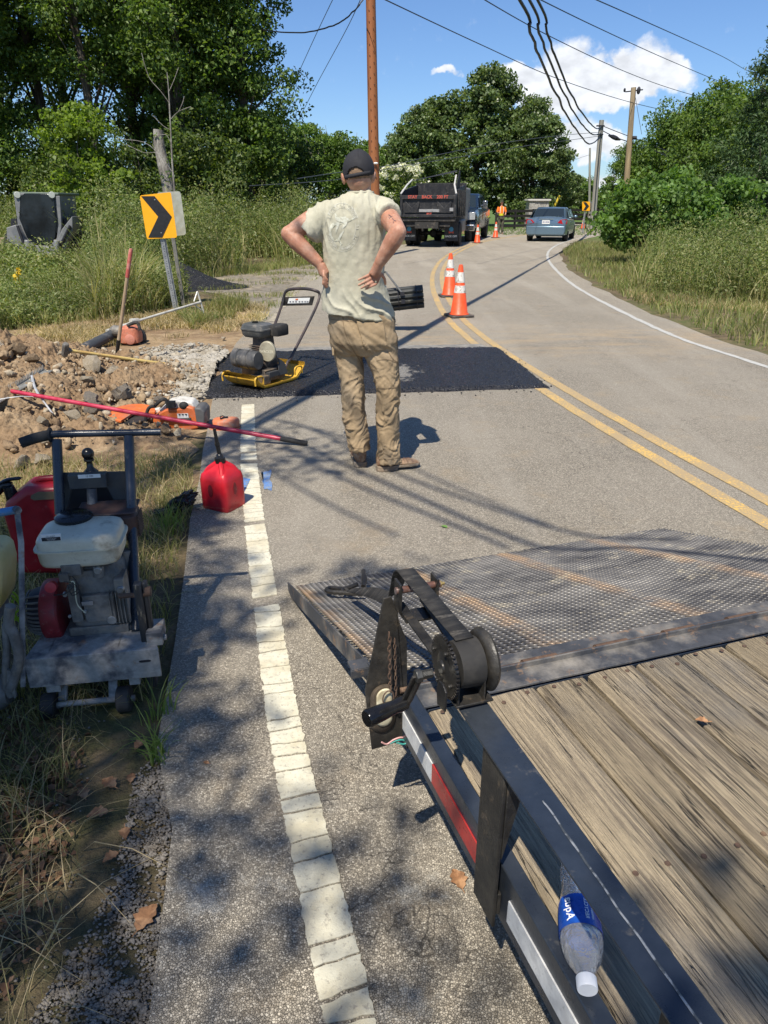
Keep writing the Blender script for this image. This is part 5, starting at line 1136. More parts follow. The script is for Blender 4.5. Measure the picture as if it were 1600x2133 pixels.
mb = MB(); mb.lathe([(.0, 0), (.033, 0), (.034, .03), (.024, .034), (.02, .05), (.013, .056), (0, .057)], (0, 0, H+.052), (0, 0, 1), 10); top = Vector((0, 0, H+.105)); mb.tube([top, top+Vector((-.008, 0, .05)), top+Vector((-.022, .0, .155))], [.013, .013, .010], 12); mb.tube([top+Vector((-.008, 0, .05)), top+Vector((-.011, 0, .066))], .0155, 12); mb.build('spout', PLASTK, FC, smooth=50)
F2 = thing('fuel_can', 'dark red fuel can with carrying handle and black nozzle behind the grinder', 'fuel can', (-1.50, 2.86, 0), R(8))
mb = MB(); f = lambda px, py: on(F2, px, py, 1, 0)
ol = [f(x, y) for x, y in ((52, 1180), (36, 1120), (18, 1060), (22, 1035), (50, 1012), (62, 1003), (150, 998), (158, 1050), (158, 1180))]
for p in ol: p.z = max(p.z, 0)
mb.prism([p+Vector((0, -.085, 0)) for p in ol], .17, (0, 1, 0)); b2 = mb.build('can_body', DRED, F2, bevel=.03, seg=4)
mb = MB(); mb.tube(spline([f(x, y) for x, y in ((66, 1012), (78, 1000), (100, 996), (150, 994))], 4), .014, 10); mb.build('can_handle', DRED, b2)
mb = MB(); hole = [f(x, y)+Vector((0, -.0865, 0)) for x, y in ((78, 1016), (92, 1009), (150, 1008), (150, 1022), (84, 1026), (77, 1022))]; mb.prism(hole, .003, (0, -1, 0)); mb.build('handle_opening', mat('dim recess', (.16, .12, .07), .8), b2)
mb = MB(); n0, n1 = f(34, 1032), f(22, 1008); mb.cyl(n0+Vector((0, -.03, -.02)), n1+Vector((0, -.03, 0)), .03, .022, 16); mb.tube(spline([f(24, 1012), f(10, 1010), f(-5, 1025)], 4), .017, 10); mb.tube(spline([f(-8, 1028), f(0, 1008), f(18, 999), f(44, 996)], 4), [.012]*5+[.016]*4+[.014]*3+[.008], 10, sy=.5); mb.build('nozzle', PLASTK, F2, smooth=50)
# ---- crumpled black plastic bag
t = thing('plastic_bag', 'crumpled black plastic bag in the grass left of the bright red can', 'bag', G(372, 1070))
mb = MB(); me_ = bmesh.new(); bmesh.ops.create_icosphere(me_, subdivisions=5, radius=1)
for v in me_.verts:
    c = v.co; n_ = noise.noise(c*1.7)*.35+abs(noise.noise(c*4.5))*.28+abs(noise.noise(c*11))*.10
    p = c*(1+n_-.25); v.co = Vector((p.x*.125+p.y*.03, p.y*.06+p.x*.05, max(0.0, p.z*.058+.045+.035*math.sin(p.x*2.4))))
mm = bpy.data.meshes.new('bag'); me_.to_mesh(mm); me_.free(); mm.shade_smooth(); mm.set_sharp_from_angle(angle=R(28))
linkmesh('bag_skin', mm, t, mat('black plastic film', (.012, .012, .014), .28, var=.2, spec=.7))
# ---- rubble pile: soil lumps and broken stone
def clay(name, a, b, c_):
    return mat(name, a, .95, col2=b, s2=4, dirt=c_, sd=16, dlo=.48, dhi=.68, bump=.012, bs=55, var=.25, spec=.15)
EARTH = clay('dug clay', (.25, .17, .10), (.34, .25, .155), (.13, .085, .05))
def pile_h(x, y):
    def bump_(cx, cy, rx, ry, h): d = ((x-cx)/rx)**2+((y-cy)/ry)**2; return h*math.exp(-d*1.6)
    h = bump_(-3.6, 6.5, 1.25, 1.4, .36)+bump_(-2.7, 5.5, .9, .75, .22)+bump_(-4.6, 7.2, 1.3, 1.0, .26)+bump_(-2.3, 6.9, .7, .7, .08)+bump_(-1.75, 5.0, .5, .3, .05)+bump_(-3.3, 4.9, 1.0, .5, .15)
    return h
def rubble():
    nx, ny = 600, 540; X = np.linspace(-5.6, -1.25, nx); Y = np.linspace(4.2, 8.4, ny); v = []
    for y in Y:
        for x in X:
            h = pile_h(x, y); k = min(1, h/.10)
            wx, wy = x+noise.noise((x*4, y*4, 7))*.12, y+noise.noise((x*4, y*4, 9))*.12; r = abs(noise.noise((x*2.6, y*2.6, 1)))*.14+(.55-noise.voronoi((wx*6, wy*6, .3))[0][0])*.085*max(0, .3+noise.noise((x*2, y*2, 5))*1.6)+(.5-noise.voronoi((wx*15, wy*15, .3))[0][0])*.04+noise.noise((x*32, y*32, 5))*.022
            v.append((x+random.uniform(-.004, .004), y+random.uniform(-.004, .004), h+r*k*1.25-.03+random.uniform(-.006, .006)*k))
    f = np.array([(j*nx+i, j*nx+i+1, (j+1)*nx+i+1, (j+1)*nx+i) for j in range(ny-1) for i in range(nx-1)])
    v = np.array(v); keep = (v[f][:, :, 2].max(1) > .0); o = npmesh('rubble_heap', v, f[keep], EARTH, smooth=False); o['kind'] = 'stuff'
rubble()
STONES = []
def make_rock(seed, sub=2, m=None):
    bm = bmesh.new(); bmesh.ops.create_icosphere(bm, subdivisions=sub, radius=1)
    for v in bm.verts:
        c = v.co; d = noise.voronoi((c.x*.9+seed*3.7, c.y*.9, c.z*.9+seed))[0]
        q = 1+.5*(d[0]-.45)+.35*noise.noise((c.x*2+seed, c.y*2, c.z*2))+.30*noise.noise((c.x*5+seed, c.y*5, c.z*5))+.2*noise.noise((c.x*11+seed, c.y*11, c.z*11)); v.co = c*q
    # chip flat facets
    for k in range(13):
        n_ = Vector((random.uniform(-1, 1), random.uniform(-1, 1), random.uniform(-1, 1))).normalized(); lim = random.uniform(.55, .8)
        for v in bm.verts:
            d = v.co.dot(n_)
            if d > lim: v.co -= n_*(d-lim)*.9
    if seed % 2 == 0:
        bm.free(); bm = bmesh.new(); r_ = random.Random(seed+50)
        for k in range(17):
            q = Vector((r_.gauss(0, 1), r_.gauss(0, 1), r_.gauss(0, 1))).normalized()*r_.uniform(.75, 1.05); bm.verts.new(q)
        h = bmesh.ops.convex_hull(bm, input=bm.verts); bmesh.ops.delete(bm, geom=[g for g in h['geom_interior'] if isinstance(g, bmesh.types.BMVert)], context='VERTS'); bmesh.ops.recalc_face_normals(bm, faces=bm.faces)
    me = bpy.data.meshes.new('rock'); bm.to_mesh(me); bm.free(); me.shade_smooth(); me.set_sharp_from_angle(angle=R(22)); return me
random.seed(9); rocks = [make_rock(i, 3) for i in range(8)]
ROCKM = clay('pale stone', (.42, .36, .26), (.50, .44, .34), (.30, .22, .14)); CLODM = clay('soil clod', (.27, .19, .115), (.38, .285, .18), (.14, .095, .058)); ASLAB = clay('broken asphalt', (.22, .20, .175), (.29, .26, .21), (.30, .22, .14))
def rockcloud(name, n, m, smin, smax, area, thr, seed):
    r_ = random.Random(seed); V = []; F = []; off = 0; cnt = 0; tries = 0
    rv = [np.array([v.co[:] for v in me.vertices]) for me in rocks]; rf = [np.array([p.vertices[:] for p in me.polygons]) for me in rocks]
    while cnt < n and tries < n*20:
        tries += 1; x = r_.uniform(area[0], area[1]); y = r_.uniform(area[2], area[3]); h = pile_h(x, y)
        if h < thr: continue
        k = r_.randrange(8); sc = smin*(smax/smin)**(r_.random()**3)
        M_ = np.array((Euler((r_.uniform(0, 6), r_.uniform(0, 6), r_.uniform(0, 6))).to_matrix()))
        q = (rv[k]*np.array([1, r_.uniform(.6, 1), r_.uniform(.45, .9)])) @ M_.T*sc; q += np.array([x, y, max(h, 0)+sc*.1+.015])
        V.append(q); F.append(rf[k]+off); off += len(q); cnt += 1
    o = npmesh(name, np.concatenate(V), np.concatenate(F), m); o['kind'] = 'stuff'; return o
rockcloud('soil_clods', 2600, CLODM, .008, .060, (-5.5, -1.4, 4.25, 8.2), .035, 1)
rockcloud('stone_chips', 800, ROCKM, .010, .055, (-5.5, -1.3, 4.25, 8.2), .03, 2)
big = [(192, 765, .20, 'largest tan stone lying across the yellow hammer handle', ROCKM), (230, 778, .12, 'tan stone slab just right of the largest stone', ROCKM), (178, 795, .11, 'ochre stone below the hammer handle', ROCKM), (250, 828, .19, 'grey broken asphalt slab in the middle of the heap', ASLAB), (185, 838, .15, 'grey asphalt chunk left of the middle slab', ASLAB), (190, 858, .14, 'flat grey lump under the red rake handle', ASLAB), (45, 970, .13, 'pale tan stone at the front of the heap, left of the grinder handle', ROCKM), (85, 965, .13, 'tan stone just left of the grinder upright', ROCKM), (150, 872, .12, 'pale flat stone at the middle of the heap, above the grinder handlebar', ROCKM), (188, 878, .10, 'pale stone left of the orange saw blade guard', ROCKM), (465, 706, .07, 'small pale flat stone alone on the bare soil near the compactor handle', ROCKM), (85, 885, .10, 'tan stone near the left end of the handlebar', ROCKM), (62, 752, .13, 'brown clod on the far side of the heap', CLODM), (30, 735, .16, 'big brown clod at the top of the heap, left edge', CLODM), (330, 835, .08, 'grey lump behind the orange saw', ASLAB), (140, 905, .11, 'brown clod seen between the grinder uprights', CLODM)]
random.seed(31)
def pile_hit(px, py):
    d = ray(px, py); o = Vector((0, 0, CAMH)); t = 2.0
    while t < 14:
        p = o+d*t
        if p.z <= pile_h(p.x, p.y)+.03: return p
        t += .02
    return G(px, py)
for i, (px, py, sz, lb, m) in enumerate(big):
    p = pile_hit(px, py); me = rocks[i % 8].copy(); o = linkmesh('rock', me, None, m); o.location = p+Vector((0, .03, sz*.12)); o.scale = (sz*.62, sz*.5, sz*.38); o.rotation_euler = (random.uniform(-.4, .4), random.uniform(-.4, .4), random.uniform(0, 6)); tag(o, lb, 'rock', 'stones lying on the dug heap')
# pale crushed edge between heap and patch
def crust():
    m = mat('crushed pale road base', (.40, .37, .31), .95, col2=(.32, .28, .21), s2=4, dirt=(.20, .17, .13), sd=28, dlo=.52, dhi=.66, bump=.012, bs=60, var=.3, spec=.15)
    poly = [G(x, y) for x, y in ((262, 742), (330, 728), (420, 722), (470, 730), (480, 742), (455, 765), (440, 800), (432, 832), (400, 850), (330, 845), (290, 820), (250, 790))]
    P_ = [(p.x, p.y) for p in poly]; nx, ny = 260, 200; X = np.linspace(min(p[0] for p in P_)-.1, max(p[0] for p in P_)+.1, nx); Y = np.linspace(min(p[1] for p in P_)-.1, max(p[1] for p in P_)+.1, ny)
    gx, gy = np.meshgrid(X, Y); gx, gy = gx.ravel(), gy.ravel(); ins = inpoly(gx, gy, P_)
    cx, cy = sum(p[0] for p in P_)/12, sum(p[1] for p in P_)/12; z = []
    for x, y, i_ in zip(gx, gy, ins):
        e = min(1, (math.hypot((x-cx)/.95, (y-cy)/1.25)))
        z.append((.055*(1-e**3)+abs(noise.noise((x*7, y*7, 3)))*.05+abs(noise.noise((x*22, y*22, 1)))*.022-.008) if i_ else -.05)
    f = np.array([(j*nx+i, j*nx+i+1, (j+1)*nx+i+1, (j+1)*nx+i) for j in range(ny-1) for i in range(nx-1)])
    v = np.column_stack([gx, gy, z]); keep = v[f][:, :, 2].min(1) > -.04; o = npmesh('crushed_road_edge', v, f[keep], m, smooth=True); tag(o, kind='structure')
    r_ = random.Random(3); V = []; F = []; off = 0; me = [np.array([v.co[:] for v in k.vertices]) for k in rocks]; fa = [np.array([p.vertices[:] for p in k.polygons]) for k in rocks]
    pts = scatter(P_, 1100)
    for x, y, _ in pts:
        k = r_.randrange(8); sc = r_.uniform(.006, .022) if r_.random() < .93 else r_.uniform(.025, .05); q = me[k]*sc*np.array([1, .9, .6])+np.array([x, y, .035+r_.uniform(-.01, .03)]); V.append(q); F.append(fa[k]+off); off += len(q)
    o = npmesh('crushed_stone', np.concatenate(V), np.concatenate(F), m); o['kind'] = 'stuff'
crust()
# gravel strip at the near edge of the asphalt
def gravel():
    r_ = random.Random(8); V = []; F = []; off = 0; me = [np.array([v.co[:] for v in k.vertices]) for k in rocks]; fa = [np.array([p.vertices[:] for p in k.polygons]) for k in rocks]
    poly = [(p.x, p.y) for p in W([(350, 1540), (362, 1620), (352, 1800), (348, 2170), (40, 2170), (190, 1930), (255, 1760), (280, 1620)])]
    wide = [(-3, 4.2), (-1.3, 4.6), (-1.1, 3.6), (-1.0, 2.4), (-.86, 1.6), (-.72, 1.2), (-.5, .4), (-2.4, .4), (-3, 2)]
    for x, y, _ in np.concatenate([scatter(poly, 4200, 9, thr=-.12), scatter(poly, 900), scatter(wide, 5200, 3)]):
        k = r_.randrange(8); sc = r_.uniform(.0018, .0055) if r_.random() < .96 else r_.uniform(.006, .011); q = me[k]*sc*np.array([1, .9, .7])+np.array([x, y, .004+r_.uniform(0, .006)]); V.append(q); F.append(fa[k]+off); off += len(q)
    o = npmesh('edge_gravel', np.concatenate(V), np.concatenate(F), mat('verge gravel', (.24, .215, .18), .9, col2=(.14, .12, .095), s2=40, var=.35)); o['kind'] = 'stuff'
gravel()
# black hot-mix heap behind the sign
def mixheap():
    nx, ny = 200, 130; c = G(430, 600); v = []; c.y += .5; c.x -= .2
    for j in range(ny):
        for i in range(nx):
            x = -1.75+3.5*i/(nx-1); y = -1.6+3.2*j/(ny-1); sk = x*.30
            h = .50*math.exp(-(((x+.75)/.75)**2+((y)/.9)**2))+.10*math.exp(-(((x-.25)/.8)**2+((y+.1)/.6)**2))
            v.append((c.x+x, c.y+y-sk, h+noise.noise((x*9, y*9, 2))*.03*min(1, h*8)+noise.noise((x*30, y*30, 1))*.015*min(1, h*10)-.03))
    f = np.array([(j*nx+i, j*nx+i+1, (j+1)*nx+i+1, (j+1)*nx+i) for j in range(ny-1) for i in range(nx-1)]); v = np.array(v); keep = v[f][:, :, 2].max(1) > 0
    o = npmesh('asphalt_heap', v, f[keep], FRESH); o['kind'] = 'stuff'
mixheap()
# ---- asphalt lute with red handle
LT = thing('asphalt_lute', 'asphalt lute with a long red handle and serrated metal head lying across the heap', 'hand tool', (0, 0, 0)); 
e1 = G(640, 932); e1.z = .03; e0 = P(24, 815, 5.15); LT.location = e0.lerp(e1, .5)
mb = MB(); dv = (e1-e0).normalized(); mb.cyl(e0, e1-dv*.18, .0155, n=14); mb.build('handle', mat('crimson tube', (.40, .018, .05), .35, col2=(.48, .05, .09), s2=6, dirt=(.5, .35, .33), sd=18, dlo=.64, dhi=.8), LT, world=True)
mb = MB(); mb.cyl(e1-dv*.19, e1, .0175, n=14); mb.build('grip', RUBBER, LT, world=True)
mb = MB(); h0, h1 = P(-40, 858, 4.85), P(96, 776, 5.75); d = (h1-h0).normalized(); nn = 40; up = Vector((0, 0, 1)); fw = d.cross(up).normalized()
pts = [h0+up*.0, h1+up*.0]; mb.bar(h0, h1, .02, .045); mb.bar(h0+fw*.035+up*.018, h1+fw*.035+up*.018, .05, .006)
for k in range(nn):
    a_ = h0+(h1-h0)*(k/nn)-fw*.012+up*.02; b__ = h0+(h1-h0)*((k+1)/nn)-fw*.012+up*.02; mb.prism([a_, b__, a_.lerp(b__, .5)+up*.045], .004, fw)
mb.build('head', mat('worn aluminium', (.36, .36, .33), .5, .5, col2=(.22, .21, .18), s2=9), LT, world=True)
mb = MB(); j0 = e0+dv*.20
mb.tube(spline([P(66, 782, 5.5), P(72, 805, 5.3), P(84, 828, 5.15)], 4), .009, 8, sy=.4); mb.tube(spline([P(-5, 832, 5.0), P(40, 826, 5.05), P(84, 827, 5.15)], 4), .008, 8, sy=.4); mb.tube([P(84, 827, 5.15), P(110, 862, 5.0)], .007, 8)
mb.build('brace', mat('bright aluminium', (.62, .62, .60), .4, .5), LT, world=True)
# ---- sledge with a yellow handle
t = thing('sledge_hammer', 'sledge hammer with long yellow handle lying across the heap', 'hand tool', (0, 0, 0)); a0 = pile_hit(140, 752)+Vector((0, 0, .10)); a1 = G(348, 778)+Vector((0, 0, .09)); t.location = a0.lerp(a1, .5)
mb = MB(); dv = (a1-a0).normalized(); mb.tube([a0, a0.lerp(a1, .6), a0.lerp(a1, .8), a1-dv*.01, a1], [.015, .016, .018, .020, .018], 12); mb.build('handle', mat('yellow handle', (.62, .46, .16), .5, col2=(.55, .36, .12), s2=7, dirt=(.35, .26, .15), sd=12, dlo=.58, dhi=.75), t, world=True)
mb = MB(); sv = dv.cross(Vector((0, 0, 1))).normalized(); sv = (sv*.5+Vector((0, 0, .8))).normalized(); mb.tube([a0-sv*.07, a0-sv*.05, a0+sv*.05, a0+sv*.07], [.024, .030, .030, .024], 8); mb.cyl(a0-dv*.02, a0+dv*.05, .022, n=12); mb.build('head', GREYM, t, world=True, bevel=.003)
# ---- shovel stuck upright
t = thing('shovel', 'long wooden-handled shovel with red handle end standing upright in the soil', 'hand tool', G(240, 764)); b0_ = G(240, 764); top = P(273, 518, 7.45); d = (top-b0_)
mb = MB(); mb.tube([b0_+d*.20, b0_+d*.6, b0_+d*.78], [.018, .0175, .0175], 12); mb.build('handle', mat('grey-tan ash handle', (.40, .29, .18), .7, col2=(.30, .21, .13), s2=5, stretch=(1, 1, .15), var=.2, dirt=(.5, .42, .3), sd=12), t, world=True)
mb = MB(); mb.tube([b0_+d*.77, b0_+d*.985, b0_+d], [.020, .0195, .014], 12); mb.build('grip', mat('faded red paint', (.42, .09, .07), .6, col2=(.5, .2, .16), s2=12), t, world=True)
mb = MB(); mb.tube([b0_+d*.04, b0_+d*.10, b0_+d*.24], [.013, .017, .021], 12); mb.tube([b0_+Vector((-.02, -.01, -.02)), b0_+d*.02+Vector((0, 0, .02)), b0_+d*.08], [.05, .055, .02], 14, sy=.25, ref=(0, 1, 0)); mb.build('blade', mat('soil-stained steel', (.035, .033, .032), .4, .6, dirt=(.25, .17, .1), sd=14), t, world=True)
# ---- blower lying on its side
t = thing('leaf_blower', 'orange-cased leaf blower with black tube lying on the bare soil', 'blower', G(255, 715)); y_ = 8.75
pp = lambda x, y, Y=8.75: P(x, y, Y)
mb = MB(); mb.tube([pp(160, 735, 8.2), pp(200, 714, 8.5), pp(242, 693, 8.85)], [.066, .060, .056], 18); TB = mb.build('blower_tube', mat('scuffed black tube', (.05, .055, .06), .5, col2=(.12, .12, .12), s2=5, dirt=(.25, .2, .15), sd=10), t, world=True)
mb = MB(); mb.cyl(pp(159.4, 735.4, 8.195), pp(161, 734.6, 8.205), .058, n=18); mb.build('tube_mouth', INK, TB, world=True)
mb = MB(); mb.ell(pp(240, 690, 8.85), .075, .07, .07); mb.tube([pp(236, 688), pp(250, 690)], .065, 14); mb.build('clamp', GREYM, t, world=True)
mb = MB(); mb.cur = 0; c = pp(272, 697, 8.8); sq_loft(mb, c+Vector((0, 0, -.10)), [(.07, .09, 0), (.12, .12, .02), (.125, .125, .10), (.11, .11, .18), (.06, .06, .21)], 24, 4); OC = mb.build('engine_cover', mat('dusty orange cover', (.50, .17, .10), .6, col2=(.42, .14, .08), s2=12, dirt=(.35, .25, .18), sd=18, var=.2), t, world=True)
mb = MB(); mb.lathe([(.0, 0), (.055, 0), (.06, .012), (.04, .02), (0, .02)], pp(278, 703, 8.8)+Vector((0, -.125, 0)), (0, -1, 0), 20); mb.build('starter_cap', mat('orange cap', (.5, .2, .14), .6), OC, world=True)
mb = MB(); mb.ell(pp(289, 700, 8.95)+Vector((0, 0, -.02)), .09, .11, .12); mb.tube(spline([pp(250, 700), pp(262, 718), pp(290, 712)], 4), .03, 8); mb.tube(spline([pp(265, 678, 8.7), pp(285, 672, 8.7), pp(292, 688, 8.7)], 4), .02, 8); mb.build('motor', RUBBER, t, world=True)
# ---- aluminium rake
t = thing('landscape_rake', 'long pale aluminium rake leaning over the weeds beside the sign post', 'hand tool', G(300, 690)); A_ = P(222, 690, 9.2); B__ = P(418, 629, 10.6)
mb = MB(); mb.cyl(P(278, 671, 9.6), B__, .017, n=12); mb.cyl(A_, P(282, 671, 9.6), .024, n=12); mb.cyl(P(272, 669, 9.5), P(288, 668, 9.6), .034, n=12); mb.build('handle', mat('pale aluminium', (.60, .58, .50), .5, .3, col2=(.45, .42, .36), s2=9), t, world=True)
mb = MB(); mb.tube([P(411, 607, 10.6), P(418, 630, 10.6), P(425, 653, 10.6)], .013, 8); mb.tube([P(404, 628, 10.5), P(411, 607, 10.6)], .009, 8); mb.tube([P(404, 634, 10.5), P(424, 650, 10.6)], .009, 8); mb.build('head', mat('rake head', (.55, .54, .48), .5, .3), t, world=True)
# ---- cut-off saw
t = thing('cut_off_saw', 'orange and white petrol cut-off saw lying on its side at the heap foot', 'power saw', G(370, 895)); Y0 = 5.25
pp = lambda x, y, Y=5.25: P(x, y, Y)
mb = MB(); mb.prism([pp(x, y, 5.2) for x, y in ((318, 868), (345, 853), (372, 852), (388, 846), (402, 850), (412, 868), (414, 892), (395, 897), (330, 893), (318, 880))], .17, (0, 1, 0)); SB = mb.build('saw_body', ORNG, t, world=True, bevel=.012, seg=3)
mb = MB(); mb.prism([pp(x, y, 5.24) for x, y in ((330, 856), (348, 838), (372, 834), (398, 838), (408, 852), (400, 860), (345, 862))], .15, (0, 1, 0)); mb.build('top_cover', WHTP, SB, world=True, bevel=.012, seg=3)
mb = MB(); mb.prism([pp(x, y, 5.19) for x, y in ((404, 850), (418, 850), (426, 858), (427, 885), (420, 892), (410, 890))], .19, (0, 1, 0)); mb.build('starter_housing', mat('dark grey housing', (.09, .09, .09), .6, dirt=(.25, .22, .18), sd=15), SB, world=True, bevel=.012, seg=3)
mb = MB()
mb.tube(spline([pp(x, y, 5.17) for x, y in ((322, 846), (310, 850), (304, 870), (306, 888), (312, 896))], 5), .0125, 10); mb.tube(spline([pp(x, y, 5.2) for x, y in ((322, 846), (335, 834), (345, 832), (348, 840))], 5), .013, 10)
mb.tube(spline([pp(x, y, 5.18) for x, y in ((330, 870), (345, 872), (370, 874), (398, 873))], 5), .011, 8); mb.box(pp(356, 842, 5.2), (.06, .05, .045)); mb.ell(pp(383, 845, 5.22), .035, .03, .03); mb.build('handle', RUBBER, SB, world=True, bevel=.002)
mb = MB(); mb.box(pp(381, 866, 5.193), (.082, .003, .034), (0, R(-2), 0)); st_ = mb.build('sticker', LABW, SB, world=True)
mb = MB(); c = pp(381, 865, 5.19)
for k in (-1, 0, 1): mb.add([c+Vector((k*.024-.01, -.002, .011)), c+Vector((k*.024+.01, -.002, .011)), c+Vector((k*.024, -.002, -.003))], [(0, 2, 1)])
for k in (-1, 0, 1): put_text(mb, '!', .012, c+Vector((k*.024, -.0025, -.010)), (1, 0, 0), (0, 0, 1))
mb.build('sticker_print', INK, st_, world=True, smooth=0)
mb = MB(); cd = pp(278, 888, 5.3); cd.z = .085
def discr(r, n=40): return [cd+Vector((math.cos(a)*r, math.sin(a)*r*.95, math.sin(a)*r*.12)) for a in np.linspace(0, 2*PI, n, endpoint=False)]
mb.prism(discr(.155), .004, (0, 0, 1)); mb.build('cutting_disc', mat('dark disc', (.05, .048, .045), .5, .4), SB, world=True)
mb = MB(); ring = [cd+Vector((math.cos(a)*.175, math.sin(a)*.165, math.sin(a)*.02+.012)) for a in np.linspace(.0, PI*1.45, 30)]; mb.prism(ring+[cd+Vector((.02, -.02, .012))], .022, (0, 0, 1)); mb.build('blade_guard', ORNG, SB, world=True, bevel=.004)
mb = MB(); mb.prism([pp(x, y, 5.35) for x, y in ((262, 866), (330, 851), (335, 858), (300, 868), (262, 872))], .05, (0, 1, 0)); mb.build('guard_arm', WHTP, SB, world=True, bevel=.004)
# ---- orange reel
t = thing('chalk_reel', 'round orange plastic reel with small black crank beside the cut-off saw', 'reel', G(468, 905)); mb = MB(); c = G(466, 898)
sq_loft(mb, c+Vector((0, .05, .0)), [(.10, .07, .0), (.115, .08, .004), (.115, .08, .016), (.095, .07, .018)], 30, 2.6); sq_loft(mb, c+Vector((.01, .06, .016)), [(.085, .06, 0), (.10, .075, .01), (.10, .075, .05), (.092, .068, .062), (.06, .04, .068)], 30, 2.4); RE = mb.build('case', mat('salmon orange plastic', (.62, .17, .07), .5, col2=(.55, .2, .11), s2=9, dirt=(.4, .32, .24), sd=18, dlo=.52, dhi=.7), t, world=True, smooth=50)
mb = MB(); q = c+Vector((.01, .05, .088)); mb.tube([q+Vector((-.03, -.03, 0)), q+Vector((-.01, 0, .004)), q+Vector((.02, .005, .004))], .007, 8); mb.tube([q+Vector((-.03, -.03, 0)), q+Vector((-.035, -.01, .012)), q+Vector((-.02, .01, .014)), q+Vector((0, 0, .006))], .004, 6); mb.build('crank', PLASTK, RE, world=True)
# ---- plate compactor
PC = thing('plate_compactor', 'yellow-based vibrating plate compactor with tall loop handle on the fresh black patch', 'machine', (-1.10, 6.62, .03), R(-33))
PC.scale = (.82, .82, .96); k_ = lambda px, py, y: on(PC, px, py, 1, y)
mb = MB(); W2 = .235; Lh = .30
prof = [(-.36, .075), (-.345, .085), (-.33, .07), (-.27, .012), (-.22, .0), (.22, .0), (.28, .015), (.35, .085), (.365, .095), (.37, .08)]
rings = []
for y, z in [(-.40, .09), (-.36, .045), (-.28, .004), (-.2, 0), (.2, 0), (.28, .006), (.36, .06), (.40, .105)]: rings.append([Vector((x, y, z+(.035 if abs(x) > .22 else 0)*(1))) for x in (-.25, -.235, .235, .25)]+[Vector((x, y, z+(.055 if abs(x) > .24 else .02))) for x in (.25, .235, -.235, -.25)])
mb.loft(rings); BP = mb.build('base_plate', YELP, PC, bevel=.006)
for x0, y0, sx_ in ((-.24, -.36, 1), (.24, -.36, 1), (.24, .30, 1), (-.24, .30, 1)):
    mb = MB(); mb.tube(spline([Vector((x0, y0-.06, .07)), Vector((x0, y0-.06, .13)), Vector((x0, y0, .145)), Vector((x0, y0+.06, .13)), Vector((x0, y0+.06, .07))], 4), .010, 8); mb.build('lifting_loop', YELP, BP)
mb = MB(); mb.box((0, -.02, .11), (.34, .34, .10)); mb.box((0, 0, .165), (.38, .38, .014)); mb.box((.12, -.2, .09), (.2, .1, .08)); mb.box((-.10, .18, .13), (.14, .05, .06)); mb.build('engine_mount', mat('greasy mount', (.05, .045, .04), .5, col2=(.16, .12, .08), s2=9), PC, bevel=.006)
mb = MB(); tk = (-.02, -.24, .265); mb.lathe([(.02, -.2), (.07, -.195), (.085, -.18), (.088, -.10), (.08, -.095), (.08, -.08), (.088, -.075), (.088, .04), (.08, .045), (.08, .06), (.088, .065), (.088, .14), (.08, .16), (.02, .165)], tk, (1, .0, 0), 28); mb.build('water_tank', mat('black water tank', (.055, .056, .056), .5, col2=(.11, .105, .10), s2=6, dirt=(.2, .18, .15), sd=12), PC, smooth=40)
mb = MB(); sq_loft(mb, (-.01, .02, .17), [(.12, .12, 0), (.13, .13, .05), (.10, .11, .14), (.09, .10, .29)], 24, 4)
for k in range(5): mb.box((-.01, -.02, .30+k*.018), (.19, .2, .006))
mb.build('engine', mat('sooty engine', (.06, .05, .042), .6, col2=(.14, .09, .06), s2=14, dirt=(.2, .17, .13), sd=20), PC, bevel=.003)
mb = MB(); sq_loft(mb, (-.03, -.04, .45), [(.12, .10, 0), (.145, .12, .02), (.155, .128, .065), (.162, .134, .068), (.162, .134, .078), (.152, .126, .082), (.145, .118, .112), (.12, .095, .125), (.05, .04, .126)], 36, 6); mb.build('fuel_tank', mat('dark grey tank', (.07, .073, .07), .4, col2=(.12, .12, .115), s2=5, dirt=(.22, .2, .17), sd=12), PC, smooth=45)
mb = MB(); mb.lathe([(0, 0), (.034, 0), (.034, .014), (0, .016)], (-.05, -.05, .574), (0, 0, 1), 18); mb.build('tank_cap', PLASTK, PC)
mb = MB(); sq_loft(mb, (.15, .10, .46), [(.07, .10, 0), (.075, .105, .01), (.075, .105, .085), (.065, .095, .10)], 24, 5); mb.build('air_filter', RUBBER, PC, bevel=.002)
mb = MB(); mb.lathe([(.01, 0), (.09, 0), (.096, .008), (.096, .035), (.088, .043), (.01, .044)], (.13, -.06, .33), (.3, -1, 0), 30); PU = mb.build('belt_cover', mat('beige cover', (.36, .33, .24), .5, col2=(.28, .25, .18), s2=8, dirt=(.18, .14, .1), sd=14), PC, smooth=40)
mb = MB(); nrm = Vector((.3, -1, 0)).normalized(); uxx = Vector((1, .3, 0)).normalized(); put_text(mb, 'WACKER', .036, Vector((.13, -.06, .33))+nrm*.046, uxx, (0, 0, 1), .001); mb.build('cover_lettering', mat('cream raised letters', (.6, .56, .42), .5), PU, smooth=0)
mb = MB(); mb.prism([(.21, -.02, .10), (.21, .14, .10), (.19, .12, .20), (.19, .02, .26)], .012, (1, 0, 0)); mb.box((.20, -.10, .13), (.06, .16, .05)); mb.build('bracket', mat('dark bracket', (.05, .05, .05), .5), PC, bevel=.003)
hy = .95; a_, b_, c_, d_ = k_(663, 628, hy), k_(652, 604, hy), k_(600, 604, hy), k_(590, 628, hy-.02)
lo_r = k_(590, 778, .08); lo_l = k_(566, 694, .30)
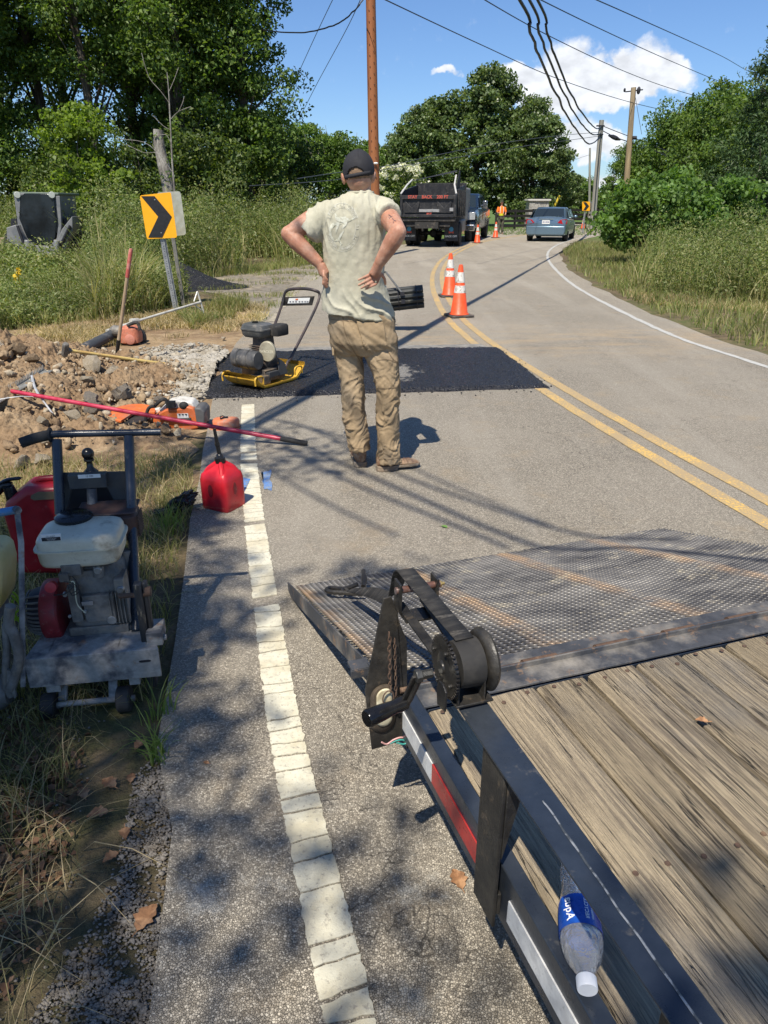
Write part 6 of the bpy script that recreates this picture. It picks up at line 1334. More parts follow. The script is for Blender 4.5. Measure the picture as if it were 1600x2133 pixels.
mb = MB(); mb.tube(spline([lo_r, lo_r.lerp(a_, .12)+Vector((.0, 0, .02))], 3)+spline([lo_r.lerp(a_, .2), a_, b_, c_, d_], 8)+[lo_l], .0155, 12); HD = mb.build('handle', mat('bronze-brown tube', (.085, .065, .06), .45, .3, col2=(.05, .045, .045), s2=6, dirt=(.3, .25, .2), sd=14, dlo=.62, dhi=.8), PC)
mb = MB(); pn = [k_(x, y, hy-.01) for x, y in ((588, 619), (655, 617), (650, 636), (584, 637))]; mb.prism(pn, .006, (0, 1, 0)); PN = mb.build('handle_panel', BLKM, HD)
mb = MB(); pn = [k_(x, y, hy-.014) for x, y in ((602, 621), (646, 620), (643, 631), (599, 632))]; mb.prism(pn, .003, (0, 1, 0)); LP = mb.build('instruction_label', LABW, PN)
mb = MB(); pn = [k_(x, y, hy-.018) for x, y in ((616, 622), (621, 622), (620, 625), (615, 625))]; mb.prism(pn, .002, (0, 1, 0)); mb.build('orange_mark', ORNG, LP)
mb = MB()
for x0 in (603, 609, 615, 622, 628, 634, 639): pn = [k_(x, y, hy-.018) for x, y in ((x0, 627), (x0+3.4, 627), (x0+3.0, 629.5), (x0, 629.5))]; mb.prism(pn, .002, (0, 1, 0))
mb.build('pictograms', mat('grey ink', (.2, .2, .22), .6), LP, smooth=0)
# ================================================================== CONES, SIGNS, POLES, WIRES, VEHICLES
# ---- traffic cones
CONEO = mat('cone orange', (.80, .085, .02), .45, col2=(.70, .10, .03), s2=6, dirt=(.15, .07, .04), sd=22, dlo=.62, dhi=.74, var=.1)
CONEW = mat('dirty white collar', (.66, .64, .58), .5, dirt=(.28, .22, .16), sd=16, dlo=.50, dhi=.62, var=.08)
CONEB = mat('dusty black rubber base', (.05, .045, .04), .8, col2=(.13, .11, .09), s2=8)
def cone(label):
    t = thing('traffic_cone', label, 'cone', (0, 0, 0), 0, 'traffic cones along the centre line'); r = lambda z: .135-(.135-.030)*z/.71
    mb = MB(); mb.prism([(x, y, .0) for x, y in rr(.37, .37, .05)], .028, (0, 0, 1)); mb.build('base', CONEB, t, bevel=.006)
    mb = MB(); mb.lathe([(.145, .028), (.148, .034), (r(.045), .05), (r(.69), .69), (.026, .71), (.018, .712), (.018, .69)], n=28); mb.build('cone_body', CONEO, t, smooth=50)
    for z0, z1 in ((.33, .43), (.47, .61)): mb = MB(); mb.lathe([(r(z0)+.0005, z0), (r(z0)+.0022, z0+.001), (r(z1)+.0022, z1-.001), (r(z1)+.0005, z1)], n=28); mb.build('collar', CONEW, t, smooth=50)
    return t
CN = cone('nearest orange and white cone, front one of the near pair'); CN.location = G(956, 661); CN.location.z = .018; CN.rotation_euler = (0, 0, .3); CN.scale = (1.0, 1.0, 1.03)
for px, py, rz, lb in ((936, 619, .1, 'orange and white cone just behind and left of the nearest cone'), (994, 507, .6, 'orange cone on the road beside the dump truck wheel'), (1032, 496, .2, 'orange cone in front of the flagger\'s feet'), (1214, 477, .4, 'small far cone at the foot of the far chevron sign')):
    c = copytree(CN); c.location = G(px, py); c.location.z = .018; c.rotation_euler = (0, 0, rz); c['label'] = lb; c.scale = (1, 1, 1.04)
# ---- chevron signs
SIGNY = mat('amber sign sheeting', (.86, .40, .012), .4, var=.03, s2=3); SIGNK = mat('sign black', (.018, .018, .02), .5); SIGNB = mat('weathered sign back', (.42, .43, .36), .55, .3, col2=(.36, .35, .26), s2=3, var=.1)
def plate(name, t, pts, th, nrm, m, parent=None, bev=.0): 
    mb = MB(); mb.prism(pts, th, nrm); return mb.build(name, m, parent or t, world=True, bevel=bev)
def rquad(c, r=.12, n=4):
    out = []
    for i in range(4):
        p, a, b = c[i], c[i-1], c[(i+1) % 4]; A = p.lerp(a, r); B = p.lerp(b, r*1.0)
        for k in range(n+1): s_ = k/n; out.append((A*(1-s_)**2)+(p*2*s_*(1-s_))+(B*s_**2))
    return out
def chev(label, quad, chv, post, y, nm='chevron_sign', bolt=True, pw=.05):
    t = thing(nm, label, 'road sign', Vector((P(*post[-1], y).x, y, 0)))
    q = rquad([P(x, yy, y) for x, yy in quad], .06); SF = plate('sign_panel', t, q, .003, (0, 1, 0), SIGNY)
    plate('chevron', t, [P(x, yy, y-.0035) for x, yy in chv], .002, (0, -1, 0), SIGNK, SF)
    if bolt:
        mb = MB()
        for x, yy in bolt: mb.lathe([(0, 0), (.011, 0), (.009, .006), (0, .007)], P(x, yy, y-.005), (0, -1, 0), 8)
        mb.build('bolt', GALV, SF, world=True)
    A = P(*post[0], y+.03); B = P(*post[1], y+.03); d = (B-A).normalized(); B = A+d*(A.z/-d.z); mb = MB(); up = (0, 1, 0)
    mb.bar(A, B, pw*.6, .004, up=up); sd = d.cross(Vector(up)).normalized()
    for s_ in (-1, 1): mb.bar(A+sd*s_*pw*.34+Vector((0, .014, 0)), B+sd*s_*pw*.34+Vector((0, .014, 0)), .004, .03, up=up); mb.bar(A+sd*s_*pw*.46+Vector((0, .03, 0)), B+sd*s_*pw*.46+Vector((0, .03, 0)), pw*.24, .004, up=up)
    pt = mb.build('post', GALV, t, world=True)
    if bolt:
        mb = MB(); L_ = (B-A).length; n = int(L_/.035)
        for k in range(n): c = A+d*(.03+.035*k)+Vector((0, -.0024, 0)); mb.lathe([(0, 0), (.0065, 0), (.0065, .0004), (0, .0005)], c, (0, -1, 0), 8)
        mb.build('post_holes', INK, pt, world=True)
    return t
chev('amber chevron sign pointing right on a leaning galvanised post left of the road', [(291, 407), (356, 400), (369, 495), (306, 498)], [(294, 408.5), (322, 408.5), (358, 451.5), (338, 494.5), (309, 494.5), (329.6, 451)], [(338, 498), (367, 652)], 11.3, bolt=[(322.5, 416), (336, 485)], pw=.075)
t = thing('road_sign', 'sign seen from its grey back, standing just behind the chevron sign', 'road sign', Vector((P(377, 600, 12.4).x, 12.4, 0)))
q = rquad([P(x, y, 12.4) for x, y in ((326, 401), (376, 398), (388, 489), (340, 494))], .1); plate('sign_panel', t, q, .003, (0, 1, 0), SIGNB)
mb = MB(); A = P(352, 440, 12.37); B = P(377, 600, 12.37); d = (B-A).normalized(); B = A+d*(A.z/-d.z); mb.bar(A, B, .06, .012, up=(0, 1, 0)); mb.bar(A+Vector((.026, -.015, 0)), B+Vector((.026, -.015, 0)), .008, .03, up=(0, 1, 0)); mb.build('post', mat('dull grey post', (.16, .16, .15), .6, .4, col2=(.24, .23, .2), s2=6), t, world=True)
chev('small far chevron sign pointing right beside the grey utility pole', [(1213, 420), (1229, 420), (1229, 439), (1213, 439)], [(1215, 421), (1221, 421), (1227.5, 429.5), (1221, 438), (1215, 438), (1220, 429.5)], [(1219, 439), (1216, 466)], 45, bolt=None, pw=.09)
t = thing('leaning_post', 'thin grey post leaning to the right just behind the far chevron sign', 'post', G(1219, 472)); mb = MB(); mb.bar(P(1232, 421, 46), G(1219, 474)+Vector((0, 0, -.1)), .07, .05); mb.build('shaft', GALV, t, world=True)
# ---- poles
WOODP = mat('tan wood pole', (.30, .225, .13), .85, col2=(.36, .28, .17), s2=2, stretch=(1, 1, .08), var=.25, dirt=(.16, .12, .08), sd=6, bump=.004, bs=30)
GREYP = mat('grey wood pole', (.26, .25, .21), .9, col2=(.34, .33, .29), s2=2, stretch=(1, 1, .08), var=.25, dirt=(.14, .12, .09), sd=6, bump=.004, bs=30)
RSTP = mat('weathering steel pole', (.33, .125, .045), .65, .2, col2=(.27, .095, .035), s2=1.2, stretch=(1, 1, .12), var=.18, dirt=(.16, .06, .03), sd=5)
def pole(label, base, top, y, r0, r1, m, n=14):
    B = P(base[0], base[1], y); T = P(top[0], top[1], y); d = (T-B).normalized(); B = B-d*(B.z/d.z); t = thing('utility_pole', label, 'utility pole', B); mb = MB(); mb.tube([B-d*.3, B.lerp(T, .5), T], [r0, (r0+r1)/2, r1], n); mb.build('shaft', m, t, world=True, smooth=50); return t, B, T
tp_, B0, T0 = pole('rust-brown steel pole rising behind the man to the top of the picture', (780, 390), (770, -120), 24, .17, .13, RSTP, 12)
mb = MB()
for k in range(34):
    z = 2.2+k*.27; f = (z-B0.z)/(T0.z-B0.z); c = B0.lerp(T0, f)
    for sx_ in (-.055, .06): mb.lathe([(0, 0), (.014, 0), (.014, .012), (0, .014)], c+Vector((sx_, -.165+.04*f, (.1 if sx_ > 0 else 0))), (0, -1, 0), 6)
mb.build('step_bolt', INK, tp_, world=True); mb = MB(); mb.ell(P(783, 340, 23.8), .07, .04, .03); mb.build('insulator', LABW, tp_, world=True)
tA, BA, TA = pole('tan wooden utility pole on the right, standing in the vine shrubs', (1301, 440), (1320, 182), 43, .17, .13, WOODP)
mb = MB(); mb.tube([TA+Vector((-.4, 0, -.2)), TA+Vector((.5, 0, -.1))], .03, 6); mb.ell(TA+Vector((.25, -.1, -.15)), .1, .1, .18); mb.ell(TA+Vector((-.45, 0, -.12)), .06, .06, .1); mb.cyl(P(1318, 287, 42.8), P(1326, 287, 42.8), .09, n=8); mb.build('fitting', INK, tA, world=True)
tB, BB, TB_ = pole('leaning grey wooden utility pole carrying the three thick cables', (1237, 440), (1253.5, 250), 52, .20, .15, GREYP)
mb = MB(); mb.box(P(1251, 262, 51.8), (.5, .12, .08)); mb.box(P(1250, 280, 51.8), (.4, .12, .08)); mb.build('fitting', INK, tB, world=True)
pole('thin far utility pole between the sedan and the grey leaning pole', (1228, 420), (1229, 308), 78, .13, .10, GREYP)
t = thing('guy_guard', 'yellow guy-wire guard tube leaning above the sedan roof', 'guy guard', G(1152, 460)); mb = MB(); mb.cyl(P(1155, 430, 55), P(1166, 407, 55), .07, n=8); mb.cyl(P(1150, 441, 55), P(1166, 407, 55), .02, n=6); mb.build('tube', mat('yellow guard', (.62, .45, .03), .5), t, world=True)
t = thing('guy_guard', 'yellow guy-wire guard tube in the weeds left of the man', 'guy guard', P(467, 400, 30).xy.to_3d()); mb = MB(); mb.cyl(P(467, 392, 30), P(476, 368, 30), .04, n=8); mb.cyl(P(463, 403, 30), P(476, 368, 30), .012, n=6); mb.build('tube', mat('yellow guard2', (.45, .36, .03), .5), t, world=True)
# ---- wires
WIRE = mat('black cable', (.018, .018, .02), .5); WGREY = mat('bare grey wire', (.10, .11, .12), .5, .4)
def wire(label, pts, r, m=WIRE, wob=0, nm='overhead_wire', group='overhead wires'):
    pp_ = [P(*p) if len(p) == 3 else Vector(p[:3]) for p in pts]; sp = spline(pp_, 10)
    if wob: sp = [p+Vector((noise.noise((i*.33, wob, 0))*wob, 0, noise.noise((i*.33, 5, wob))*wob)) for i, p in enumerate(sp)]
    t = thing(nm, label, 'cable' if m == WIRE else 'wire', sp[0], 0, group); mb = MB(); mb.tube(sp, r, 6); mb.build('strand', m, t, world=True); return t
wire('lowest of the three thick black cables, sagging farthest left to the grey pole', [(-5.0, -6, 5.9, 0), (-1.66, 3.6, 5.3, 0), (1084, 0, 15.9), (1103, 60, 17), (1125, 120, 18.8), (1163, 205, 22.6), (1195, 262, 28), (1228, 300, 38), (1251, 284, 52)], .030, wob=.05)
wire('middle of the three thick black cables running to the grey pole', [(-4.9, -6, 6.0, 0), (-1.6, 3.6, 5.4, 0), (1104, 0, 16.9), (1121, 60, 18.3), (1143, 120, 20.2), (1180, 205, 24.6), (1212, 258, 31), (1235, 280, 40), (1252, 278, 52)], .028, wob=.04)
wire('highest and rightmost of the three thick black cables running to the grey pole', [(-4.85, -6, 6.1, 0), (-1.55, 3.6, 5.5, 0), (1121, 0, 17.9), (1138, 60, 19.4), (1158, 120, 21.5), (1194, 205, 26.5), (1228, 255, 35), (1244, 268, 42), (1253, 262, 52)], .028, wob=.04)
wire('thin wire crossing the sky from above the brown pole down past the tan pole top', [(745, -28, 18), (1000, 92, 26), (1165, 165, 34), (1322, 215, 43), (1452, 243, 52), (1560, 262, 60)], .014)
wire('thin wire crossing the big cloud and ending in the trees on the right', [(950, -36, 18), (1135, 70, 26), (1300, 148, 36), (1410, 188, 44), (1525, 219, 52), (1640, 245, 60)], .014)
wire('thin wire passing the right end of the big cloud', [(1060, -34, 18), (1240, 55, 26), (1400, 128, 38), (1530, 181, 48), (1640, 215, 56)], .014)
wire('topmost thin wire, across the upper right corner', [(1165, -34, 18), (1330, 38, 26), (1500, 115, 40), (1568, 152, 48), (1640, 176, 56)], .014)
wire('cable from the grey pole sloping down to the right into the trees', [(1255, 262, 52), (1290, 276, 50), (1340, 295, 46), (1400, 318, 40), (1470, 340, 34)], .022)
sb = wire('lower cable right of the grey pole with a black splice case', [(1255, 272, 52), (1283, 286, 50), (1315, 297, 47), (1360, 312, 43), (1420, 338, 38), (1480, 352, 34)], .026)
mb = MB(); mb.tube([P(1268, 282, 50.6), P(1277, 285, 50.3), P(1284, 288, 50), P(1292, 291, 49.7)], [.05, .13, .13, .05], 8); mb.build('splice_case', WIRE, sb, world=True)
wire('upper pale wire running left across the big green trees from the grey pole', [(1251, 275, 52), (1180, 281, 50), (1100, 290, 47), (1000, 305, 44), (900, 325, 40), (815, 344, 36), (700, 360, 31), (620, 372, 28)], .014, WGREY)
wire('lower pale wire running left across the big green trees from the grey pole', [(1250, 283, 52), (1170, 294, 50), (1100, 303, 47), (1000, 320, 44), (900, 336, 40), (820, 349, 36), (700, 374, 31), (520, 387, 26)], .014, WGREY)
wire('sagging twisted cable from the brown pole to the left into the wood', [(757, -2, 24), (742, 18, 24), (715, 42, 25), (680, 58, 26), (620, 68, 27), (540, 62, 29)], .02, wob=.02)
wire('thin pale guy wire slanting down left of the brown pole', [(762, -30, 23), (746, 10, 24), (718, 68, 26), (660, 175, 31), (622, 250, 36)], .010, WGREY, nm='guy_wire', group='guy wires')
wire('second thin guy wire nearer the wood, slanting from the top of the picture', [(705, -25, 23), (683, 20, 25), (650, 90, 28), (600, 200, 33)], .010, WGREY, nm='guy_wire', group='guy wires')
wire('thin guy wire hanging on the right of the tan pole', [(1322, 192, 43), (1330, 240, 43), (1337, 280, 43)], .012, WGREY, nm='guy_wire', group='guy wires')
wire('wire low over the road left of the thin far pole', [(1229, 322, 78), (1200, 332, 75), (1160, 352, 70), (1120, 368, 66)], .012, nm='overhead_wire')
# ---- board fence, stone pillars
FEN = mat('dark stained boards', (.022, .02, .018), .8, var=.3)
def bfence(label, pts, y0, y1, h0=1.25):
    a = P(pts[0], 430, y0).xy.to_3d(); b = P(pts[1], 430, y1).xy.to_3d(); t = thing('board_fence', label, 'fence', a.lerp(b, .5), 0, 'dark board fences'); n = max(2, int((b-a).length/2.4)); 
    for k in range(n+1): p = a.lerp(b, k/n); mb = MB(); mb.box(p+Vector((0, 0, h0/2)), (.13, .13, h0+.06)); mb.build('post', FEN, t, world=True)
    mb = MB()
    for z in (.25, .55, .85, 1.15): mb.bar(a+Vector((0, -.09, z)), b+Vector((0, -.09, z)), .03, .15)
    mb.build('rail', FEN, t, world=True)
bfence('dark four-rail board fence between the flagger and the stone pillar', (1035, 1112), 50, 53); bfence('dark board fence behind the far chevron sign and grey pole', (1185, 1310), 60, 54)
STONE = mat('grey ledge stone', (.40, .385, .345), .9, col2=(.28, .265, .235), s2=4, dirt=(.5, .48, .44), sd=9, bump=.01, bs=12, var=.25)
def pillar(label, px, y, w, h):
    b = P(px, 430, y).xy.to_3d(); t = thing('stone_pillar', label, 'stone pillar', b); random.seed(px); mb = MB(); z = 0
    while z < h-.15:
        hh = random.uniform(.10, .17); x = -w/2
        while x < w/2-.02:
            ww = min(random.uniform(.2, .45), w/2-x); mb.box((x+ww/2, 0, z+hh/2), (ww-.012, w+random.uniform(-.05, .03), hh-.012)); x += ww
        z += hh
    mb.build('shaft', STONE, t, bevel=.01); mb = MB(); mb.box((0, 0, z+.06), (w+.2, w+.2, .12)); mb.build('cap', mat('pale cap stone', (.5, .48, .44), .85), t, bevel=.02); return t
pillar('grey stone gate pillar with pale cap right behind the sedan', 1119, 54, 1.35, 1.9); pillar('grey stone pillar with pale cap between the man\'s elbow and the wood', 617, 40, 1.15, 1.75)
bfence('dark board fence beside the stone pillar left of the man', (575, 655), 40.5, 40.5, 1.35)
# ---- vehicles -----------------------------------------------------------
TYRE = mat('tyre', (.018, .018, .018), .8, dirt=(.10, .09, .08), sd=10); CHROME = mat('chrome', (.6, .6, .6), .15, .95, var=.03); GLASSV = mat('dark car glass', (.018, .026, .03), .06, spec=.8, var=.05)
REDL = mat('red tail lamp', (.35, .012, .015), .15, var=.05)
def wheel(t, c, r, w, nm='wheel', rimm=None, ax=(1, 0, 0), dual=0):
    mb = MB(); a = Vector(ax); mb.lathe([(r*.55, -w/2), (r*.93, -w/2), (r, -w*.36), (r, w*.36), (r*.93, w/2), (r*.55, w/2)], c, ax, 24); o = mb.build(nm, TYRE, t, smooth=40)
    mb = MB(); mb.lathe([(0, w*.30), (r*.18, w*.34), (r*.5, w*.22), (r*.6, w*.46), (r*.62, w*.47), (r*.62, -w*.47), (0, -w*.4)], c, ax, 24); mb.build('rim', rimm or CHROME, o, smooth=40); return o
def shell(name, st, m, parent, bevel=.0, sub=0):
    """loft along y of half cross-sections: st = [(y, [(x, z), ...])] mirrored"""
    rings = []
    for y, half in st: rings.append([Vector((x, y, z)) for x, z in half]+[Vector((-x, y, z)) for x, z in reversed(half)])
    mb = MB(); mb.loft(rings); o = mb.build(name, m, parent, smooth=35, bevel=bevel)
    if sub: md = o.modifiers.new('s', 'SUBSURF'); md.levels = md.render_levels = sub
    return o
# sedan: rear at y=0, nose at y=4.9
SBLUE = mat('steel blue metallic', (.15, .22, .275), .28, .55, var=.03, coat=.4, rvar=.03)
gs = G(1134, 504); SD = thing('sedan_car', 'steel-blue sedan driving away along the right-hand lane of the bend', 'car', gs, R(-19))
def sect(w, zb, zs, zt): return [(w*.80, zb), (w*.97, zb+.08), (w, (zb+zs)/2), (w*.985, zs-.06), (w*.93, zs), (w*.5, zt), (0.001, zt+.01)]
shell('body', [(0.0, sect(.80, .34, .80, .82)), (.03, sect(.86, .28, .90, .95)), (.15, sect(.90, .24, .98, 1.03)), (.55, sect(.92, .22, .98, 1.04)), (1.0, sect(.925, .22, .97, 1.03)), (2.5, sect(.93, .22, .93, .96)), (3.4, sect(.92, .22, .90, .95)), (4.3, sect(.89, .24, .80, .86)), (4.75, sect(.80, .28, .66, .70)), (4.9, sect(.62, .34, .56, .58))], SBLUE, SD)
def gh(w, zt): return [(w, .93), (w*.96, .98), (w*.80, zt-.06), (w*.72, zt), (.001, zt+.025)]
shell('roof', [(.62, gh(.80, 1.0)), (1.30, gh(.84, 1.36)), (1.7, gh(.86, 1.425)), (2.3, gh(.86, 1.43)), (2.7, gh(.85, 1.38)), (3.45, gh(.80, .97))], SBLUE, SD)
mb = MB(); f = lambda y, e=.012: None
A = [(-.70, .70, 1.055), (.70, .70, 1.055), (.60, 1.27, 1.375), (-.60, 1.27, 1.375)]; n_ = Vector((0, -.48, .87)); mb.prism([Vector(p)+n_*.004 for p in A], .012, n_); mb.build('rear_window', GLASSV, SD, bevel=.004)
A = [(-.70, 3.35, 1.045), (.70, 3.35, 1.045), (.60, 2.75, 1.375), (-.60, 2.75, 1.375)]; n_ = Vector((0, .48, .87)); mb = MB(); mb.prism([Vector(p)+n_*.004 for p in A], .012, n_); mb.build('windscreen', GLASSV, SD)
for sx_ in (-1, 1):
    for yy in ((1.02, 1.42, 1.95, 1.95), (2.02, 2.02, 2.78, 3.2)):
        a0, a1, a2, a3 = yy; q = [Vector((sx_*.86, a0, .985)), Vector((sx_*.735, a1, 1.34)), Vector((sx_*.735, a2, 1.36)), Vector((sx_*.86, a3, .985))]
        mb = MB(); mb.prism(q, .02, (sx_, 0, .3)); mb.build('side_window', GLASSV, SD)
    mb = MB(); mb.prism([Vector((sx_*x, y, z)) for x, y, z in ((.50, .01, .80), (.78, .02, .74), (.90, .10, .76), (.905, .26, .90), (.86, .10, .955), (.62, .03, .93))], .028, (sx_*.35, -1, 0)); mb.build('tail_lamp', REDL, SD, bevel=.01)
    mb = MB(); mb.ell((sx_*.99, 3.0, 1.02), .10, .07, .075); mb.build('mirror', SBLUE, SD)
    for yy in (.98, 3.92): wheel(SD, Vector((sx_*.80, yy, .33)), .33, .22, ax=(sx_, 0, 0))
    mb = MB(); mb.box((sx_*.935, 1.75, .80), (.03, .13, .025)); mb.build('door_handle', SBLUE, SD, bevel=.004)
mb = MB(); mb.prism([Vector((x, -.035, z)) for x, z in ((-.80, .30), (.80, .30), (.86, .40), (.84, .66), (-.84, .66), (-.86, .40))], .10, (0, 1, 0)); mb.build('rear_bumper', SBLUE, SD, bevel=.03, seg=3)
mb = MB(); mb.prism([Vector((x, -.006, z)) for x, z in ((-.17, .755), (.17, .755), (.17, .91), (-.17, .91))], .01, (0, -1, 0)); NP = mb.build('number_plate', LABW, SD); mb = MB(); put_text(mb, '38 HKM', .085, (0, -.0175, .83), (1, 0, 0), (0, 0, 1), .002); mb.build('plate_print', mat('plate blue', (.05, .06, .2), .5), NP, smooth=0)
mb = MB(); mb.box((0, -.012, .955), (.62, .012, .022)); mb.build('trunk_trim', CHROME, SD); mb = MB(); mb.tube([(-.45, .06, .28), (-.45, -.03, .27)], .035, 10); mb.build('exhaust', CHROME, SD)
# pickup: facing the camera; local +y is its nose
PKB = mat('dark blue truck paint', (.018, .032, .055), .2, .3, coat=.6, var=.05, rvar=.02)
gp = G(1002, 499); PK = thing('pickup_truck', 'dark blue crew-cab pickup truck facing the camera behind the dump truck', 'pickup truck', G(944, 504)+Vector((.23*2.9, .97*2.9, 0)), R(166.5))
def ps(w, zb, zt): return [(w*.92, zb), (w, zb+.1), (w, zt-.1), (w*.93, zt), (.001, zt+.03)]
shell('body', [(-3.0, ps(.98, .55, 1.40)), (-1.2, ps(1.0, .50, 1.42)), (1.1, ps(1.0, .50, 1.36)), (2.2, ps(1.0, .52, 1.34)), (2.75, ps(.97, .55, 1.28)), (2.85, ps(.93, .6, 1.1))], PKB, PK)
shell('cab', [(-1.2, [(.93, 1.3), (.80, 1.95), (.72, 2.02), (.001, 2.05)]), (.2, [(.95, 1.3), (.82, 1.96), (.74, 2.03), (.001, 2.06)]), (.75, [(.95, 1.3), (.80, 1.9), (.70, 1.97), (.001, 2.0)]), (1.45, [(.90, 1.28), (.84, 1.34), (.7, 1.38), (.001, 1.4)])], PKB, PK)
n_ = Vector((0, .62, .78)); mb = MB(); mb.prism([Vector(p)+n_*.01 for p in ((-.78, 1.38, 1.41), (.78, 1.38, 1.41), (.68, .80, 1.93), (-.68, .80, 1.93))], .015, n_); mb.build('windscreen', GLASSV, PK)
for sx_ in (-1, 1):
    for a0, a1 in ((-1.05, -.35), (-.25, .72)): mb = MB(); mb.prism([Vector((sx_*.935, a0, 1.42)), Vector((sx_*.85, a0, 1.86)), Vector((sx_*.85, a1, 1.86)), Vector((sx_*.935, a1+.3*(a1 > 0), 1.42))], .02, (sx_, 0, .2)); mb.build('side_window', GLASSV, PK)
    mb = MB(); mb.prism([Vector((sx_*x, 2.86, z)) for x, z in ((.60, .92), (.95, .94), (.95, 1.24), (.60, 1.22))], .05, (0, 1, 0)); mb.build('headlight', mat('headlamp', (.55, .58, .6), .12, .4), PK, bevel=.01)
    mb = MB(); mb.box((sx_*1.15, .95, 1.55), (.22, .12, .32)); mb.bar((sx_*.95, .95, 1.5), (sx_*1.1, .95, 1.55), .04, .04); mb.build('mirror', CHROME, PK, bevel=.02)
    for yy in (-1.95, 1.9): wheel(PK, Vector((sx_*.86, yy, .42)), .42, .28, ax=(sx_, 0, 0))
    mb = MB(); mb.box((sx_*.8, 2.98, .56), (.22, .03, .12)); mb.build('fog_lamp', mat('fog lamp', (.6, .6, .6), .15, .5), PK)
mb = MB(); mb.box((0, 2.88, 1.05), (1.16, .05, .52)); GRL = mb.build('grille', INK, PK); mb = MB()
for k in range(6): mb.box((0, 2.93, .84+.085*k), (1.12, .03, .035))
mb.box((0, 2.92, 1.31), (1.2, .05, .04)); mb.box((0, 2.92, .79), (1.2, .05, .04)); mb.build('grille_bars', CHROME, GRL)
mb = MB(); mb.box((0, 2.95, .60), (1.9, .16, .26)); mb.build('bumper', CHROME, PK, bevel=.03, seg=3)
mb = MB(); mb.ell((-1.005, .3, 1.05), .008, .17, .15, 16, 9); mb.build('door_emblem', mat('amber emblem', (.6, .3, .04), .5), PK)
# dump truck: tail towards the camera
DKB = mat('scuffed black bed', (.018, .018, .02), .5, col2=(.035, .034, .034), s2=4, dirt=(.18, .16, .14), sd=9, dlo=.58, dhi=.78, var=.3); DKG = mat('dump truck cab grey', (.25, .24, .225), .5, col2=(.18, .17, .155), s2=4)
DT = thing('dump_truck', 'black dump truck with red STAY BACK lettering, parked with its tail to us', 'dump truck', G(890, 516), R(-12.5))
BW = 1.07; z0, z1 = 1.12, 1.86
mb = MB(); mb.box((0, .02, (z0+z1)/2), (2*BW, .05, z1-z0)); mb.box((0, -.03, z1-.05), (2*BW+.06, .10, .14)); mb.box((0, -.03, z0+.03), (2*BW, .10, .10))
for x in (-BW+.04, BW-.04): mb.box((x, -.04, (z0+z1)/2), (.10, .10, z1-z0))
for x in (-.62, .62): mb.prism([Vector((x+dx, -.005, z)) for dx, z in ((-.28, 1.26), (.28, 1.26), (.22, 1.34), (.30, 1.62), (.24, 1.66), (0, 1.42), (-.24, 1.66), (-.30, 1.62), (-.22, 1.34))], .05, (0, -1, 0))
TG = mb.build('tailgate', DKB, DT, bevel=.008)
RTX = mat('faded red lettering', (.50, .09, .06), .6); mb = MB(); put_text(mb, 'STAY    BACK    200 FT', .155, (.0, -.085, z1-.045), (1, 0, 0), (0, 0, 1), .004); put_text(mb, '857', .13, (.05, -.06, 1.21), (1, 0, 0), (0, 0, 1), .003); mb.build('tailgate_lettering', RTX, TG, smooth=0)
mb = MB(); mb.box((.05, -.035, 1.34), (.78, .05, .10)); mb.box((1.02-.1, -.04, 1.38), (.16, .05, .12)); mb.build('light_strip', mat('grey strip', (.3, .3, .3), .5, dirt=(.1, .1, .1)), TG)
mb = MB()
for sx_ in (-1, 1):
    mb.prism([Vector((sx_*BW, 0, z0)), Vector((sx_*BW, 0, z1)), Vector((sx_*(BW-.02), .25, 2.06)), Vector((sx_*(BW-.05), 3.2, 2.30)), Vector((sx_*BW, 3.2, z0))], .05, (-sx_, 0, 0))
    for yy in (.5, 1.2, 1.9, 2.6): mb.box((sx_*(BW+.03), yy, 1.6), (.07, .10, .95))
mb.box((0, 3.2, 1.75), (2*BW, .05, 1.25)); mb.box((0, 1.6, z0+.02), (2*BW, 3.2, .06)); BD = mb.build('dump_bed', DKB, DT, bevel=.006)
mb = MB()
for sx_ in (-1, 1): mb.tube([Vector((sx_*BW, -.02, z1+.06)), Vector((sx_*(BW-.15), .5, 2.25)), Vector((sx_*(BW-.2), 1.3, 2.45+.15*(sx_ > 0)))], .035, 8)
mb.build('tarp_arm', mat('pale worn arm', (.5, .49, .46), .5, dirt=(.1, .1, .1)), BD); mb = MB()
mb.prism([Vector(p) for p in ((-BW+.25, 1.3, 2.42), (BW-.2, 1.3, 2.72), (BW-.18, 1.5, 2.80), (-BW+.2, 1.5, 2.44))], .05, (0, 1, 0)); mb.prism([Vector(p) for p in ((BW-.1, .1, 1.9), (BW-.1, 1.4, 2.78), (BW-.1, 1.6, 2.76), (BW-.1, 1.6, 1.9))], .03, (1, 0, 0)); mb.build('tarp', mat('black tarp', (.02, .02, .022), .7, var=.3), BD)
mb = MB(); mb.box((0, 2.0, .82), (.9, 4.6, .22)); mb.box((0, .10, 1.02), (2.1, .25, .12)); mb.box((0, .12, .86), (1.7, .12, .20)); mb.box((-.0, .05, .80), (1.2, .06, .05)); mb.cyl((-.95, 1.5, .48), (.95, 1.5, .48), .07); mb.ell((0, 1.5, .48), .17, .17, .17)
for x in (-.42, .42): mb.tube([(x, .05, .85), (x, .0, .70), (x, .04, .68)], .025, 6)
mb.build('underbody', mat('oily underbody', (.03, .028, .026), .7, dirt=(.12, .10, .08), sd=9), DT)
for x in (-.98, -.68, .68, .98): wheel(DT, Vector((x, 1.5, .46)), .46, .24, ax=(1 if x > 0 else -1, 0, 0), rimm=mat('wheel rim', (.3, .3, .3), .4, .6))
for sx_ in (-1, 1): wheel(DT, Vector((sx_*1.02, 5.2, .46)), .46, .26, ax=(sx_, 0, 0))
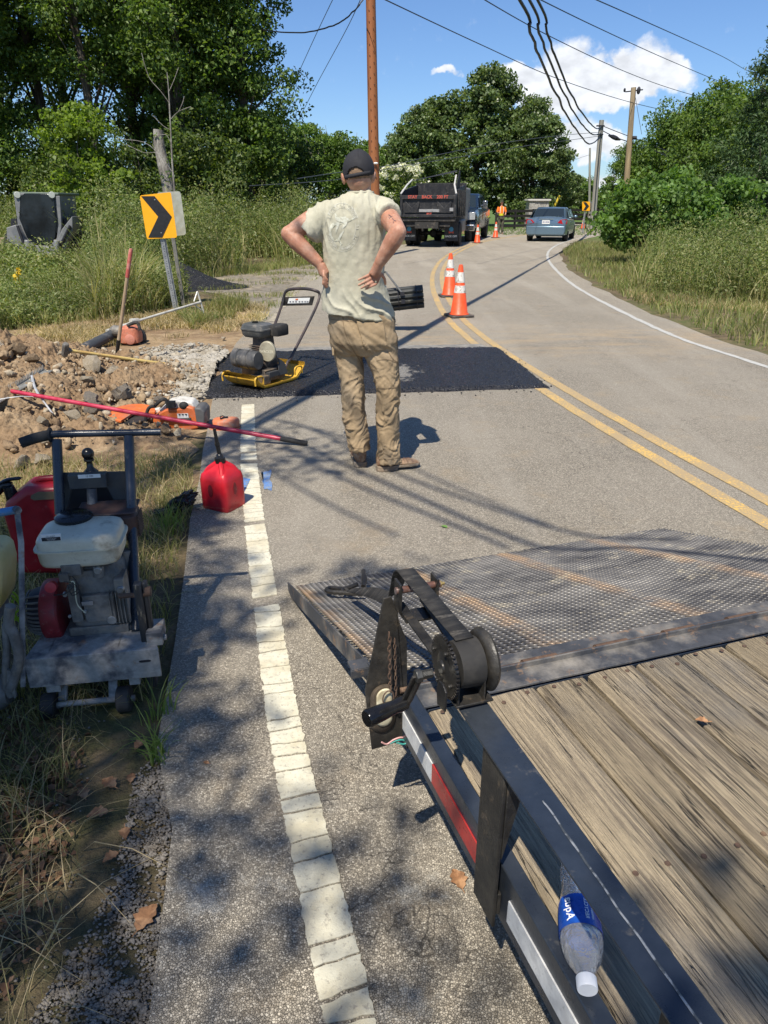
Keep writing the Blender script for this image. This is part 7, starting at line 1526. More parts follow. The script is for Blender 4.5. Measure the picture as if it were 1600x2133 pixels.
FLAPM = mat('black mud flap', (.025, .027, .032), .6, dirt=(.1, .09, .08), sd=6)
for sx_ in (-1, 1):
    mb = MB(); mb.box((sx_*.84, .62, .62), (.54, .02, .78)); FL = mb.build('mud_flap', FLAPM, DT); mb = MB(); put_text(mb, 'BACK OFF', .10, (sx_*.84, .606, .40), (1, 0, 0), (0, 0, 1), .003); mb.build('flap_lettering', LABW, FL, smooth=0)
    mb = MB(); mb.ell((sx_*.84, .606, .66), .085, .006, .09, 14, 8); mb.build('flap_emblem', mat('flap blue', (.06, .25, .42), .5), FL)
    mb = MB(); mb.box((sx_*.84, .606, .545), (.20, .006, .035), (0, .25, 0)); mb.box((sx_*.84, .604, .545), (.20, .006, .035), (0, -.25, 0)); mb.build('flap_flames', RTX, FL)
    mb = MB(); mb.box((sx_*.55, .04, 1.0), (.18, .04, .05)); mb.build('marker_lamp', REDL, DT)
mb = MB(); mb.box((0, 4.6, 1.55), (2.0, 1.9, 1.35)); mb.box((0, 5.9, 1.15), (1.8, 1.0, .7)); mb.box((.98, 2.6, .75), (.25, 1.2, .5)); mb.build('cab', DKG, DT, bevel=.08, seg=3)
mb = MB(); mb.box((0, 3.64, 1.95), (1.5, .02, .4)); mb.build('rear_window', GLASSV, DT)
# ---- skid steer behind the weeds
SKG = mat('skid steer grey', (.15, .155, .16), .5, col2=(.20, .20, .195), s2=5, dirt=(.25, .23, .2), sd=9, dlo=.6, dhi=.78)
yk = 19.0; sp0 = P(90, 540, yk); SS = thing('skid_steer', 'dark grey skid steer loader facing us behind the tall weeds at the left', 'skid steer', Vector((sp0.x, yk, 0)))
pk = lambda x, y, d=0: P(x, y, yk+d)
plate('cab_frame', SS, [pk(*p, .0) for p in ((28, 404), (120, 404), (128, 480), (112, 518), (62, 520), (36, 470))], 1.1, (0, 1, 0), SKG, bev=.03)
mb = MB(); mb.prism([pk(*p, -.05) for p in ((26, 399), (122, 401), (122, 407), (26, 406))], 1.3, (0, 1, 0)); mb.build('cab_roof', mat('roof panel', (.10, .13, .10), .5), SS, world=True, bevel=.02)
mb = MB(); mb.prism([pk(*p, -.03) for p in ((42, 406), (56, 403), (100, 403), (113, 410), (119, 465), (116, 495), (104, 510), (70, 510), (56, 495), (40, 455))], .03, (0, -1, 0)); mb.build('door_glass', mat('smoky door glass', (.008, .011, .014), .12, spec=.35, col2=(.02, .026, .032), s2=1.5), SS, world=True, bevel=.02)
mb = MB(); g_ = [(36, 406), (44, 402), (52, 402), (44, 412), (45, 455), (60, 494), (72, 511), (104, 512), (118, 496), (122, 465), (116, 408), (124, 408), (128, 470), (124, 502), (108, 520), (68, 519), (54, 498), (38, 458)]; mb.prism([pk(*p, -.06) for p in g_], .04, (0, 1, 0)); mb.build('door_frame', SKG, SS, world=True, bevel=.01)
for x in (36, 108): mb = MB(); mb.cyl(pk(x, 406, -.10), pk(x, 406, -.02), .075, n=16); mb.build('work_light', mat('lamp lens', (.45, .47, .42), .2), SS, world=True, bevel=.01)
for q_ in (((13, 474), (32, 468), (54, 505), (60, 540), (42, 540), (30, 512), (14, 500)), ((128, 478), (150, 450), (152, 480), (140, 500), (134, 540), (112, 540), (118, 505)), ): 
    mb = MB(); mb.prism([pk(*p, -.25) for p in q_], .5, (0, 1, 0)); mb.build('lift_arm', SKG, SS, world=True, bevel=.02)
for x0 in (22, 132): mb = MB(); mb.prism([pk(*p, .1) for p in ((x0, 456), (x0+12, 452), (x0+16, 480), (x0, 484))], .8, (0, 1, 0)); mb.cyl(pk(x0+14, 470, -.3), pk(x0+30 if x0 < 50 else x0-8, 515, -.3), .035, n=8); mb.build('hydraulics', INK, SS, world=True)
mb = MB(); mb.prism([pk(*p, -.3) for p in ((64, 515), (116, 514), (118, 531), (64, 533))], .3, (0, 1, 0)); mb.cyl(pk(57, 500, -.35), pk(60, 540, -.35), .07, n=10); mb.cyl(pk(118, 500, -.35), pk(118, 540, -.35), .07, n=10); mb.build('coupler', mat('worn grey coupler', (.26, .26, .25), .5, .3, dirt=(.1, .1, .1)), SS, world=True, bevel=.01)
mb = MB(); mb.prism([pk(*p, -.32) for p in ((70, 532), (116, 530), (116, 537), (70, 539))], .04, (0, 1, 0)); mb.build('yellow_stripe', YELP, SS, world=True)
for x in (-.75, .75): mb = MB(); mb.lathe([(.1, -.18), (.40, -.18), (.42, -.14), (.42, .14), (.40, .18), (.1, .18)], (x, .4, .52), (1, 0, 0), 20); mb.build('wheel', TYRE, SS)
mb = MB(); mb.box((0, .8, .62), (1.3, 1.6, .6)); mb.build('chassis', SKG, SS)
t = thing('equipment_trailer', 'low plank-decked equipment trailer carrying the skid steer behind the weeds', 'trailer', Vector((sp0.x, yk+.6, 0))); mb = MB(); mb.box((0, .2, .07), (3.4, 2.6, .06)); mb.box((0, -1.1, .02), (3.4, .08, .12)); mb.build('deck', mat('tan planks', (.42, .31, .19), .8, col2=(.34, .25, .16), s2=3), t)
pl = [P(x, y, yk+.5) for x, y in ((-30, 496), (24, 494), (24, 540), (-30, 544))]; mb = MB(); mb.prism(pl, .1, (0, 1, 0)); pl = [P(x, y, yk+.5) for x, y in ((142, 503), (168, 505), (168, 540), (142, 538))]; mb.prism(pl, .1, (0, 1, 0)); mb.build('side_board', mat('tan side board', (.45, .35, .22), .8, col2=(.3, .24, .17), s2=4), t, world=True)
t = thing('yellow_wildflower', 'yellow flowering stalk among the weeds below the skid steer', 'flower', P(35, 580, 12.5).xy.to_3d()); mb = MB(); mb.tube([P(38, 640, 12.5), P(35, 560, 12.5)], .01, 5); mb.build('stem', L_WEED, t, world=True)
cs_ = np.array([tuple(P(35+random.uniform(-5, 5), 562+7*k, 12.5)-t.location) for k in range(5)]); v, f = leaves_np(cs_, np.full(5, .05), 16, .05, aspect=.8); npmesh('petals', v, f, leafmat('yellow petals', [(.62, .42, .02), (.75, .55, .05)], .2), t)
# ---- black ribbed roller with its rod, past the man
t = thing('ribbed_roller', 'black ribbed roller on a thin rod seen past the man at hip height', 'hand tool', (.2, 9.74, 0)); yr = 9.74; a, b = P(818, 624, yr), P(882, 617, yr)
ax_ = (b-a).normalized(); mb = MB(); n = 12; rad = .145; a = a-ax_*.25; L_ = (b-a).length
u1 = ax_.orthogonal().normalized(); u2 = ax_.cross(u1)
for k in range(n):
    an = 2*PI*k/n; d_ = u1*math.cos(an)+u2*math.sin(an); tq = u2*math.cos(an)-u1*math.sin(an)
    mb.prism([a+d_*rad*.78-tq*.028, a+d_*rad+(-tq*.02), a+d_*rad+tq*.014, a+d_*rad*.78+tq*.03], L_, ax_)
mb.cyl(a+ax_*.01, b-ax_*.01, rad*.80, n=20); RB = mb.build('ribbed_drum', mat('black moulded rubber', (.02, .021, .02), .42, col2=(.04, .042, .036), s2=5, dirt=(.14, .13, .1), sd=8), t, world=True, bevel=.004)
mb = MB()
for q_ in (.5, .86): c = a+ax_*L_*q_; mb.tube([c+(u1*math.cos(w)+u2*math.sin(w))*rad*1.01 for w in np.linspace(0, 2*PI, 25)], .006, 5)
mb.box(P(838, 612, yr-.16), (.05, .03, .05)); mb.box(P(840, 628, yr-.16), (.05, .03, .05)); mb.build('strap', INK, RB, world=True)
mb = MB(); mb.tube([P(839, 612, yr-.16), P(804, 567, yr-.05)], .013, 8); mb.tube([P(804, 567, yr-.05), P(770, 560, yr), Vector((.0, yr+.05, .9)), Vector((-.05, yr+.05, .02))], .013, 8); mb.tube([a+ax_*.02, Vector((-.02, yr, .40)), Vector((-.05, yr+.05, .3))], .02, 8); mb.build('rod', mat('grey rod', (.18, .18, .17), .4, .6), t, world=True)
# ================================================================== PEOPLE
def remesh(mb, vox, it=4, fac=.5):
    me = mb.mesh('tmp'); bm = bmesh.new(); bm.from_mesh(me); bmesh.ops.recalc_face_normals(bm, faces=bm.faces); bm.to_mesh(me); bm.free()
    o = bpy.data.objects.new('tmp', me); COL.objects.link(o)
    a = o.modifiers.new('r', 'REMESH'); a.mode = 'VOXEL'; a.voxel_size = vox
    b = o.modifiers.new('s', 'SMOOTH'); b.iterations = it; b.factor = fac
    bpy.context.view_layer.update(); out = bpy.data.meshes.new_from_object(o.evaluated_get(bpy.context.evaluated_depsgraph_get()))
    bpy.data.objects.remove(o); bpy.data.meshes.remove(me); return out
def displace(me, fn):
    n = [v.normal.copy() for v in me.vertices]
    for v, q in zip(me.vertices, n): v.co = fn(v.co, q)
    me.update()
def attach(name, me, m, parent):
    inv = wm(parent).inverted(); me.transform(inv); me.shade_smooth(); me.materials.clear(); return linkmesh(name, me, parent, m)
def ring_px(py, l, r, y, ry, n=28, e=2.4, yaw=0, dz=0):
    a, b = P(l, py, y), P(r, py, y); c = (a+b)/2; hx = (b.x-a.x)/2; out = []
    for k in range(n):
        t = 2*PI*k/n; ca, sa = math.cos(t), math.sin(t); q = (abs(ca)**e+abs(sa)**e)**(-1/e)
        p = Vector((ca*q*hx, sa*q*ry, ca*q*dz)); p.rotate(Euler((0, 0, yaw))); out.append(c+p)
    return out
def finger(mb, base, tip, r, bend, n=4):
    mid = base.lerp(tip, .5)+bend; pts = spline([base, base.lerp(mid, .9), mid, mid.lerp(tip, .9), tip], 2); N = len(pts)
    mb.tube(pts, [r*(1-.28*i/(N-1)) for i in range(N)], 8); mb.ell(tip, r*.74, r*.74, r*.74, 8, 6)
SKIN = mat('sun-reddened skin', (.40, .19, .12), .55, col2=(.50, .29, .20), s2=9, var=.14, bump=.0006, bs=220)
m_ = SKIN.node_tree.nodes['Principled BSDF']; m_.inputs['Subsurface Weight'].default_value = .12; m_.inputs['Subsurface Radius'].default_value = (.012, .004, .002)
SHIRT = mat('faded khaki green cotton', (.43, .41, .31), .9, col2=(.47, .45, .35), s2=3, dirt=(.34, .31, .22), sd=5, dlo=.58, dhi=.78, bump=.004, bs=26, var=.06, spec=.15)
CANVAS = mat('dusty tan canvas', (.32, .235, .14), .92, col2=(.39, .295, .185), s2=3, dirt=(.22, .16, .10), sd=7, dlo=.55, dhi=.75, bump=.003, bs=45, var=.10, spec=.12)
BOOT = mat('worn tan boot leather', (.22, .125, .07), .65, col2=(.33, .23, .145), s2=9, dirt=(.42, .34, .24), sd=18, dlo=.5, dhi=.7, bump=.002, bs=60, var=.2)
HAIR = mat('short light brown hair', (.22, .14, .085), .8, col2=(.30, .20, .12), s2=60, var=.3, bump=.003, bs=300)
CAPM = mat('charcoal cap cloth', (.022, .022, .026), .85, var=.12, bump=.0006, bs=500)
MAN = thing('person', 'man in khaki t-shirt and tan work trousers seen from behind, hands on his hips', 'person', Vector((.0, 4.45, 0)))
ym = 4.45
# --- body (head, neck, trunk, arms, hands): one surface
mb = MB(); hc = P(748, 350, ym+.01)
mb.ell(hc, .076, .094, .112, 24, 16); mb.ell(hc+Vector((0, -.02, -.03)), .072, .078, .078, 20, 12); mb.ell(hc+Vector((.012, .045, -.07)), .045, .05, .05)
mb.ell(hc+Vector((.020, .10, -.02)), .012, .016, .018); mb.ell(hc+Vector((.02, .088, -.055)), .024, .012, .008); 
for sx_ in (-1, 1): mb.ell(hc+Vector((sx_*.028+.018, .082, .008)), .014, .010, .009); 
mb.tube(spline([P(751, 425, ym), P(751, 395, ym+.0), P(750, 372, ym+.0)], 5), [.080, .078, .074, .070, .066, .062, .060, .060, .060, .062, .062][:11], 18)
for e_, sx_ in ((P(714.5, 363, ym-.005), -1), (P(778.5, 360, ym+.0), 1)): mb.ell(e_, .010, .021, .032, 12, 10, (0, sx_*.25, sx_*-.3)); mb.ell(e_+Vector((-sx_*.008, 0, -.004)), .012, .012, .018)
mb.loft([ring_px(405, 715, 786, ym, .075), ring_px(425, 690, 806, ym, .095), ring_px(470, 676, 800, ym, .105), ring_px(540, 680, 796, ym, .10), ring_px(620, 684, 806, ym, .105), ring_px(680, 690, 818, ym, .11)])
S_, E_, W_ = P(684, 432, ym), P(601, 478, ym-.05), P(667, 541, ym-.09)
def limb(mb, pts, rs, n=16): sp = spline(pts, 5); N = len(sp); k = len(pts)-1; mb.tube(sp, [rs[min(k, int(i/5))]*(1-(i/5-int(i/5)))+rs[min(k, int(i/5)+1)]*(i/5-int(i/5)) for i in range(N)], n)
limb(mb, [S_, S_.lerp(E_, .5)+Vector((0, 0, .006)), E_.lerp(S_, .12), E_], [.062, .056, .047, .044]); mb.ell(E_, .046, .046, .046)
limb(mb, [E_, E_.lerp(W_, .25), E_.lerp(W_, .6), W_], [.045, .049, .042, .029])
hL = P(676, 562, ym-.095); limb(mb, [W_, hL], [.029, .030]); mb.ell(hL, .018, .034, .042)
for k, (a, b) in enumerate((((674, 556), (682, 574)), ((674, 562), (683, 581)), ((674, 568), (682, 588)), ((673, 573), (679, 590)))):
    finger(mb, P(*a, ym-.118+.012*k*0), P(*b, ym-.128+.006*k), .0088-.0006*k, Vector((-.010, -.010, 0)))
finger(mb, hL+Vector((.0, .02, .01)), hL+Vector((.045, .07, -.01)), .010, Vector((-.006, .015, 0)))
S_, E_, W_ = P(800, 432, ym), P(830, 473, ym-.26), P(789, 540, ym-.215)
limb(mb, [S_, S_.lerp(E_, .5)+Vector((0, 0, .004)), E_.lerp(S_, .12), E_], [.060, .056, .048, .044]); mb.ell(E_, .045, .045, .045)
limb(mb, [E_, E_.lerp(W_, .25), E_.lerp(W_, .6), W_], [.046, .050, .042, .029])
yb = ym-.175; hR = P(777, 563, yb-.015)
limb(mb, [W_, P(784, 552, yb-.025), hR], [.029, .030, .026]); 
mb.loft([[P(x, y, yb+dy) for x, y, dy in q] for q in (((792, 545, -.03), (783, 541, -.03), (783, 541, .0), (792, 545, .0)), ((795, 564, -.028), (776, 552, -.028), (776, 552, .002), (795, 564, .002)), ((788, 580, -.02), (771, 559, -.02), (771, 559, .004), (788, 580, .004)))])
for k, (a, b, r) in enumerate((((773, 561), (747, 573), .0092), ((776, 568), (747, 584), .0094), ((780, 575), (752, 590.5), .0090), ((785, 581), (762, 592.5), .0080))):
    finger(mb, P(*a, yb-.012), P(*b, yb-.008+.004*(k == 3)), r, Vector((0, -.012, .001)))
finger(mb, P(794, 560, yb), P(803, 582, yb+.06), .0105, Vector((.008, -.004, 0)))
me = remesh(mb, .0046, 3); BODY = attach('body', me, SKIN, MAN)
me_w = BODY.data.copy(); me_w.transform(wm(MAN)); bmt = bmesh.new(); bmt.from_mesh(me_w); BODYT = BVHTree.FromBMesh(bmt)
def decal(name, polys, tree, off, m, parent, sub=0, th=0):
    """lay px-space polygons on a surface: every vertex is dropped on to it along the line of sight"""
    bm = bmesh.new()
    for vs, fs in polys:
        bv = [bm.verts.new((x, y, 0)) for x, y in vs]
        for f in fs:
            try: bm.faces.new([bv[i] for i in f])
            except ValueError: pass
    bmesh.ops.triangulate(bm, faces=bm.faces)
    for _ in range(sub): bmesh.ops.subdivide_edges(bm, edges=bm.edges, cuts=1, use_grid_fill=True)
    inv = wm(parent).inverted(); o = Vector((0, 0, CAMH)); kill = []
    for v in bm.verts:
        h = tree.ray_cast(o, ray(v.co.x, v.co.y).normalized())
        if h[0] is None: kill.append(v); continue
        v.co = inv @ (h[0]+h[1]*off)
    bmesh.ops.delete(bm, geom=kill, context='VERTS'); me = bpy.data.meshes.new(name); bm.to_mesh(me); bm.free()
    me.shade_smooth(); ob = linkmesh(name, me, parent, m)
    if th: md = ob.modifiers.new('t', 'SOLIDIFY'); md.thickness = th; md.offset = -1
    return ob
blob = lambda cx, cy, rx, ry, a=0, n=10: ([(cx+math.cos(t)*rx*math.cos(a)-math.sin(t)*ry*math.sin(a), cy+math.cos(t)*rx*math.sin(a)+math.sin(t)*ry*math.cos(a)) for t in np.linspace(0, 2*PI, n, endpoint=False)], [tuple(range(n))])
decal('tattoo', [blob(812, 439, 3.4, 1.0, .6), blob(815, 442, 3.0, .9, -.3), blob(811, 444, 2.6, .8, 1.1), blob(819, 447, 3.2, .8, .9), blob(823, 450, 2.6, .9, .4), blob(820, 453, 2.2, .7, 1.4)], BODYT, .0012, mat('tattoo ink', (.12, .07, .07), .6), BODY)
# nails-free detail; creases at the elbow come from the light
# --- shirt
mb = MB()
mb.loft([ring_px(388, 729, 775, ym+.0, .062, e=2), ring_px(393, 723, 780, ym+.0, .070, e=2), ring_px(399, 708, 786, ym, .085), ring_px(408, 690, 796, ym, .102), ring_px(420, 675, 807, ym, .118), ring_px(440, 668, 809, ym, .130), ring_px(470, 668, 804, ym, .136),
         ring_px(505, 670, 801, ym, .134), ring_px(545, 672, 800, ym, .132), ring_px(585, 672, 803, ym, .136), ring_px(615, 670, 811, ym, .142, dz=-.006), ring_px(635, 668, 818, ym, .148, dz=-.016), ring_px(647, 667, 822, ym, .152, dz=-.028)])
limb(mb, [P(694, 432, ym), P(670, 445, ym-.01), P(648, 468, ym-.02), P(638, 479, ym-.025)], [.072, .080, .084, .083], 22)
limb(mb, [P(790, 430, ym), P(802, 434, ym-.06), P(811, 440, ym-.115)], [.072, .073, .069], 22)
me = remesh(mb, .0060, 14)
def ridg(x): return 1-abs(x)*2.2
def shirt_fn(c, n):
    z = c.z; q = 0
    up = min(1, max(0, (z-1.28)/.12)); dn = min(1, max(0, (1.22-z)/.2))
    q += up*.009*max(0, ridg(noise.noise((c.x*17+c.z*4, c.y*7, c.z*3.2))))**1.6-.003*up; q += up*.004*noise.noise((c.x*60, c.y*20, c.z*7))
    d = c.z*9+c.x*7; q += dn*.015*max(0, ridg(noise.noise((d+noise.noise((c.x*6, 1, c.z*5))*1.5, c.x*2.2, c.y*6))))**2-.004*dn
    d2 = c.z*8-c.x*11; q += .006*(1-up)*ridg(noise.noise((d2+4, c.x*2, c.y*4)))*.8
    q += .005*noise.noise((c.x*8, c.y*8, c.z*6)); q += .0016*noise.noise((c.x*45, c.y*45, c.z*30))-.0045*min(1, max(0, (1.52-z)/.25))
    if z < 1.0: q += .007*noise.noise((c.x*17, c.y*17, 1))
    return c+n*q
displace(me, shirt_fn); SH = attach('shirt', me, SHIRT, MAN)
w_ = SH.data.copy(); w_.transform(wm(MAN)); bmt2 = bmesh.new(); bmt2.from_mesh(w_); SHT = BVHTree.FromBMesh(bmt2)
polys = []; cx, cy, RX, RY = 713, 463.5, 36, 50.5
def ringp(rx, ry, w, a0=0, a1=360, n=72):
    vs = []; fs = []
    for k in range(n+1):
        a = R(a0+(a1-a0)*k/n); vs += [(cx+math.cos(a)*rx, cy+math.sin(a)*ry), (cx+math.cos(a)*(rx-w), cy+math.sin(a)*(ry-w*1.2))]
    for k in range(n): fs.append((2*k, 2*k+1, 2*k+3, 2*k+2))
    return vs, fs
polys += [ringp(RX, RY, .7, 0, 360), ringp(RX*.78, RY*.80, .7, -10, 350)]
def arct(s_, a0, a1, size, inner, bottom):
    for k, ch in enumerate(s_):
        if ch == ' ': continue
        a = R(a0+(a1-a0)*(k+.5)/len(s_)); vs, fs = text_mesh(ch, size, 1, .12); px_, py_ = cx+math.cos(a)*RX*inner, cy+math.sin(a)*RY*inner
        tx, ty = -math.sin(a)*RX, math.cos(a)*RY; L_ = math.hypot(tx, ty); tx, ty = tx/L_, ty/L_
        if bottom: tx, ty = -tx, -ty
        nx_, ny_ = ty, -tx                     # 'up' of the letter in image space (y grows downwards)
        polys.append(([(px_+v.x*tx*.85+v.y*nx_, py_+v.x*ty*.85+v.y*ny_) for v in vs], fs))
arct('SPORTING GOODS', -158, -22, 9.5, .89, False); arct('DOWNTOWN PANAMA CITY, FL', 168, -8, 8.0, .885, True)
decal('shirt_print', polys, SHT, .0022, mat('cracked white print', (.60, .59, .50), .85, col2=(.46, .44, .34), s2=40, lo=.45, hi=.62, var=.05), SH)
fish = [[(744, 438), (733, 445), (726, 446), (719, 441), (705, 447), (698, 447), (706, 452), (718, 455), (728, 451), (736, 447)], [(699, 446), (697, 432), (704, 441), (713, 442), (719, 441), (714, 446)], [(706, 452), (699, 452), (690, 457), (685, 466), (685, 478), (692, 489), (697, 493), (691, 480), (691, 468), (697, 460), (712, 457)], [(699, 470), (702, 455), (708, 455), (704, 466), (700, 476)], [(697, 493), (703, 488), (708, 478), (718, 468), (712, 481), (708, 490), (709, 500), (714, 498), (705, 491)], [(716, 454), (713, 463), (710, 470), (721, 460), (724, 452)], [(697, 492), (706, 492), (709, 503), (713, 497.5), (702, 487)]]
decal('shirt_emblem', [(p, [tuple(range(len(p)))]) for p in fish], SHT, .0022, mat('faded white emblem', (.60, .60, .50), .85, col2=(.45, .44, .33), s2=60, lo=.48, hi=.62), SH, sub=1)
# neckband and hem stitching
mb = MB(); mb.tube([Vector(p) for p in ring_px(391, 726, 777.5, ym, .067, e=2)]+[Vector(ring_px(391, 726, 777.5, ym, .067, e=2)[0])], .006, 6); mb.build('collar_band', SHIRT, SH, world=True)
# --- trousers
mb = MB(); yr_ = ym-.0
mb.loft([ring_px(632, 688, 812, ym, .125), ring_px(650, 686, 820, ym, .130), ring_px(675, 685, 826, ym-.005, .142), ring_px(700, 688, 829, ym-.008, .142), ring_px(716, 692, 830, ym, .12), ring_px(726, 698, 829, ym, .10)])
def leg(rows, y0, y1, r0, r1):
    rs = []
    for i, (py, c, hw) in enumerate(rows):
        t = i/(len(rows)-1); y = y0+(y1-y0)*t; ry = r0+(r1-r0)*min(1, t*1.4); rs.append(ring_px(py, c-hw, c+hw, y, ry, e=2.1))
    mb.loft(rs)
leg([(690, 726, 38), (720, 724, 34), (745, 728, 28), (768, 732, 25.5), (806, 735, 24), (844, 738, 23), (868, 738, 24), (882, 743, 22.5), (905, 747, 22), (927, 750, 22)], ym+.03, 4.43, .095, .082)
leg([(690, 786, 42), (720, 791, 38), (745, 797, 33), (768, 803, 28.5), (806, 809, 24.5), (844, 808, 24), (872, 808, 23.5), (900, 808, 23), (930, 809, 24), (951, 810, 26)], ym-.01, 4.40, .10, .088)
me = remesh(mb, .0062, 5)
def tr_fn(c, n):
    z = c.z; low = min(1, max(0, (.80-z)/.35)); q = 0
    s_ = 1 if c.x > 0 else -1
    d = z*15+c.x*9*s_+noise.noise((c.x*9, c.y*9, z*6+s_*3))*3.2
    q += -.005+low*.0125*(max(0, ridg(noise.noise((d, c.x*5, c.y*7+s_))))**2-.25)
    d = z*30-c.x*26+noise.noise((c.x*12, c.y*12, z*9))*3; q += low*.007*max(0, ridg(noise.noise((d, c.x*7, c.y*9))))**1.5
    q += (1-low)*.010*noise.noise((z*9-abs(c.x-.06)*12, c.x*4, c.y*4))+(1-low)*.008*max(0, ridg(noise.noise((z*14+c.x*20, c.x*6, c.y*7))))**2; q += (1-low)*.005*ridg(noise.noise((z*22+c.x*14, c.x*3, c.y*4)))
    q += .0015*noise.noise((c.x*60, c.y*60, z*40)); return c+n*q
displace(me, tr_fn); TRS = attach('trousers', me, CANVAS, MAN)
w_ = TRS.data.copy(); w_.transform(wm(MAN)); bmt3 = bmesh.new(); bmt3.from_mesh(w_); TT = BVHTree.FromBMesh(bmt3)
decal('back_pocket', [([(743, 659), (772, 663), (797, 661), (803, 690), (805, 712), (800, 719), (766, 720), (758, 715), (751, 690)], [tuple(range(9))])], TT, .004, CANVAS, TRS, sub=4, th=.004)
SEAM = mat('seam thread', (.20, .14, .08), .9)
def seam(name, pts, w=.55):
    sp = spline([Vector((x, y, 0)) for x, y in pts], 10); vs = []; fs = []
    for i, p in enumerate(sp):
        t = (sp[min(i+1, len(sp)-1)]-sp[max(i-1, 0)]).normalized(); vs += [(p.x-t.y*w, p.y+t.x*w), (p.x+t.y*w, p.y-t.x*w)]
    for i in range(len(sp)-1): fs.append((2*i, 2*i+1, 2*i+3, 2*i+2))
    decal(name, [(vs, fs)], TT, .0022, SEAM, TRS)
seam('seat_seam', [(714, 648), (717, 675), (728, 705), (748, 740), (760, 765)]); seam('pocket_stitch', [(743, 659.5), (772, 663.5), (797, 661.5)]); seam('yoke_seam', [(690, 656), (715, 658), (742, 661)]); seam('side_seam', [(822, 655), (827, 700), (829, 740), (831, 790), (832, 850)])
seam('utility_strap', [(808, 722), (818, 738), (828, 745)], .8); seam('knee_panel_seam', [(784, 742), (806, 739), (829, 748)]); seam('knee_panel_hem', [(776, 798), (800, 800), (832, 797)], .8); seam('left_hem_stitch', [(728, 922), (750, 925), (772, 919)]); seam('right_hem_stitch', [(784, 947), (810, 948), (835, 942)])
mb = MB(); mb.box(P(694, 722, ym-.05), (.014, .02, .05)); mb.build('hammer_loop', CANVAS, TRS, world=True, bevel=.004)
# --- boots
def boot(heel, toe, hgt, w, name='boot'):
    d = (toe-heel); L_ = d.length; d.normalize(); s_ = Vector((d.y, -d.x, 0)); mb = MB()
    def rg(t, hw, z0, z1, n=18): return [heel+d*(t*L_)+s_*(math.cos(a)*hw)+Vector((0, 0, z0+(z1-z0)*(.5+.5*math.sin(a)))) for a in np.linspace(0, 2*PI, n, endpoint=False)]
    mb.loft([rg(.0, w*.42, .02, hgt*.6), rg(.05, w*.74, .014, hgt*.95), rg(.18, w*.84, .012, hgt), rg(.36, w*.86, .012, hgt*.92), rg(.46, w*.88, .012, hgt*.66), rg(.62, w*.98, .012, hgt*.50), rg(.8, w, .012, hgt*.44), rg(.93, w*.85, .012, hgt*.37), rg(1.0, w*.45, .018, hgt*.24)])
    mb.cyl(heel+d*L_*.2+Vector((0, 0, hgt*.6)), heel+d*L_*.22+Vector((0, 0, hgt+.06)), w*.85, w*.78, 18)
    me = remesh(mb, .005, 5)
    def bf(c, n): t = (c-heel).dot(d)/L_; return c+n*(.0035*noise.noise((t*26, c.z*30, c.x*8))*(1 if .3 < t < .75 else .35))
    displace(me, bf); B = attach(name, me, BOOT, MAN); mb = MB()
    out = [heel+d*(L_*t)+s_*k for t, k in ((-.015, 0), (.0, w*.55), (.08, w*.84), (.3, w*.86), (.45, w*.88), (.75, w*1.06), (.92, w*.92), (1.01, w*.5), (1.03, 0), (1.01, -w*.5), (.92, -w*.92), (.75, -w*1.06), (.45, -w*.88), (.3, -w*.86), (.08, -w*.84), (.0, -w*.55))]
    mb.prism([p+Vector((0, 0, .010)) for p in out], .016, (0, 0, 1)); mb.prism([p+Vector((0, 0, -.008)) for p in out[:5]+out[-4:]][:9], .02, (0, 0, 1))
    mb.build('sole', mat('dusty crepe sole', (.26, .20, .14), .85, col2=(.15, .12, .09), s2=14, dirt=(.4, .34, .26), sd=14), B, world=True, bevel=.003); return B
a, b = G(785, 975), G(880, 965); a.z = b.z = .022; boot(a, a+(b-a).normalized()*.285, .115, .048)
a = G(751, 972); a.z = .022; boot(a+Vector((.0, .03, 0)), a+Vector((-.03, .29, 0)), .13, .052)
# --- hair and cap
mb = MB(); mb.ell(hc+Vector((0, -.004, .0)), .0795, .0975, .112, 40, 30); me = mb.mesh('hair'); bm = bmesh.new(); bm.from_mesh(me)
lo_z = P(748, 379, ym-.09).z
bmesh.ops.delete(bm, geom=[f for f in bm.faces if f.calc_center_median().z < lo_z+.05*max(0, (f.calc_center_median().y-hc.y+.03)/.09) or f.calc_center_median().y > hc.y+.045], context='FACES'); bm.to_mesh(me); bm.free(); me.shade_smooth(); attach('hair', me, HAIR, MAN)
cc = P(747, 347, ym+.012); bm = bmesh.new(); bmesh.ops.create_uvsphere(bm, u_segments=96, v_segments=64, radius=1)
ct = P(741.5, 357, ym-.09)
for v in bm.verts: v.co = cc+Vector((v.co.x*.090, v.co.y*.108, v.co.z*.108+(.002 if v.co.z > 0 else 0)))
kill = []
for f in bm.faces:
    c = f.calc_center_median(); tilt_z = cc.z-.026+.030*(c.x-cc.x)/.09*.5+.010*(c.y-cc.y)/.1
    if c.z < tilt_z: kill.append(f)
    elif c.y < cc.y and ((c.x-ct.x)/.050)**2+((c.z-ct.z-.004)/.040)**2 < 1: kill.append(f)
bmesh.ops.delete(bm, geom=kill, context='FACES'); me = bpy.data.meshes.new('cap'); bm.to_mesh(me); bm.free(); CAPO = attach('cap', me, CAPM, MAN); md = CAPO.modifiers.new('s', 'SOLIDIFY'); md.thickness = .004
mb = MB(); pts = []
for a in np.linspace(R(214), R(318), 20): pts.append(cc+Vector((math.cos(a)*.0905, math.sin(a)*.109, -.021+.030*math.cos(a)*.5)))
sp = pts; vs = []
for p in sp: vs += [p+Vector((0, 0, -.010)), p+Vector((0, 0, .010))]
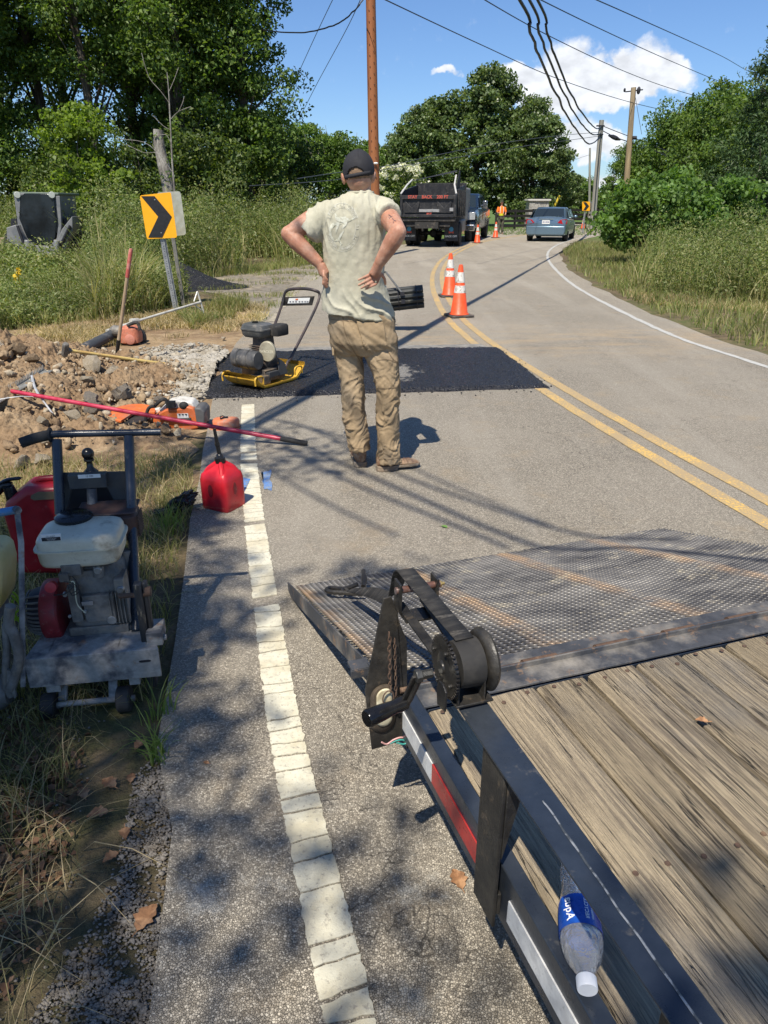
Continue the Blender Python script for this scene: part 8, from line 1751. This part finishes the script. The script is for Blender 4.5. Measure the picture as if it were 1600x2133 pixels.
mb.add(vs, [(2*i, 2*i+2, 2*i+3, 2*i+1) for i in range(len(sp)-1)]); st = mb.build('cap_strap', CAPM, CAPO, world=True); md = st.modifiers.new('s', 'SOLIDIFY'); md.thickness = .004; md.offset = 0
mb = MB(); br = [cc+Vector((math.cos(a)*.088+.015, math.sin(a)*.10, -.018)) for a in np.linspace(R(25), R(155), 14)]+[cc+Vector((math.cos(a)*.078+.03, math.sin(a)*.17+.01, -.034)) for a in np.linspace(R(150), R(30), 14)]
mb.prism(br, .004, (0, 0, 1)); mb.build('cap_brim', CAPM, CAPO, world=True); mb = MB(); mb.ell(cc+Vector((0, .005, .111)), .008, .008, .004); mb.build('cap_button', CAPM, CAPO, world=True)
# faint panel seams on the cap
mb = MB()
for an in (R(-90), R(-30), R(-150), R(30), R(150), R(90)):
    mb.tube([cc+Vector((math.sin(t)*math.cos(an)*.0905, math.sin(t)*math.sin(an)*.1085, math.cos(t)*.1085+.002)) for t in np.linspace(.08, 1.15 if an != R(-90) else .95, 16)], .0012, 4)
mb.build('cap_seam', CAPM, CAPO, world=True)
MAN.location.y -= .085; MAN.scale = (.98, .985, .985)
# ---- flagger far off
FY = 41.0; f0 = G(1042, 488); FL_ = thing('person', 'far flagger in orange and yellow vest and dark cap standing beside the pickup truck', 'person', f0); FL_.scale = (1, 1, 1)
mb = MB(); V = Vector
mb.ell((0, 0, 1.66), .078, .095, .115, 14, 10); mb.ell((0, -.095, 1.65), .012, .016, .02); mb.cyl((0, 0, 1.45), (0, 0, 1.6), .055); mb.tube([(0, 0, .88), (0, 0, 1.1), (0, 0, 1.35), (0, 0, 1.48)], [.15, .155, .17, .08], 14, sy=.7)
for s_ in (-1, 1):
    mb.tube([V((s_*.17, 0, 1.42)), V((s_*.24, -.02, 1.15)), V((s_*.20, -.16, 1.02+(.10 if s_ < 0 else 0)))], [.055, .045, .03], 10)
    h0 = V((s_*.20, -.16, 1.02+(.10 if s_ < 0 else 0))); mb.ell(h0+V((-s_*.03, -.04, 0)), .03, .05, .02)
    for k in range(4): mb.tube([h0+V((-s_*.03+(k-1.5)*.014, -.07, 0)), h0+V((-s_*.03+(k-1.5)*.014, -.12+abs(k-1.5)*.008, -.015))], .008, 5)
    mb.tube([h0+V((-s_*.01, -.05, 0)), h0+V((-s_*.055, -.09, .015))], .009, 5)
    mb.tube([V((s_*.09, 0, .92)), V((s_*.10, .0, .5)), V((s_*.11, 0, .08))], [.085, .06, .042], 12)
attach('body', (lambda m: (m.transform(wm(FL_)), m)[1])(remesh(mb, .014, 2)), SKIN, FL_)
mb = MB(); mb.tube([(0, 0, 1.08), (0, 0, 1.3), (0, 0, 1.47)], [.18, .195, .12], 16, sy=.75); 
for s_ in (-1, 1): mb.tube([V((s_*.16, 0, 1.42)), V((s_*.235, -.02, 1.17))], [.075, .062], 12)
mb.build('vest', mat('hi-vis orange', (.90, .20, .02), .6), FL_); mb = MB(); mb.tube([(0, 0, .98), (0, 0, 1.09)], [.175, .182], 16, sy=.76); mb.build('shirt_tail', mat('hi-vis yellow', (.65, .62, .03), .6), FL_)
mb = MB()
for x in (-.09, .09): mb.tube([V((x, -.138, 1.10)), V((x, -.150, 1.28)), V((x, -.10, 1.44))], .018, 6)
mb.build('reflective_stripe', mat('silver stripe', (.7, .7, .6), .4), FL_)
mb = MB(); mb.tube([(0, 0, .80), (0, 0, 1.0)], [.165, .165], 14, sy=.78)
for s_ in (-1, 1): mb.tube([V((s_*.09, 0, .90)), V((s_*.10, 0, .5)), V((s_*.11, 0, .07))], [.10, .08, .07], 12)
mb.build('trousers', mat('dark camouflage cloth', (.05, .05, .035), .9, col2=(.11, .10, .07), s2=9), FL_)
for s_ in (-1, 1): mb = MB(); mb.ell((s_*.11, -.06, .045), .05, .14, .045); mb.build('boot', BOOT, FL_)
mb = MB(); mb.lathe([(.082, 0), (.086, .03), (.07, .085), (.0, .11)], (0, 0, 1.69), (0, 0, 1), 16); mb.tube([V((0, -.07, 1.70)), V((0, -.17, 1.68))], [.07, .05], 10, sy=.12, ref=(0, 0, 1)); mb.build('cap', mat('dark green cap', (.05, .05, .03), .8), FL_)
